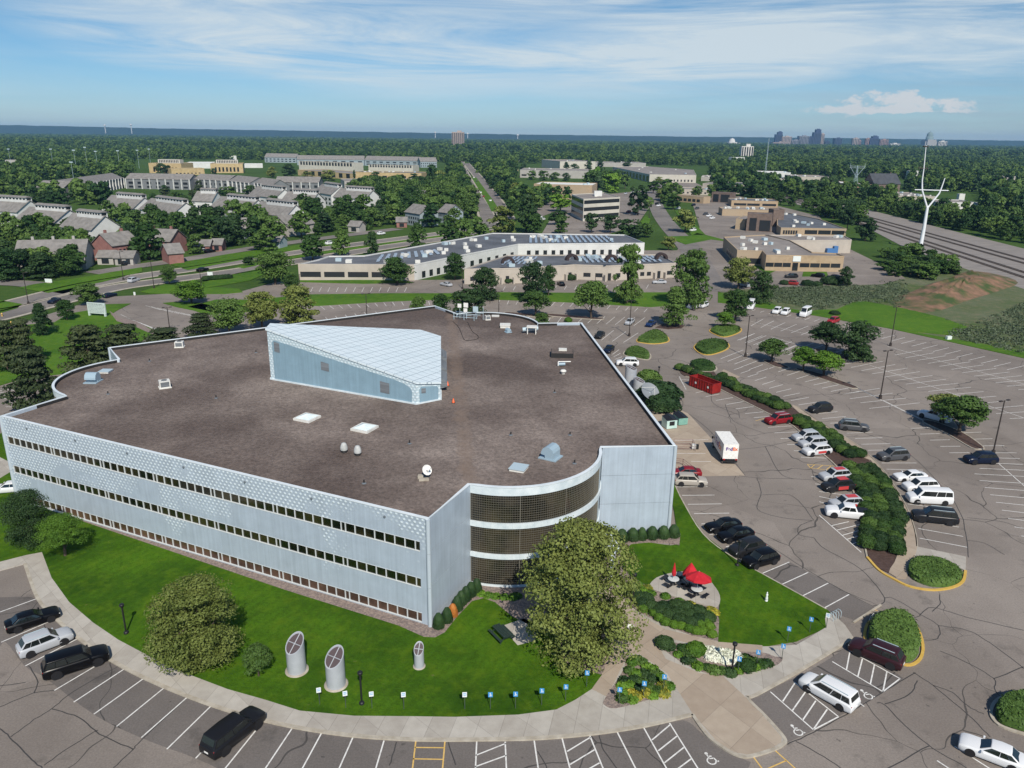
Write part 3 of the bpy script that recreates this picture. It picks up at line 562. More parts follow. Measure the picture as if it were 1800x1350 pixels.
# ================================================================= THE OFFICE BUILDING
def panelmat(name,T,dots,base=(0.385,0.452,0.525),light=(0.70,0.78,0.82)):
    m,nt,b=newmat(name); g=nt.nodes.new('ShaderNodeNewGeometry')
    dt=nt.nodes.new('ShaderNodeVectorMath'); dt.operation='DOT_PRODUCT'; nt.links.new(g.outputs['Position'],dt.inputs[0]); dt.inputs[1].default_value=(T[0],T[1],0)
    s=nt.nodes.new('ShaderNodeSeparateXYZ'); nt.links.new(g.outputs['Position'],s.inputs[0])
    x,z=dt.outputs['Value'],s.outputs[2]
    rib=mth('FRACT',mth('MULTIPLY',x,1/0.61,nt),None,nt)
    ribl=mth('LESS_THAN',rib,0.10,nt)
    cb=nt.nodes.new('ShaderNodeCombineXYZ'); nt.links.new(x,cb.inputs[0]); nt.links.new(z,cb.inputs[1])
    n=nd('ShaderNodeTexNoise',nt,i_Scale=0.5,i_Detail=5,i_Roughness=0.6); nt.links.new(cb.outputs[0],n.inputs[0])
    # streaky weathering below each joint
    sx=nt.nodes.new('ShaderNodeCombineXYZ'); nt.links.new(mth('MULTIPLY',x,3,nt),sx.inputs[0]); nt.links.new(mth('MULTIPLY',z,0.12,nt),sx.inputs[1])
    n2=nd('ShaderNodeTexNoise',nt,i_Scale=1.0,i_Detail=4); nt.links.new(sx.outputs[0],n2.inputs[0])
    f=mth('ADD',mth('MULTIPLY',n.outputs[0],0.5,nt),mth('MULTIPLY',n2.outputs[0],0.5,nt),nt)
    col=mixc(nt,ramp(nt,f,[(0.35,0),(0.65,1)]),tuple(c*0.88 for c in base),tuple(min(1,c*1.10) for c in base))
    col=mixc(nt,mth('MULTIPLY',ribl,0.16,nt),col,tuple(c*0.6 for c in base))
    if dots:  # raised dimples, with sun glints on them painted in as lighter dots
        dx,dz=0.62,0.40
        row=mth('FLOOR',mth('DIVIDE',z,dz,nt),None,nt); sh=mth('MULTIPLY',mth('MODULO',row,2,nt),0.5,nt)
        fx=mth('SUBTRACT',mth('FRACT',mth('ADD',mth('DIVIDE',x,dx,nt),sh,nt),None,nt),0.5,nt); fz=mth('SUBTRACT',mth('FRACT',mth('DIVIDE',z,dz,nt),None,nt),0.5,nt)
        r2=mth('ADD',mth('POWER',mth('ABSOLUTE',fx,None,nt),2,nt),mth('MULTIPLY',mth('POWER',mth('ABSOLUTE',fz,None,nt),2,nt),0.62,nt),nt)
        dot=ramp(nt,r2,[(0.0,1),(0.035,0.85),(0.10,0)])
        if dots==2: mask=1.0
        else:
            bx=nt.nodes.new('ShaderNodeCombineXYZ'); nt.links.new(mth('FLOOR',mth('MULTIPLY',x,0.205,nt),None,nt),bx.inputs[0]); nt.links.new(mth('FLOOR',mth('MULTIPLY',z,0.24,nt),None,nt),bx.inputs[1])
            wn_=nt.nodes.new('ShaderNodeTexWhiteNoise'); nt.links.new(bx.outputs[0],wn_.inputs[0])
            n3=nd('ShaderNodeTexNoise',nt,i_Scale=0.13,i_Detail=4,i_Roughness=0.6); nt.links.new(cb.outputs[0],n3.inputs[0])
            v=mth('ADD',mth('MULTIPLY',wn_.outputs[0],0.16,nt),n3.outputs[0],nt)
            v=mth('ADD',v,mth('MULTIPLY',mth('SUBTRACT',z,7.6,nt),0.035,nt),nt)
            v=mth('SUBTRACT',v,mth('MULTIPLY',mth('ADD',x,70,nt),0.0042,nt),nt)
            mask=ramp(nt,v,[(0.53,0),(0.60,1)])  # painted glints kept to patches, denser high up and towards the left
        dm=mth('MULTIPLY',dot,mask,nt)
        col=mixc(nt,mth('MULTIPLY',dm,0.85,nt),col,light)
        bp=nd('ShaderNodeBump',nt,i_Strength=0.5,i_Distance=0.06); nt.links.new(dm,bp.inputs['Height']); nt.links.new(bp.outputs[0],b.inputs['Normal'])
    nt.links.new(col,b.inputs['Base Color']); b.inputs['Roughness'].default_value=0.42; b.inputs['Specular IOR Level'].default_value=0.5
    return m
BC=Vector((-21.595,116.842)); BA=-0.42918; HB=12.44; DL,HL,OF,SS=38.92,32.752,-0.154,9.12
BAND_Z=[(0.25,1.42),(4.38,5.52),(8.58,9.74)]
M['roofing']=noisy('roof_ballast',(0.135,0.105,0.090),(0.250,0.205,0.178),0.075,detail=10,c2=(0.098,0.074,0.063),big=0.04,bump=0.7,bscale=5)
nt=M['roofing'].node_tree; b=nt.nodes['Principled BSDF']; src=b.inputs['Base Color'].links[0].from_socket
g=nt.nodes.new('ShaderNodeNewGeometry'); f=nd('ShaderNodeTexNoise',nt,i_Scale=2.2,i_Detail=6,i_Roughness=0.85); nt.links.new(g.outputs['Position'],f.inputs[0])
mu=nd('ShaderNodeMix',nt,data_type='RGBA',blend_type='MULTIPLY'); mu.inputs[0].default_value=1; nt.links.new(src,mu.inputs[6]); nt.links.new(ramp(nt,f.outputs[0],[(0.34,0.55),(0.66,1.55)]),mu.inputs[7]); # a worn, sandier track across the ballast from the penthouse hoods to the front
pa_,pb_=P(798,600,12),P(828,880,12); dd_=(pb_-pa_).normalized(); dt=nt.nodes.new('ShaderNodeVectorMath'); dt.operation='DOT_PRODUCT'; nt.links.new(g.outputs['Position'],dt.inputs[0]); dt.inputs[1].default_value=(-dd_.y,dd_.x,0)
c0_=-dd_.y*pa_.x+dd_.x*pa_.y; wv=nd('ShaderNodeTexNoise',nt,i_Scale=0.25,i_Detail=5,i_Roughness=0.7); nt.links.new(g.outputs['Position'],wv.inputs[0])
ds=mth('ABSOLUTE',mth('ADD',mth('SUBTRACT',dt.outputs['Value'],float(c0_),nt),mth('MULTIPLY',mth('SUBTRACT',wv.outputs[0],.5,nt),4.0,nt),nt),None,nt)
tr=mth('MULTIPLY',ramp(nt,ds,[(0.0,1),(0.9,.6),(1.0,0)]),ramp(nt,wv.outputs[0],[(.35,.2),(.6,.75)]),nt)
nt.links.new(mixc(nt,tr,mu.outputs[2],(0.205,0.150,0.115)),b.inputs['Base Color'])
M['coping']=noisy('coping',(0.60,0.66,0.69),(0.72,0.77,0.80),0.4,rough=0.4)
M['membrane']=flat('black_membrane',(0.018,0.017,0.017),0.8)
M['bandwhite']=noisy('white_band',(0.52,0.60,0.64),(0.68,0.74,0.77),0.8,rough=0.4)
M['frame']=flat('window_frame',(0.62,0.65,0.66),0.5)
M['postm']=flat('corner_metal',(0.42,0.48,0.53),0.75,0,.2)
M['gridm']=flat('mullion_grid',(0.15,0.14,0.115),0.6)
M['joint']=flat('panel_joint',(0.14,0.16,0.18),0.7)
def glassmat(name,c0,c1):
    m,nt,b=newmat(name); g=nt.nodes.new('ShaderNodeNewGeometry'); n=nd('ShaderNodeTexNoise',nt,i_Scale=0.35,i_Detail=5); nt.links.new(g.outputs['Position'],n.inputs[0])
    nt.links.new(mixc(nt,ramp(nt,n.outputs[0],[(0.42,0),(0.62,1)]),c0,c1),b.inputs['Base Color']); b.inputs['Roughness'].default_value=0.09; b.inputs['Specular IOR Level'].default_value=0.7; return m
M['win']=glassmat('tinted_window',(0.006,0.008,0.004),(0.035,0.030,0.012))
M['winlow']=glassmat('tinted_window_brown',(0.05,0.028,0.018),(0.12,0.068,0.045))  # browner glass colour for the lowest ribbon windows
M['wincurt']=glassmat('curtain_glass',(0.010,0.009,0.006),(0.050,0.040,0.024))
bld=thing('office_building','large three-storey office building with pale blue metal walls, ribbon windows and a gravel roof','office building',(BC.x,BC.y,0))
def wpart(mb,name,mats,t=None,sub=None):
    t=t or bld; o=mb.build(name,mats,sub or t)
    o.location=(-t.location.x,-t.location.y,-t.location.z) if sub is None else (0,0,0); return o
outline=[]
faces=[]
def rot(p,k):
    a=k*2*math.pi/3; d=Vector(p)-BC; return BC+Vector((d.x*math.cos(a)-d.y*math.sin(a),d.x*math.sin(a)+d.y*math.cos(a)))
T0=Vector((math.cos(BA),math.sin(BA))); N0=Vector((math.sin(BA),-math.cos(BA)))
A_=BC+N0*DL+T0*(OF-HL); B_=BC+N0*DL+T0*(OF+HL); C_=B_-N0*SS; L_=A_-N0*SS
D_=rot(L_,1)
AC=Vector((-0.37,86.592)); ra0=math.atan2(C_.y-AC.y,C_.x-AC.x); ra1=math.atan2(D_.y-AC.y,D_.x-AC.x); RA=((C_-AC).length+(D_-AC).length)/2
if ra1<ra0: ra1+=2*math.pi
NARC=28
arc0=[AC+Vector((math.cos(ra0+(ra1-ra0)*k/NARC),math.sin(ra0+(ra1-ra0)*k/NARC)))*RA for k in range(NARC+1)]
for k in range(3):
    outline+= [rot(A_,k),rot(B_,k)]+[rot(p,k) for p in arc0]
core=offset([Vector((p.x,p.y,0)) for p in outline],-0.22)
mb=MB(); mb.prism(core,0,HB-0.5,0); wpart(mb,'inner_wall',M['membrane'])
mb=MB(); mb.sheet(offset([Vector((p.x,p.y,0)) for p in outline],-0.35),HB-0.46); wpart(mb,'roof',M['roofing'])
# coping and inner parapet face
O=outline+[outline[0]]
def closedring(d0,d1,z0,z1,mb):
    a=offset([Vector((p.x,p.y,0)) for p in outline],d0); c=offset([Vector((p.x,p.y,0)) for p in outline],d1); n=len(a)
    for i in range(n):
        j=(i+1)%n; mb.prism([a[i],a[j],c[j],c[i]],z0,z1)
mb=MB(); closedring(0.05,-0.32,HB-0.02,HB+0.07,mb); par=wpart(mb,'parapet',M['coping'])
mb=MB(); closedring(-0.18,-0.34,HB-0.6,HB-0.025,mb); wpart(mb,'parapet_upstand',M['membrane'])
def strip(mb,p,q,z0,z1,m=0,out=0.0,inn=0.2):
    d=(Vector(q)-Vector(p)).normalized(); n=Vector((d.y,-d.x)); mb.prism([Vector(p)+n*out,Vector(q)+n*out,Vector(q)-n*inn,Vector(p)-n*inn],z0,z1,m,bottom=True)
for k in range(3):
    A,B=rot(A_,k),rot(B_,k); T=(B-A).normalized(); N=Vector((T.y,-T.x)); L=(B-A).length
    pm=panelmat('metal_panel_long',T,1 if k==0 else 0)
    pm2=panelmat('metal_panel_end',N,0)
    mb=MB(); zs=[0]+[z for bz in BAND_Z for z in bz]+[HB-0.02]
    for i in range(0,len(zs),2): strip(mb,A,B,zs[i],zs[i+1],0)
    for z0,z1 in BAND_Z:    # solid ends beside the windows
        strip(mb,A,A+T*0.55,z0,z1); strip(mb,B-T*1.0,B,z0,z1)
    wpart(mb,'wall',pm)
    # ribbon windows: seven panes and a narrow one in each bay
    x0=0.55; bw=(L-1.0-0.55)/7
    for fl,(z0,z1) in enumerate(BAND_Z):
        for bay in range(7):
            s=x0+bay*bw; ga=MB(); strip(ga,A+T*s,A+T*(s+bw),z0,z1,0,-0.10,0.16)
            w=wpart(ga,'ribbon_window',M['winlow'] if fl==0 else M['win'])
            fr=MB(); pw=(bw-0.55)/7; xs=[s+i*pw for i in range(8)]+[s+bw]
            for x in xs[:-1]: strip(fr,A+T*(x-0.035),A+T*(x+0.035),z0+.07,z1-.05,0,0.02,0.11)
            strip(fr,A+T*s,A+T*(s+bw),z0,z0+0.07,0,0.035,0.11); strip(fr,A+T*s,A+T*(s+bw),z1-.05,z1,0,0.02,0.11)
            wpart(fr,'window_frame',M['frame'],sub=w)
    # end walls: plain ribbed panels, joints at the floors
    mb=MB(); Cc=rot(C_,k); Ll=rot(L_,k)
    for p,q in ((B,Cc),(Ll,A)):
        mb=MB(); z=[0,0.95,1.0,4.72,4.76,8.62,8.66,HB-0.02]
        for i in range(0,8,2): strip(mb,p,q,z[i],z[i+1],0)
        for i in (1,3,5): strip(mb,p,q,z[i],z[i+1],1,-0.03)
        wpart(mb,'end_wall',[pm2,M['joint']])
    for p in (A,B):
        mb=MB()
        for z0,z1 in ((0,4.70),(4.74,8.60),(8.64,HB-0.02)): mb.tube((p.x,p.y,z0),(p.x,p.y,z1),0.24,n=16)
        wpart(mb,'corner_post',M['postm'])
    # curved glass front
    arc=[rot(p,k) for p in arc0]
    def ring(mb,z0,z1,out,inn,m=0,a=0,b=NARC):
        for i in range(a,b): strip(mb,arc[i],arc[i+1],z0,z1,m,out,inn)
    for z0,z1,o_ in ((HB-1.0,HB-0.02,0),(7.5,8.12,.12),(3.7,4.25,.12),(0,.35,.05)): mb=MB(); ring(mb,z0,z1,o_,0.2); wpart(mb,'curved_band',M['bandwhite'])
    e=NARC-4
    mb=MB()
    for z0,z1 in ((0.35,3.7),(4.25,7.5),(8.12,HB-1.0)): ring(mb,z0,z1,-0.02,0.2,0,e,NARC)
    wpart(mb,'curved_wall',panelmat('metal_panel_curved',T,0,(0.34,0.40,0.44)))
    for z0,z1 in ((0.35,3.7),(4.25,7.5),(8.12,HB-1.0)):
        gm=MB(); ring(gm,z0,z1,-0.12,0.2,0,0,e); w=wpart(gm,'curtain_window',M['wincurt'])
        gr=MB(); nr=int((z1-z0)/0.27)
        for j in range(1,nr): 
            z=z0+(z1-z0)*j/nr; ring(gr,z-.010,z+.010,-0.06,0.10,0,0,e)
        for i in range(e):
            for t in (0,.333,.667):
                p=arc[i].lerp(arc[i+1],t); q=arc[i].lerp(arc[i+1],t+0.022 if (i%7 or t) else 0.10); strip(gr,p,q,z0,z1,0,-0.05,0.11)
        wpart(gr,'window_grid',M['gridm'],sub=w)
# small round scuppers under the front parapet
mb=MB()
for k in range(7):
    p=A_.lerp(B_,(k+0.55)/7.1); mb.tube((p.x,p.y,HB-0.85),(p.x+N0.x*.12,p.y+N0.y*.12,HB-0.85),0.13,n=10)
wpart(mb,'overflow_spout',M['joint'])
# entrance canopy, white, reaching out from the curved front
e0,e1=P(1041,938,4.1),P(1071,970,4.1); c0=P(1060,918,4.1)
mb=MB(); mb.prism([Vector((e0.x,e0.y)),Vector((e1.x,e1.y)),Vector((e1.x+1.3,e1.y+1.0)),Vector((c0.x,c0.y))],3.6,4.2,0,None,True); mb.box((e1.x+.5,e1.y+.6,1.8),(0.5,0.5,3.6)); wpart(mb,'entrance_canopy',M['bandwhite'])
# ---- penthouse on the roof
RZ=HB-0.46
pl=[(-37.6,114.0,20.0),(-13.55,103.1,15.2),(-10.35,105.25,14.6),(-12.8,131.6,14.6),(-16.5,133.6,15.2),(-37.9,117.5,20.0)]
n=len(pl); mb=MB()
base=[Vector((p[0],p[1])) for p in pl]
for i in range(n):
    p,q=pl[i],pl[(i+1)%n]; mb.add([(p[0],p[1],RZ-.1),(q[0],q[1],RZ-.1),(q[0],q[1],q[2]),(p[0],p[1],p[2])],[(0,1,2,3)],0)
PT=Vector((24.05,-10.9)).normalized()
M['pent']=panelmat('penthouse_trim',PT,2,(0.46,0.57,0.62))
M['pblue']=panelmat('penthouse_siding',PT,0,(0.22,0.335,0.41))
ph=wpart(mb,'penthouse',M['pent'])
def wallpoly(i,L,out,mb,m=0):
    """polygon given as (fraction along wall i, fraction of the height there)"""
    p,q=Vector(pl[i]),Vector(pl[(i+1)%n]); d=(q-p); d.z=0; nn=Vector((d.y,-d.x,0)).normalized(); vs=[]
    for a,h in L:
        t=p.lerp(q,a); vs.append(Vector((t.x,t.y,RZ+(t.z-RZ)*h))+nn*out)
    mb.add(vs,[tuple(range(len(vs)))],m); return nn
mb=MB(); wallpoly(0,[(0.03,0.02),(0.97,0.03),(0.975,0.52),(0.965,0.68),(0.93,0.78),(0.86,0.83),(0.07,0.83),(0.045,0.82),(0.032,0.78),(0.03,0.72)],0.03,mb); wallpoly(1,[(0.12,0.05),(0.90,0.05),(0.92,0.7),(0.84,0.82),(0.2,0.82),(0.12,0.70)],0.03,mb)
wpart(mb,'siding_panel',M['pblue'],sub=ph)
M['louvre']=noisy('louvre',(0.20,0.22,0.24),(0.12,0.13,0.14),0.4,stretch=(0,(0.2,0.2,12)))
for i,a0,a1,h0,h1 in ((0,.045,.085,.60,.80),(0,.375,.43,.47,.68),(0,.77,.83,.22,.62),(1,.2,.38,.50,.74)):
    mb=MB(); wallpoly(i,[(a0,h0),(a1,h0),(a1,h1),(a0,h1)],0.07,mb); wpart(mb,'louvre',M['louvre'],sub=ph)
M['proof']=None
m,nt,b=newmat('penthouse_roof_panels'); g=nt.nodes.new('ShaderNodeNewGeometry')
mp=nt.nodes.new('ShaderNodeMapping'); nt.links.new(g.outputs['Position'],mp.inputs[0]); mp.inputs['Rotation'].default_value=(0,0,R(24.6)); mp.inputs['Scale'].default_value=(1/1.55,1/1.55,0)
s=nt.nodes.new('ShaderNodeSeparateXYZ'); nt.links.new(mp.outputs[0],s.inputs[0])
j=mth('MAXIMUM',mth('LESS_THAN',mth('FRACT',s.outputs[0],None,nt),0.07,nt),mth('LESS_THAN',mth('FRACT',s.outputs[1],None,nt),0.07,nt),nt)
nn_=nd('ShaderNodeTexNoise',nt,i_Scale=0.4,i_Detail=5); nt.links.new(g.outputs['Position'],nn_.inputs[0])
nt.links.new(mixc(nt,mth('MULTIPLY',j,0.85,nt),mixc(nt,nn_.outputs[0],(0.58,0.68,0.72),(0.72,0.79,0.82)),(0.25,0.31,0.35)),b.inputs['Base Color']); b.inputs['Roughness'].default_value=0.5
M['proof']=m
mb=MB(); cen=Vector((sum(p[0] for p in pl)/n,sum(p[1] for p in pl)/n,0))
rv=[]
for p in pl:
    v=Vector(p); d=(v-cen); d.z=0; d.normalize(); rv.append(v+d*0.22+Vector((0,0,0.12)))
mb.add(rv,[tuple(range(n))]); mb.add(rv+[v-Vector((0,0,0.25)) for v in rv],[(i,i+n,(i+1)%n+n,(i+1)%n) for i in range(n)])
wpart(mb,'penthouse_roof',M['proof'],sub=ph)
mb=MB(); bb=[Vector((p[0],p[1],0)) for p in pl]; bb=bb+[bb[0]]; ribbon(mb,bb,0.35,RZ,0,0,RZ+0.22); wpart(mb,'penthouse_kerb',M['bandwhite'],sub=ph)
for t in (0.14,0.38,0.62):
    p=Vector(pl[2]).lerp(Vector(pl[3]),t); q=Vector(pl[2]).lerp(Vector(pl[3]),t+0.17)
    mb=MB(); o=Vector((1.05,0.1,0))
    mb.add([(p.x,p.y,RZ+2.2),(q.x,q.y,RZ+2.2),(q.x+o.x,q.y,RZ+1.5),(p.x+o.x,p.y,RZ+1.5),(p.x,p.y,RZ+.5),(q.x,q.y,RZ+.5),(q.x+o.x,q.y,RZ+.8),(p.x+o.x,p.y,RZ+.8)],[(0,3,2,1),(0,4,7,3),(1,2,6,5),(4,5,6,7)],0)
    mb.add([(p.x+o.x,p.y,RZ+1.5),(q.x+o.x,q.y,RZ+1.5),(q.x+o.x,q.y,RZ+.8),(p.x+o.x,p.y,RZ+.8)],[(0,1,2,3)],1)
    wpart(mb,'intake_hood',[M['louvre'],M['black']],sub=ph)
# ---- things standing on the roof; traffic-worn path and patches of newer ballast lie in the roof itself
M['fibre']=noisy('skylight_dome',(0.62,0.72,0.74),(0.74,0.82,0.83),2,rough=0.3)
M['bluemetal']=flat('blue_grey_metal',(0.30,0.40,0.47),0.45)
M['capgrey']=noisy('galvanised_cap',(.38,.39,.38),(.50,.51,.50),2,rough=.5)
M['offwhite']=noisy('offwhite_metal',(0.62,0.61,0.56),(0.74,0.73,0.69),1.5,rough=0.5)
def onroof(u,v): p=P(u,v,RZ+.01); return (p.x,p.y,p.z)
def skylight(u,v,lab,w=2.6):
    t=thing('skylight',lab,'skylight',onroof(u,v),R(24.6)*-1,'skylights on the gravel roof')
    mb=MB(); mb.box((0,0,.14),(w,w,.3)); mb.build('kerb_frame',M['offwhite'],t)
    mb=MB(); h=w/2-.2; mb.add([(-h,-h,.3),(h,-h,.3),(h,h,.3),(-h,h,.3),(0,0,.75)],[(0,1,4),(1,2,4),(2,3,4),(3,0,4)]); mb.build('pyramid_glazing',M['fibre'],t)
skylight(540,736,'pale pyramid skylight on the gravel roof, nearer the long blue penthouse wall'); skylight(641,754,'pale pyramid skylight on the gravel roof, below the low end of the penthouse')
def hood(u,v,lab,s=1.0,rz=0):
    t=thing('roof_scoop_vent',lab,'roof vent',onroof(u,v),rz)
    mb=MB(); mb.box((0,0,.06),(2.2*s,2.0*s,.14)); mb.build('base_flange',M['bluemetal'],t)
    mb=MB(); pr=[(-.75,.13),(-.75,.9),(-.6,1.25),(-.2,1.5),(.25,1.5),(.62,1.25),(.8,.85),(.85,.55),(.35,.5),(.3,.13)]
    vs=[(x*s,y*s*.85,z*s) for y in (-1,1) for x,z in pr]; k=len(pr)
    mb.add(vs,[tuple(range(k)),tuple(range(2*k-1,k-1,-1))]+[(i,k+i,k+(i+1)%k,(i+1)%k) for i in range(k)]); mb.build('curved_hood',M['bluemetal'],t)
hood(164,671,'curved pale blue scoop vent near the left rounded end of the roof',1.0,R(-90)); hood(968,804,'curved blue scoop vent near the curved glass front of the roof',1.05,R(150)); hood(893,584,'small curved vent on the far part of the roof',.55,R(30))
def hatch(u,v,lab,w=2.0,h=.35,m='steel',rz=0,asp=1):
    t=thing('roof_hatch',lab,'roof hatch',onroof(u,v),rz); mb=MB(); mb.box((0,0,h*.4),(w*.92,w*.92*asp,h*.8)); mb.build('kerb_frame',M['offwhite'],t)
    mb=MB(); mb.box((0,0,h*.9),(w,w*asp,h*.25)); mb.build('lid',M[m],t)
hatch(186,654,'flat pale hatch beside the scoop vent on the left part of the roof',1.7,.3); hatch(912,825,'flat pale blue hatch left of the scoop vent near the curved glass',1.9,.35,'steel',R(-20)); hatch(888,575,'low white hatch on the far part of the roof, beside the small curved vent',2.1,.6,'offwhite'); hatch(871,556,'flat white cover at the far curved parapet',1.6,.15,'offwhite')
def acunit(u,v,lab,w,l,h,rz):
    t=thing('rooftop_unit',lab,'air conditioner',onroof(u,v),rz); mb=MB(); mb.box((0,0,h/2+.12),(w,l,h)); mb.box((0,0,.06),(w*1.15,l*1.15,.12)); mb.build('casing',M['offwhite'],t)
    mb=MB(); mb.box((w/2+.005,0,h/2+.12),(.03,l*.8,h*.75)); mb.build('grille',M['louvre'],t); mb=MB(); mb.lathe((0,0,h+.12),[(.32*w,0),(.32*w,.06),(.25*w,.08)],14); mb.build('fan_guard',M['louvre'],t)
acunit(290,681,'boxy off-white air conditioner on the left of the gravel roof',1.3,1.5,1.0,R(-60)); acunit(316,610,'small white air conditioner near the far left parapet',1.2,1.4,.9,R(-80))
acunit(857,562,'small white unit beside the antenna rack at the far parapet',1.0,1.0,.8,R(-70))
def cone(u,v,lab):
    t=thing('turbine_vent',lab,'roof vent',onroof(u,v),0,'pair of cone vents on the roof'); mb=MB(); mb.lathe((0,0,0),[(.34,0),(.34,.35)],14); mb.build('base_collar',M['membrane'],t)
    mb=MB(); mb.lathe((0,0,.35),[(.44,0),(.46,.28),(.36,.62),(.24,.84),(.08,.9)],16); mb.build('cap',M['capgrey'],t)
cone(605,795,'left one of the two cone-capped vents on the gravel roof'); cone(629,800,'right one of the two cone-capped vents on the gravel roof')
t=thing('satellite_dish','white satellite dish on a short mast near the front of the roof','satellite dish',onroof(751,842))
mb=MB(); d=Vector((.55,-.65,.5)).normalized(); x=d.orthogonal().normalized(); y=d.cross(x); vs=[]; cc=Vector((0,0,1.1))
for r,dd in ((0,-.12),(.3,-.08),(.6,.02)):
    for k in range(14): vs.append(cc+x*math.cos(k*math.pi/7)*r+y*math.sin(k*math.pi/7)*r+d*dd)
mb.add(vs,[(j*14+k,j*14+(k+1)%14,(j+1)*14+(k+1)%14,(j+1)*14+k) for j in (0,1) for k in range(14)],0,True); mb.build('reflector',M['white'],t)
mb=MB(); mb.tube((0,0,0),(0,0,1.1),.05); mb.build('mast',M['black'],t); mb=MB(); mb.tube((0,0,.75),cc+d*.8,.04); mb.box(cc+d*.8,(.18,.18,.18)); mb.build('feed_arm',M['offwhite'],t)
t=thing('ballast_block','pair of weathered blocks beside the satellite dish','ballast block',onroof(739,843)); mb=MB(); mb.box((0,.3,.2),(.6,.5,.4)); mb.box((.4,-.2,.12),(1.1,.4,.24),.2); mb.build('block',M['kerb'],t)
t=thing('antenna_rack','steel rack of white panel antennas at the far corner of the roof','antenna rack',onroof(818,561),R(-15))
mb=MB()
for x in (-2.2,0,2.2):
    for y in (-.9,.9): mb.tube((x,y,0),(x,y,1.3),.06)
for y in (-.9,.9): mb.tube((-2.4,y,1.3),(3.6,y,1.3),.06); mb.tube((-2.4,y,.6),(2.4,y,.6),.05)
mb.build('rack',M['steel'],t)
for x,z,s in ((-1.1,2.9,.8),(.3,3.1,.95),(.2,2.0,.8),(2.4,2.4,1.1)):
    mb=MB(); mb.box((x,-.5,z),(s,.12,s),0); o=mb.build('panel_antenna',M['white'] if x<2 else M['steel'],t)
mb=MB()
for x in (-1.1,.3,2.4,4.0): mb.tube((x,-.3,.2),(x,-.3,3.0),.05)
mb.build('mast',M['steel'],t)
t=thing('duct_stand','pale duct on a white four-legged stand at the far right of the roof','duct stand',onroof(933,586),R(-5))
mb=MB(); mb.tube((-1.6,0,.7),(1.4,.4,1.0),.42,n=12); mb.build('duct',M['steel'],t); mb=MB()
for x in (-.6,1.0):
    for y in (-.7,.7): mb.box((x,y,.6),(.16,.16,1.2))
mb.box((.2,0,1.35),(2.0,1.7,.18)); mb.build('stand',M['offwhite'],t)
t=thing('roof_curb_box','dark low roof curb with a white cap on the right of the roof','roof curb',onroof(988,625),R(-3)); mb=MB(); mb.box((0,0,.4),(3.9,3.2,.8)); mb.build('curb',M['membrane'],t); mb=MB(); mb.box((0,0,.81),(3.7,3.0,.02)); mb.build('cover',M['roofing'],t); mb=MB(); mb.box((.1,.6,.95),(1.4,1.2,.25)); mb.build('cap',M['offwhite'],t)
t=thing('vent_pipe','white elbow pipe lying on a small duct on the right of the roof','pipe',onroof(981,644)); mb=MB(); mb.tube((0,0,.1),(0,0,.8),.1); mb.tube((0,0,.8),(2.1,.2,.8),.09); mb.build('pipe',M['white'],t); mb=MB(); mb.tube((0,.3,.3),(1.2,.3,.35),.3,n=10); mb.build('duct',M['bluemetal'],t)
t=thing('mushroom_vent','small round off-white vent below the elbow pipe on the roof','roof vent',onroof(990,657)); mb=MB(); mb.lathe((0,0,0),[(.3,0),(.3,.3),(.5,.35),(.5,.55),(.3,.7)],12); mb.build('cap',M['offwhite'],t)
M['orange']=flat('orange_plastic',(0.75,0.12,0.03),0.5)
for (u,v),lab in (((787,678),'orange cone beside the penthouse hoods'),((797,708),'orange cone standing alone on the roof gravel right of the penthouse')):
    t=thing('traffic_cone',lab,'cone',onroof(u,v)); mb=MB(); mb.lathe((0,0,0),[(.22,.05),(.04,.7)],10); mb.build('cone_body',M['orange'],t); mb=MB(); mb.box((0,0,.025),(.5,.5,.05)); mb.build('base',M['black'],t)

for i,(u,v) in enumerate([(263,635),(190,693),(380,700),(640,850),(720,780),(975,690),(1002,765),(1010,815),(898,765),(450,620),(560,870)]):
    t=thing('vent_stub','short dark pipe stub poking out of the roof gravel','pipe',onroof(u,v),0,'short pipe stubs on the roof'); mb=MB(); mb.tube((0,0,0),(0,0,.45),.09,n=8); mb.build('pipe',M['membrane'],t); mb=MB(); mb.lathe((0,0,0),[(.28,.02),(.12,.12)],10); mb.build('flashing',M['joint'],t)
def cable(L,lab):
    pts=smooth([P(u,v,RZ+.05) for u,v in L],6,False); t=thing('roof_cable',lab,'cable',tuple(pts[0])); mb=MB()
    for a,b in zip(pts,pts[1:]): mb.tube(a,b,.05,n=5,caps=False)
    o=mb.build('cable_run',M['membrane'],t); o.location=-t.location
cable([(822,566),(830,582),(840,590),(838,596),(818,598),(812,588),(806,575),(796,565)],'black cable looping over the gravel below the antenna rack')
# ================================================================= TREES AND SHRUBS
def leafmesh(name,pos,nrm,size,mat,rs,asp=0.75):
    n=len(pos); t=rs.normal(size=(n,3)); a=np.cross(nrm,t); a/=np.linalg.norm(a,axis=1)[:,None]+1e-9; b=np.cross(nrm,a)
    s=(size*(0.6+0.8*rs.random(n)))[:,None] if not np.isscalar(size) else size*(0.6+0.8*rs.random(n))[:,None]
    b=b*asp; v=np.empty((n,4,3)); v[:,0]=pos-a*s*.5; v[:,1]=pos-b*s*.5; v[:,2]=pos+a*s*.5; v[:,3]=pos+b*s*.5
    me=bpy.data.meshes.new(name); me.vertices.add(4*n); me.vertices.foreach_set('co',v.reshape(-1)); me.loops.add(4*n); me.loops.foreach_set('vertex_index',np.arange(4*n,dtype=np.int32))
    me.polygons.add(n); me.polygons.foreach_set('loop_start',np.arange(0,4*n,4,dtype=np.int32)); me.materials.append(mat); me.update(); me.validate(); return me
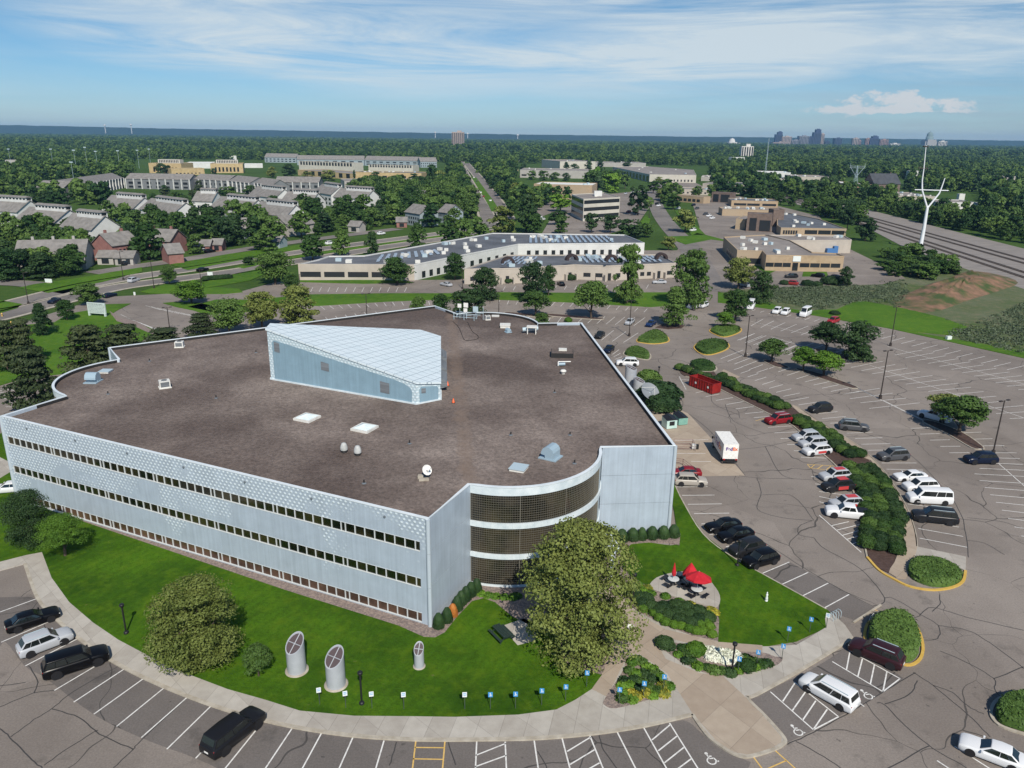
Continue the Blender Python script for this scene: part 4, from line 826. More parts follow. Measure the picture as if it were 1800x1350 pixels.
def crownpts(kind,nleaf,seed,ncl):
    """leaf positions in a crown 10 m tall and 8 m wide"""
    rs=np.random.RandomState(seed); cl=[]; 
    while len(cl)<ncl:
        h=rs.random(); th=rs.random()*2*math.pi; q=rs.random()**0.45
        if kind=='broad': z=0.3+h*9.6; r=4*max(0.0,1-abs((z-4.5)/5.7)**2.7)**.5; cr=0.55+rs.random()*0.75
        elif kind=='round': z=2.2+h*7.6; r=4*max(0.0,1-abs((z-5.6)/4.6)**2.3)**.5; cr=0.75+rs.random()*0.8
        elif kind=='bushy': z=0.4+h*9.2; r=4*max(0.0,1-abs((z-4.0)/6.0)**2.4)**.5; cr=0.7+rs.random()*0.8
        elif kind=='cone': z=1.2+h*8.6; r=4*((10-z)/8.8)**0.62*min(1,(z-.4)/1.8); cr=0.55+rs.random()*0.6
        elif kind=='pine': z=1.6+int(h*7)/7*8.0+rs.random()*.5; r=4*((10.6-z)/9)**0.75; cr=0.7+rs.random()*0.7
        elif kind=='flat': z=4.2+h*5.4; r=4*max(0.0,1-abs((z-5.6)/4.2)**2)**.5; cr=0.6+rs.random()*0.75
        elif kind=='column': z=.8+h*9; r=4*(1-abs((z-4)/6.2)**2.6)**.5 if z<10 else 0; cr=.6+rs.random()*.5
        r=max(0.05,r-cr*.5)*q*((0.9+0.1*math.sin(th*3+seed)) if kind=='broad' else (0.84+0.24*math.sin(th*3+seed)*math.cos(z*.8+seed))); cl.append((r*math.cos(th),r*math.sin(th),z,cr))
    cl=np.array(cl); k=rs.randint(0,ncl,nleaf); d=rs.normal(size=(nleaf,3)); d/=np.linalg.norm(d,axis=1)[:,None]
    d[:,2]=np.abs(d[:,2])*np.where(rs.random(nleaf)<.75,1,-.7); rr=(0.70+0.35*rs.random(nleaf))*cl[k,3]; sq=0.45 if kind=='pine' else 0.8
    pos=cl[k,:3]+d*rr[:,None]*np.array([1.05,1.05,sq]); rad=np.percentile(np.hypot(pos[:,0],pos[:,1]),97); pos[:,:2]*=4.0/rad; pos[:,2]*=10/np.percentile(pos[:,2],99.5); nrm=d+rs.normal(size=(nleaf,3))*0.45; nrm/=np.linalg.norm(nrm,axis=1)[:,None]
    return pos,nrm,rs,cl
TREEM={}
def treeproto(kind,matn,lod,seed=1):
    key=(kind,matn,lod,seed)
    if key in TREEM: return TREEM[key]
    nl,ls,nc={'hi':(34000,.19,170),'mid':(6500,.46,80),'lo':(1500,.95,40),'far':(420,1.7,22)}[lod]
    pos,nrm,rs,cl=crownpts(kind,nl,seed*17+len(kind),nc); me=leafmesh('crown',pos,nrm,ls,M[matn],rs)
    t=MB(); top=7.5 if kind!='flat' else 5.5; r0=.30; t.tube((0,0,-.3),(0.1,0.05,top*.4),r0,r0*.75,7); t.tube((0.1,.05,top*.4),(-.05,0,top),r0*.75,.06,7)
    if lod in('hi','mid'):
        for q in range(7):
            c=cl[q*3%len(cl)]; t.tube((0.08,.04,top*(.25+.07*q)),(c[0]*.8,c[1]*.8,c[2]-.2),.12,.03,5)
    TREEM[key]=(me,t.mesh('trunk',[M['bark']])); return TREEM[key]
def tree(u,vb,vt,w,kind,matn,label,lod=None,group=None,name='tree',seed=None,p=None,h=None,wm=None):
    p=p or P(u,vb); h=h or HT(u,vb,vt); wm=wm or PX(u,vb,w); Y=p.y
    lod=lod or ('hi' if Y<110 and wm>5 else 'mid' if Y<270 else 'lo' if Y<700 else 'far')
    sd=seed if seed is not None else (int(u*7+vb)%3+1)
    cm,tm=treeproto(kind,matn,lod,sd)
    r=thing(name,label,'bush' if name=='bush' else 'tree',(p.x,p.y,0),(u*1.7)%6.28,group); r.scale=(wm/8,wm/8,h/10)
    o=bpy.data.objects.new('crown',cm); C.objects.link(o); o.parent=r
    o=bpy.data.objects.new('trunk',tm); C.objects.link(o); o.parent=r
    return r
A='leaf';DK='leaf_dark';LM='leaf_lime';OL='leaf_olive';PN='leaf_pine'
for a in [
 (1016,1150,932,190,'broad',OL,'huge olive-green tree in front of the curved glass wall'),
 (352,1164,1022,150,'broad',OL,'broad olive tree with foliage to the grass on the front lawn'),
 (56,955,867,80,'bushy',DK,'dark round tree at the left end of the front facade'),
 (115,978,908,76,'flat',LM,'small bright green tree beside the dark one at the left end of the facade'),
 (455,1190,1136,50,'flat','leaf','thin young tree in the lawn between the big olive tree and the metal tubes','mid'),
 (68,724,612,88,'pine',PN,'dark pine against the rounded left end of the building'),
 (160,655,574,90,'pine',PN,'leftmost dark pine of the clump behind the back left wall'),
 (222,640,572,96,'pine',PN,'wide dark pine in the middle of the clump behind the back left wall'),
 (292,618,578,84,'pine',PN,'low dark pine nearest the slanting stone strip'),
 (76,590,534,38,'cone',DK,'dark pointed tree left of the white sign board'),
 (118,563,527,31,'round','leaf','small round street tree between the pointed tree and the sign board'),
 (156,537,499,47,'round','leaf','round tree beside the avenue near the sign board'),
 (14,650,565,66,'pine',PN,'dark pine at the left edge of the photo'),
 (48,645,562,50,'pine',PN,'dark pine second from the left edge'),
 (356,592,552,56,'pine',PN,'dark spreading pine peeping over the back parapet left'),
 (404,588,527,62,'round','leaf','olive tree behind the back parapet, left of three'),
 (461,578,514,58,'round',OL,'olive tree behind the back parapet, middle of three'),
 (525,575,503,68,'bushy',OL,'tallest olive tree behind the back parapet, right of three'),
 (337,534,494,54,'round',LM,'bright green round tree alone on the kidney-shaped verge'),
 (298,499,468,28,'round','leaf','small round tree in the avenue verge below the garages'),
 (437,467,451,19,'round',DK,'little dark round tree in the avenue median'),
 (484,500,442,62,'round','leaf','big loose tree left of the beige end of the long warehouse'),
 (513,511,482,30,'round','leaf','small tree at the foot of the big loose tree by the warehouse'),
 (698,500,453,58,'round','leaf','round tree in front of the beige end of the long warehouse'),
 (800,492,446,36,'round','leaf','tree between the long warehouse and the arched office row'),
 (550,458,414,42,'round','leaf','street tree left of three by the avenue above the warehouse'),
 (602,450,403,32,'cone','leaf','upright street tree with yellowish top above the warehouse'),
 (655,448,407,25,'cone',DK,'narrow dark pointed street tree above the warehouse'),
 (735,437,393,33,'cone','leaf','upright street tree above the middle of the warehouse roof'),
 (790,432,388,36,'bushy','leaf','leafy tree by the road junction, left of three'),
 (814,430,384,34,'bushy','leaf','leafy tree by the road junction, middle of three'),
 (842,422,382,38,'bushy','leaf','leafy tree by the road junction, right of three'),
 (884,412,364,46,'bushy',OL,'broad tree at the foot of the boulevard'),
 (925,408,343,44,'cone',DK,'tall dark tree right of the boulevard foot'),
 (938,412,376,32,'round','leaf','round tree beside the tall dark one at the boulevard foot'),
 (853,527,470,48,'bushy',DK,'dark dense tree in front of the arched office row, left end'),
 (824,562,508,64,'bushy',DK,'dark tree behind the antenna rack on the roof'),
 (736,560,522,28,'flat','leaf','small tree top showing over the back parapet left of the roof corner'),
 (776,562,517,32,'flat','leaf','small tree top showing over the back parapet near the roof corner'),
 (936,530,462,50,'bushy',DK,'tall dark tree before the second arch of the office row'),
 (964,520,467,26,'round','leaf','slim tree beside the tall dark one before the arches'),
 (941,556,512,50,'flat','leaf','spreading tree on the mulched strip in the back lot'),
 (1039,560,495,60,'flat','leaf','wide spreading tree on the end of the mulched strip in the back lot'),
 (953,577,550,28,'flat','leaf','small spreading tree just beyond the far parapet'),
 (1102,533,430,52,'column','leaf','tallest columnar tree in front of the arched office row'),
 (1212,540,440,66,'bushy','leaf','large full tree at the right end of the arched office row'),
 (1184,574,505,54,'cone','leaf','tree on the round island with yellow kerb in the back lot'),
 (1292,565,509,46,'round','leaf','round tree by the entrance drive of the back lot'),
 (1273,578,549,32,'flat',LM,'little bright tree at the edge of an oval hedge island'),
 (1297,508,454,52,'round',OL,'tree with a long shadow in the yard left of the tan office'),
 (1336,532,478,46,'bushy','leaf_dark','very dark purplish tree beside the rough field'),
 (1356,636,596,50,'flat','leaf','small airy tree on the tip of a mulched island in the big lot'),
 (1411,653,610,44,'flat',LM,'left bright small tree of the pair on the mulched island'),
 (1447,661,620,60,'flat',LM,'right bright small tree of the pair on the mulched island'),
 (1451,618,568,56,'flat',DK,'left dark tree of the pair farther back in the big lot'),
 (1503,632,566,66,'bushy',DK,'right larger dark tree of the pair farther back in the big lot'),
 (1656,745,695,62,'flat',OL,'left one of the two trees sharing the island by the navy wagon'),
 (1686,761,697,80,'flat','leaf','right one of the two trees sharing the island by the navy wagon'),
 (1484,503,469,26,'column',DK,'dark upright tree at the corner of the tan office forecourt'),
 (1040,409,375,24,'round',DK,'left of the two round trees in front of the three-storey office'),
 (1073,409,378,30,'round',DK,'right of the two round trees in front of the three-storey office'),
 (985,412,378,26,'cone','leaf','light conical tree left of the three-storey office'),
 (980,395,371,34,'round','leaf','dark round tree behind the light conical one'),
 (985,372,342,38,'round',LM,'lime-tinged round tree behind the three-storey office'),
 (1121,378,327,36,'column',DK,'tall dark tree right of the three-storey office'),
 (1107,418,386,46,'bushy',DK,'dark tree mass at the near end of the industrial road'),
 (1136,417,393,24,'round','leaf','small round tree at the bend of the industrial road'),
 (1204,408,369,42,'round',OL,'olive tree on the green wedge beside the industrial road'),
 (1175,440,416,24,'round',OL,'small olive tree by the corner of the white warehouse'),
 (1183,368,342,28,'round','leaf','round tree on the far green wedge of the industrial road'),
 (1162,352,332,22,'round',OL,'small tree at the far bend of the industrial road'),
 (1148,340,318,24,'round','leaf','round tree beyond the industrial road, left'),
 (1172,336,315,22,'round','leaf','round tree beyond the industrial road, right'),
 (905,356,322,28,'cone',OL,'tree beside the boulevard below the tan office'),
 (900,385,350,22,'round','leaf','tree beside the near end of the boulevard'),
]:
    u,vb,vt,w,kd,mt_,lab=a[:7]; tree(u,vb,vt,w,kd,mt_,lab,a[7] if len(a)>7 else None,name='pine_tree' if kd=='pine' else 'tree')
# shrubs
def shrubproto(kind,matn,seed=1):
    key=('s',kind,matn,seed)
    if key in TREEM: return TREEM[key]
    rs=np.random.RandomState(seed+5); n={'ball':1500,'egg':1500,'perennial':420}[kind]; d=rs.normal(size=(n,3)); d/=np.linalg.norm(d,axis=1)[:,None]
    d[:,2]=np.abs(d[:,2])*.98-.28 if kind!='perennial' else np.abs(d[:,2])
    if kind=='egg': pos=d*np.array([.5,.5,.72]); pos[:,2]+=.27; pos[:,:2]*=(1.0-0.35*np.clip(pos[:,2:3]-.35,0,1)); s=.075
    elif kind=='ball': pos=d*.5*(1+.12*np.sin(d[:,0:1]*7+seed)*np.cos(d[:,1:2]*6)); pos[:,2]=pos[:,2]+.3; s=.085
    else: pos=d*.5*(.5+.5*rs.random((n,1))); s=.2
    nr=d+rs.normal(size=(n,3))*.5; nr/=np.linalg.norm(nr,axis=1)[:,None]; me=leafmesh('foliage',pos,nr,s,M[matn],rs)
    if kind!='perennial':   # closed dark heart under the leaves
        bm=bmesh.new(); bm.from_mesh(me); r=bmesh.ops.create_icosphere(bm,subdivisions=2,radius=.44)
        for v in r['verts']: v.co.z=v.co.z*(1.35 if kind=='egg' else .8)+(.33 if kind=='egg' else .28)
        bm.to_mesh(me); bm.free()
    TREEM[key]=me; return me
def shrub(p,w,h,kind,matn,label,group=None,name='shrub',cat='shrub',z=LZ,rz=0):
    me=shrubproto(kind,matn,int(abs(p[0]*13))%2+1); o=bpy.data.objects.new(name,me); C.objects.link(o); o.location=(p[0],p[1],z); o.scale=(w,w,h); o.rotation_euler.z=(p[0]*3.3)%6.28
    return tag(o,label,cat,group)
for i,(u,v,s) in enumerate([(771,1103,19),(786,1093,18),(804,1072,15),(811,1063,15),(819,1055,15),(828,1047,14),(838,1041,14)]):
    shrub(P(u,v,LZ),1.25,1.15*1.7,'egg',DK,'clipped egg-shaped shrub in the row along the plain wall left of the curved glass','shrubs along the left plain wall')
shrub(P(796,1083,LZ),1.1,1.7,'egg','orange_leaf','browned orange shrub in the clipped row beside the plain wall')
for i,(u,v) in enumerate([(1074,951),(1093,951),(1112,949),(1128,948),(1146,946),(1166,945),(1184,943)]):
    shrub(P(u,v,LZ),1.6 if i!=3 else 1.3,1.9,'egg',DK,'clipped egg-shaped shrub in the row along the plain wall right of the curved glass','shrubs along the right plain wall')
for u,v in ((846,1045),(859,1048),(871,1050),(887,1051),(901,1051),(909,1049)): shrub(P(u,v,LZ),1.3,.9,'perennial',LM,'low lime-green plant at the foot of the curved glass wall','lime plants at the foot of the curved glass wall','plant','plant')
for q in ((1160,900),(1210,905),(1185,935),(1240,955),(1320,960),(1395,950),(1290,990),(1460,960),(1350,1010),(1410,995),(1540,985),(1480,1010),(1420,1040),(1540,1040),(1490,1060),(1600,1030),(1130,870),(1100,850)):
    shrub(P(800+q[0]/3.6,804+q[1]/3.6,LZ),1.75,1.25,'ball',DK,'dark clipped ball shrub in the gravel bed below the patio','dark ball shrubs in the bed below the patio')
for q in ((1190,975),(1258,1000),(1290,1030),(1332,1058),(1385,1075),(1430,1082),(1480,1100),(1525,1115),(1565,1115),(1625,1135),(1550,1070),(1610,1085),(1590,1060)):
    shrub(P(800+q[0]/3.6,803+q[1]/3.6,LZ),1.15,1.0,'ball',LM,'small lime ball shrub edging the gravel bed below the patio','lime ball shrubs edging the patio bed')
for q in ((1190,850),(1240,870),(1215,835),(1160,815),(1330,885),(1420,920),(1490,940),(1620,975),(1640,990),(1605,1000)):
    shrub(P(800+q[0]/3.6,803+q[1]/3.6,LZ),1.3,.9,'perennial','yel_flower' if q[0] in(1215,1490,1620,1640) else LM,'loose yellow-green flowering plant at the top of the patio bed','flowering plants at the top of the patio bed','plant','plant')
for q,k,m_ in (((80,375),2.3,DK),((115,390),1.8,DK),((190,450),1.3,LM),((225,400),1.6,A),((270,440),1.8,A),((330,425),2.4,LM),((250,500),1.4,DK),((350,545),1.6,LM),((300,500),1.4,A),((420,550),1.4,A),((470,575),1.8,A),((540,580),1.5,A),((600,590),1.8,DK),((665,580),1.3,LM),((730,555),2.2,A),((700,490),1.5,LM),((725,470),1.3,A),((790,550),1.5,LM),((845,525),1.8,A),((890,520),1.6,DK),((780,500),1.5,A)):
    shrub(P(1150+q[0]/4.5,1052+q[1]/4.5,LZ),k*.85,k*.62,'ball' if k>2 else 'perennial',m_,'green plant in the long bed with the white flowers','green plants in the long bed with white flowers','plant','plant')
rr=random.Random(4)
for i in range(14):
    t=i/13; u=1150+(395+t*270)/4.5; v=1052+(440+t*45+(i%3-1)*28)/4.5; shrub(P(u,v,LZ),1.25,1.15,'perennial','white_flower' ,'bush full of white flower heads in the long bed','white flowering bushes in the long bed','flowering_bush','bush')
for q,m_ in (((1400,510),LM),((1440,490),A),((1480,510),A),((1520,550),LM),((1560,565),LM),((1590,600),A),((1380,580),A),((1430,600),LM),((1500,600),DK),((1560,640),DK),((1620,630),LM),((1340,660),DK),((1420,650),DK),((1330,700),LM),((1380,690),LM),((1470,670),A),((1650,700),'yel_flower'),((1690,700),LM),((1340,760),LM),((1390,760),'yel_flower'),((1430,780),'yel_flower'),((1320,800),A),((1460,720),DK),((1520,760),'yel_flower'),((1560,770),LM),((1600,740),A),((1650,760),'yel_flower'),((1540,710),A),((1400,800),LM)):
    shrub(P(800+q[0]/4.5,1052+q[1]/4.5,LZ),1.35,.95,'perennial',m_,'leafy plant in the triangular bed beside the walk','plants in the triangular bed','plant','plant')
# hedge of rounded shrubs along the median
def hedge(L,rows,lab,grp,sp=1.75,w=2.25,h=2.0):
    pts=[P(*q) for q in L]; cur=0
    for r_ in range(rows):
        off=(r_-(rows-1)/2)*1.7; ps=offset(pts,off,False); carry=0.9*(r_%2)
        for i in range(len(ps)-1):
            d=ps[i+1]-ps[i]; l=d.length; s=carry
            while s<l:
                q=ps[i]+d*(s/l); k=random.Random(int(q.x*97+q.y*31)); ww=w*k.uniform(.82,1.15)
                shrub((q.x+k.uniform(-.25,.25),q.y+k.uniform(-.25,.25)),ww,ww*k.uniform(.72,.95),'ball',A if k.random()<.55 else DK,lab,grp); s+=sp*k.uniform(.85,1.2)
            carry=s-l
hedge([(1196,650),(1230,662),(1262,674)],1,'rounded shrub of the median hedge behind the red dumpster','hedge shrubs behind the red dumpster')
hedge([(1262,668),(1290,681),(1330,700),(1385,723)],2,'rounded shrub in the far stretch of the median hedge','far stretch of the median hedge')
hedge([(1398,738),(1440,762),(1480,792),(1508,806)],2,'rounded shrub in the middle stretch of the median hedge','middle stretch of the median hedge')
hedge([(1510,826),(1538,868),(1552,915),(1545,975)],3,'rounded shrub in the near stretch of the median hedge','near stretch of the median hedge')
# clipped ground-cover islands
def mound(L,lab,h=0.9,mat='leaf',kerbm='kerb',name='hedge_mound',sm=3):
    pts=smooth(pp(L),sm); kerbm and kerb(L,0.28,True,kerbm,0.15,n=sm); c=sum((Vector(p) for p in pts),Vector())/len(pts)
    rs=np.random.RandomState(int(abs(c.x)*10)); ins=offset([Vector((p.x,p.y,0)) for p in ccw(pts)],-0.35); n=len(ins); mb=MB(); vs=[]; prof=[(1,.05),(.97,.6),(.88,.9),(.6,1.0),(.25,1.05)]
    for f,z in prof: vs+=[(c.x+(p.x-c.x)*f,c.y+(p.y-c.y)*f,z*h) for p in ins]
    fs=[(j*n+k,j*n+(k+1)%n,(j+1)*n+(k+1)%n,(j+1)*n+k) for j in range(4) for k in range(n)]+[tuple(4*n+k for k in range(n))]
    mb.add(vs,fs); me=mb.mesh(name,[M[mat]])
    # leaves over the dome
    xs=[p.x for p in ins];ys=[p.y for p in ins]; area=(max(xs)-min(xs))*(max(ys)-min(ys)); N=int(min(16000,area*110)); P0=[];Nn=[]
    for _ in range(N):
        a=rs.random()*n; i=int(a); p=ins[i].lerp(ins[(i+1)%n],a-i); f=rs.random()**.5*1.0; 
        zf=np.interp(f,[0,.25,.6,.88,.97,1.0],[1.05,1.05,1.0,.9,.6,.1]); 
        if f>.96: zf=rs.random()*.85+.05
        P0.append((c.x+(p.x-c.x)*f,c.y+(p.y-c.y)*f,zf*h+rs.random()*.12)); e=max(0,(f-.8)*5); d=Vector((p.x-c.x,p.y-c.y,0)).normalized(); Nn.append((d.x*e+rs.normal()*.4,d.y*e+rs.normal()*.4,1.0))
    Nn=np.array(Nn); Nn/=np.linalg.norm(Nn,axis=1)[:,None]; lm=leafmesh('l',np.array(P0),Nn,.27,M[mat],rs)
    bm=bmesh.new(); bm.from_mesh(me); bm.from_mesh(lm); bm.to_mesh(me); bm.free(); bpy.data.meshes.remove(lm)
    o=bpy.data.objects.new(name,me); C.objects.link(o); tag(o,lab,'hedge')
mound([(1119,600),(1125,593),(1140,585),(1155,583),(1168,588),(1176,597),(1172,602),(1150,605),(1128,603)],'low clipped hedge filling the lens-shaped island nearest the columnar tree',.9,'leaf','kerb_y')
mound([(1220,612),(1228,603),(1250,599),(1272,601),(1282,608),(1275,616),(1250,624),(1232,622)],'low clipped hedge filling the oval island left of the pale light pole base',.9,'leaf','kerb_y')
mound([(1096,624),(1103,615),(1120,612),(1138,619),(1144,627),(1138,633),(1115,629)],'low clipped hedge island next to the parked white crossover',.9,'leaf','kerb')
mound([(1247,582),(1256,576),(1275,573),(1298,576),(1303,582),(1290,589),(1272,593),(1256,588)],'low clipped hedge island round the little bright tree',.8,'leaf','kerb_y')
mound([(1210,642),(1220,637),(1236,636),(1252,641),(1260,649),(1250,654),(1225,652)],'low clipped hedge at the far tip of the median',1.0,'leaf','kerb')
mound([(1590,1003),(1596,988),(1612,983),(1650,986),(1690,1005),(1696,1022),(1672,1035),(1635,1034),(1600,1020)],'low clipped hedge inside the yellow kerb at the near tip of the median',.9,'leaf',None)
mound([(1520,1112),(1530,1092),(1560,1082),(1590,1086),(1612,1105),(1622,1135),(1618,1158),(1600,1170),(1575,1165),(1545,1150),(1524,1132)],'big round clipped hedge on the island beside the maroon crossover',1.5,'leaf','kerb_y')
mound([(1742,1248),(1755,1230),(1790,1222),(1840,1228),(1880,1260),(1860,1300),(1815,1295),(1765,1280),(1746,1266)],'round clipped hedge on the island at the bottom right edge',1.2,'leaf','kerb')
for u,v,w,h,m_,lab in ((1461,499,7.5,4.0,DK,'big dark round bush at the edge of the rough field'),(1419,502,4.5,3,DK,'dark bush left of the biggest one at the field edge'),(1435,503,4.2,2.6,DK,'lower dark bush between two bigger ones at the field edge'),(1378,500,3.2,2.4,DK,'small dark bush in front of the red hatchback'),(999,566,2.2,2,LM,'small lime bush just beyond the far parapet'),
    (1467,553,3,1.8,DK,'small dark bush on the grass above the red car'),(1155,700,9,5,DK,'large dark shrub mass beside the dish at the right wall'),(1140,672,5,4,A,'rounded green shrub below the pair of grey tubes'),(1165,720,6.5,4.2,DK,'dark shrub next to the green compactor'),(893,497,4,3,DK,'clipped bush before the first arch'),(1003,492,4,3,DK,'clipped bush before the second arch'),(1050,490,4,2.2,DK,'clipped bush before the third arch')):
    shrub(P(u,v,0),w,h,'ball',m_,lab,z=0)
for i in range(9): shrub(P(362+i*5,493-i*.4,0),3.0,2.2,'ball',DK,'bush in the low row round the small white sign by the avenue','bushes round the small white sign')
# trees along the railway and round the yards, single trees one can tell apart
def grove(cells,n,label,group,kinds=('round','bushy'),mats=(A,DK),h=(8,13),w=(8,12),seed=1,lod=None,mind=5.5,name='tree'):
    r=random.Random(seed); us=[p[0] for p in cells]; vs=[p[1] for p in cells]; out=[]; tries=0; W_=[P(*c) for c in cells]; xs=[p.x for p in W_]; ys=[p.y for p in W_]
    while len(out)<n and tries<20000:
        tries+=1; x=r.uniform(min(xs),max(xs)); y=r.uniform(min(ys),max(ys))
        if not inpoly(x,y,W_) or any((x-a)**2+(y-b_)**2<mind*mind for a,b_ in out): continue
        out.append((x,y)); hh=r.uniform(*h); tree(0,0,0,0,r.choice(kinds),r.choice(mats),label,lod,group,name,r.choice((1,2,3)),Vector((x,y,0)),hh,r.uniform(*w))
WOODS=[]
grove([(1480,385),(1492,372),(1530,400),(1520,425),(1490,415)],8,'tree in the thicket between the tan offices and the rail bed','thicket beside the rail bed',h=(9,14),w=(8,11),seed=2)
grove([(1560,482),(1556,452),(1600,445),(1660,468),(1692,480),(1650,488),(1600,498)],26,'low dark bush in the scrub at the edge of the rail bed','scrub by the rail bed',('bushy',),h=(4,7),w=(6,9),seed=3,mind=3.5,name='bush')
grove([(1400,340),(1470,332),(1500,352),(1480,356),(1420,352)],10,'tree in the clump where the tracks leave the woods','clump where the tracks begin',h=(9,15),w=(9,13),seed=5)
grove([(1290,330),(1400,330),(1400,345),(1330,345)],9,'tree behind the tan office park','trees behind the tan office park',seed=6,h=(8,12))
# ================================================================= VEHICLES
PAINT={}
def paint(col):
    if col not in PAINT: PAINT[col]=flat('car_paint',col,0.30,0.0,0.22,0.04)
    return PAINT[col]
WHT=(.72,.73,.74);SIL=(.42,.44,.47);BLK=(.004,.004,.005);NVY=(.007,.012,.030);GRY=(.075,.078,.085);RED=(.22,.012,.018);MAR=(.035,.012,.016);CHA=(.018,.019,.022);GLD=(.38,.35,.31);BLU=(.012,.03,.10)
CAR={ # L,W,H, belt height, (hood z, hood-base x, roof front x, roof rear x, glass base rear x, trunk z), wheel r, wheel xs
 'sedan':(4.85,1.84,1.45,.92,(.95,.20,.03,-.25,-.40,1.05),.33,(.31,-.30)),
 'suv':(4.75,1.88,1.72,1.05,(1.10,.25,.09,-.35,-.47,1.12),.36,(.30,-.31)),
 'wagon':(5.0,1.95,1.80,1.10,(1.14,.25,.10,-.37,-.475,1.17),.38,(.30,-.31)),
 'minivan':(5.15,1.98,1.75,1.02,(1.05,.30,.13,-.43,-.48,1.05),.34,(.31,-.30)),
 'longsuv':(5.6,2.04,1.93,1.18,(1.22,.25,.12,-.41,-.48,1.22),.40,(.31,-.30)),
 'van':(5.9,2.02,2.15,1.25,(1.25,.34,.22,-.46,-.49,1.3),.38,(.33,-.30)),
 'hivan':(5.9,2.02,2.65,1.45,(1.3,.36,.24,-.47,-.49,1.4),.38,(.33,-.30)),
 'pickup':(5.7,2.0,1.85,1.15,(1.18,.22,.10,-.14,-.20,1.15),.40,(.32,-.31))}
VP={}
def smoothed(mb,mats,bev=.07):
    me=mb.mesh('body',mats); bm=bmesh.new(); bm.from_mesh(me); bmesh.ops.remove_doubles(bm,verts=bm.verts,dist=.001)
    ed=[e for e in bm.edges if len(e.link_faces)==2 and e.calc_face_angle(0)>.5]
    bmesh.ops.bevel(bm,geom=ed,offset=bev,segments=2,profile=.6,affect='EDGES',clamp_overlap=True)
    for f in bm.faces: f.smooth=True
    bm.to_mesh(me); bm.free(); return me
def carproto(kind):
    if kind in VP: return VP[kind]
    L,Wd,H,bz,(hz,xw,xf,xr,xb,tz),wr,wx=CAR[kind]; h=Wd/2; st=[]
    # stations along the length: x, half width, bottom, belt, top
    for x,w,zb,zs,zt in ((-.5,.86,.42,bz*.80,tz*.86),(-.488,.93,.26,bz*.90,tz*.97),(-.40,.99,.20,bz,tz),(-.2,1,.20,bz,bz+.02),(xw-.05,1,.20,bz*.98,bz+.0),(xw,1,.20,bz*.96,hz),(.36,.985,.20,bz*.93,hz*.98),(.45,.94,.22,bz*.86,hz*.92),(.487,.87,.26,bz*.75,hz*.82),(.5,.78,.34,bz*.64,hz*.70)):
        st.append((x*L,w*h,zb,zs,zt))
    if kind=='pickup': st=[(x,w,zb,zs,zt) for x,w,zb,zs,zt in st]
    b=MB(); vs=[]
    for x,w,zb,zs,zt in st: vs+=[(x,-w*.90,zb),(x,-w,zb+.22),(x,-w*.985,zs-.1),(x,-w*.88,(zs+zt)/2+.01),(x,0,zt+.02),(x,w*.88,(zs+zt)/2+.01),(x,w*.985,zs-.1),(x,w,zb+.22),(x,w*.90,zb)]
    k=9; fs=[(i*k+j,i*k+(j+1)%k,(i+1)*k+(j+1)%k,(i+1)*k+j) for i in range(len(st)-1) for j in range(k)]; fs+= [tuple(range(k-1,-1,-1)),tuple((len(st)-1)*k+j for j in range(k))]
    b.add(vs,[f[::-1] for f in fs]); body=smoothed(b,[None],.05)
    # cabin
    x0,x1,x2,x3=xw*L,xf*L,xr*L,xb*L; y0=h*.90; y1=h*(.72 if kind in('sedan',) else .80); zb=bz-.03; g=MB(); zr=H-.02
    cv=[(x0,-y0*.86,zb),(x1,-y1*.92,zr-.03),((x1+x2)/2,-y1,zr),(x2,-y1*.95,zr-.03),(x3,-y0*.93,zb),((x0+x3)/2,-y0,zb)]
    cv=cv+[(x,-y,z) for x,y,z in cv]+[(x1,0,zr+.0),((x1+x2)/2,0,zr+.035),(x2,0,zr+.0)]
    g.add(cv,[(0,5,2,1),(5,4,3,2),(6,7,8,11),(11,8,9,10),(0,1,12,7,6),(4,10,9,14,3),(1,2,13,12),(2,3,14,13),(7,12,13,8),(8,13,14,9)])
    cab=smoothed(g,[None],.05)
    gl=[]
    def quad(a,b_,c,d,o):
        q=[Vector(p) for p in (a,b_,c,d)]; nn=(q[1]-q[0]).cross(q[2]-q[0]).normalized(); ce=sum(q,Vector())/4
        if nn.dot(ce-Vector((0,0,bz)))<0: nn=-nn; q=q[::-1]
        m_=MB(); m_.add([ce+(p-ce)+nn*o for p in q],[(0,1,2,3)]); return m_
    lp=lambda a,b_,t: Vector(a).lerp(Vector(b_),t)
    def pane(a,b_,c,d,u0,u1,v0,v1,o=.028): # a,b bottom; d,c top
        P_=lambda u_,v_: lp(lp(a,b_,u_),lp(d,c,u_),v_); return quad(P_(u0,v0),P_(u1,v0),P_(u1,v1),P_(u0,v1),o)
    gl.append(('windscreen',pane(cv[0],cv[6],cv[7],cv[1],.05,.95,.08,.93)))
    gl.append(('rear_window',pane(cv[4],cv[10],cv[9],cv[3],.08,.92,.30 if kind!='sedan' else .06,.92)))
    for s in (0,6):
        A0,A5,A4,A3,A2,A1=cv[s+0],cv[s+5],cv[s+4],cv[s+3],cv[s+2],cv[s+1]
        gl.append(('side_window',pane(A0,A5,A2,A1,.14,.97,.12,.88))); 
        gl.append(('side_window',pane(A5,A4,A3,A2,.01,.50,.12,.88) if kind!='pickup' else pane(A5,A4,A3,A2,.03,.8,.14,.86)))
        if kind!='pickup': gl.append(('side_window',pane(A5,A4,A3,A2,.53,.93,.14,.86)))
    glm=[(n_,m_.mesh(n_,[M['glass']])) for n_,m_ in gl]
    wb=MB(); wb.tube((0,-.11,0),(0,.11,0),wr,wr,18); tyre=wb.mesh('tyre',[M['tyre']])
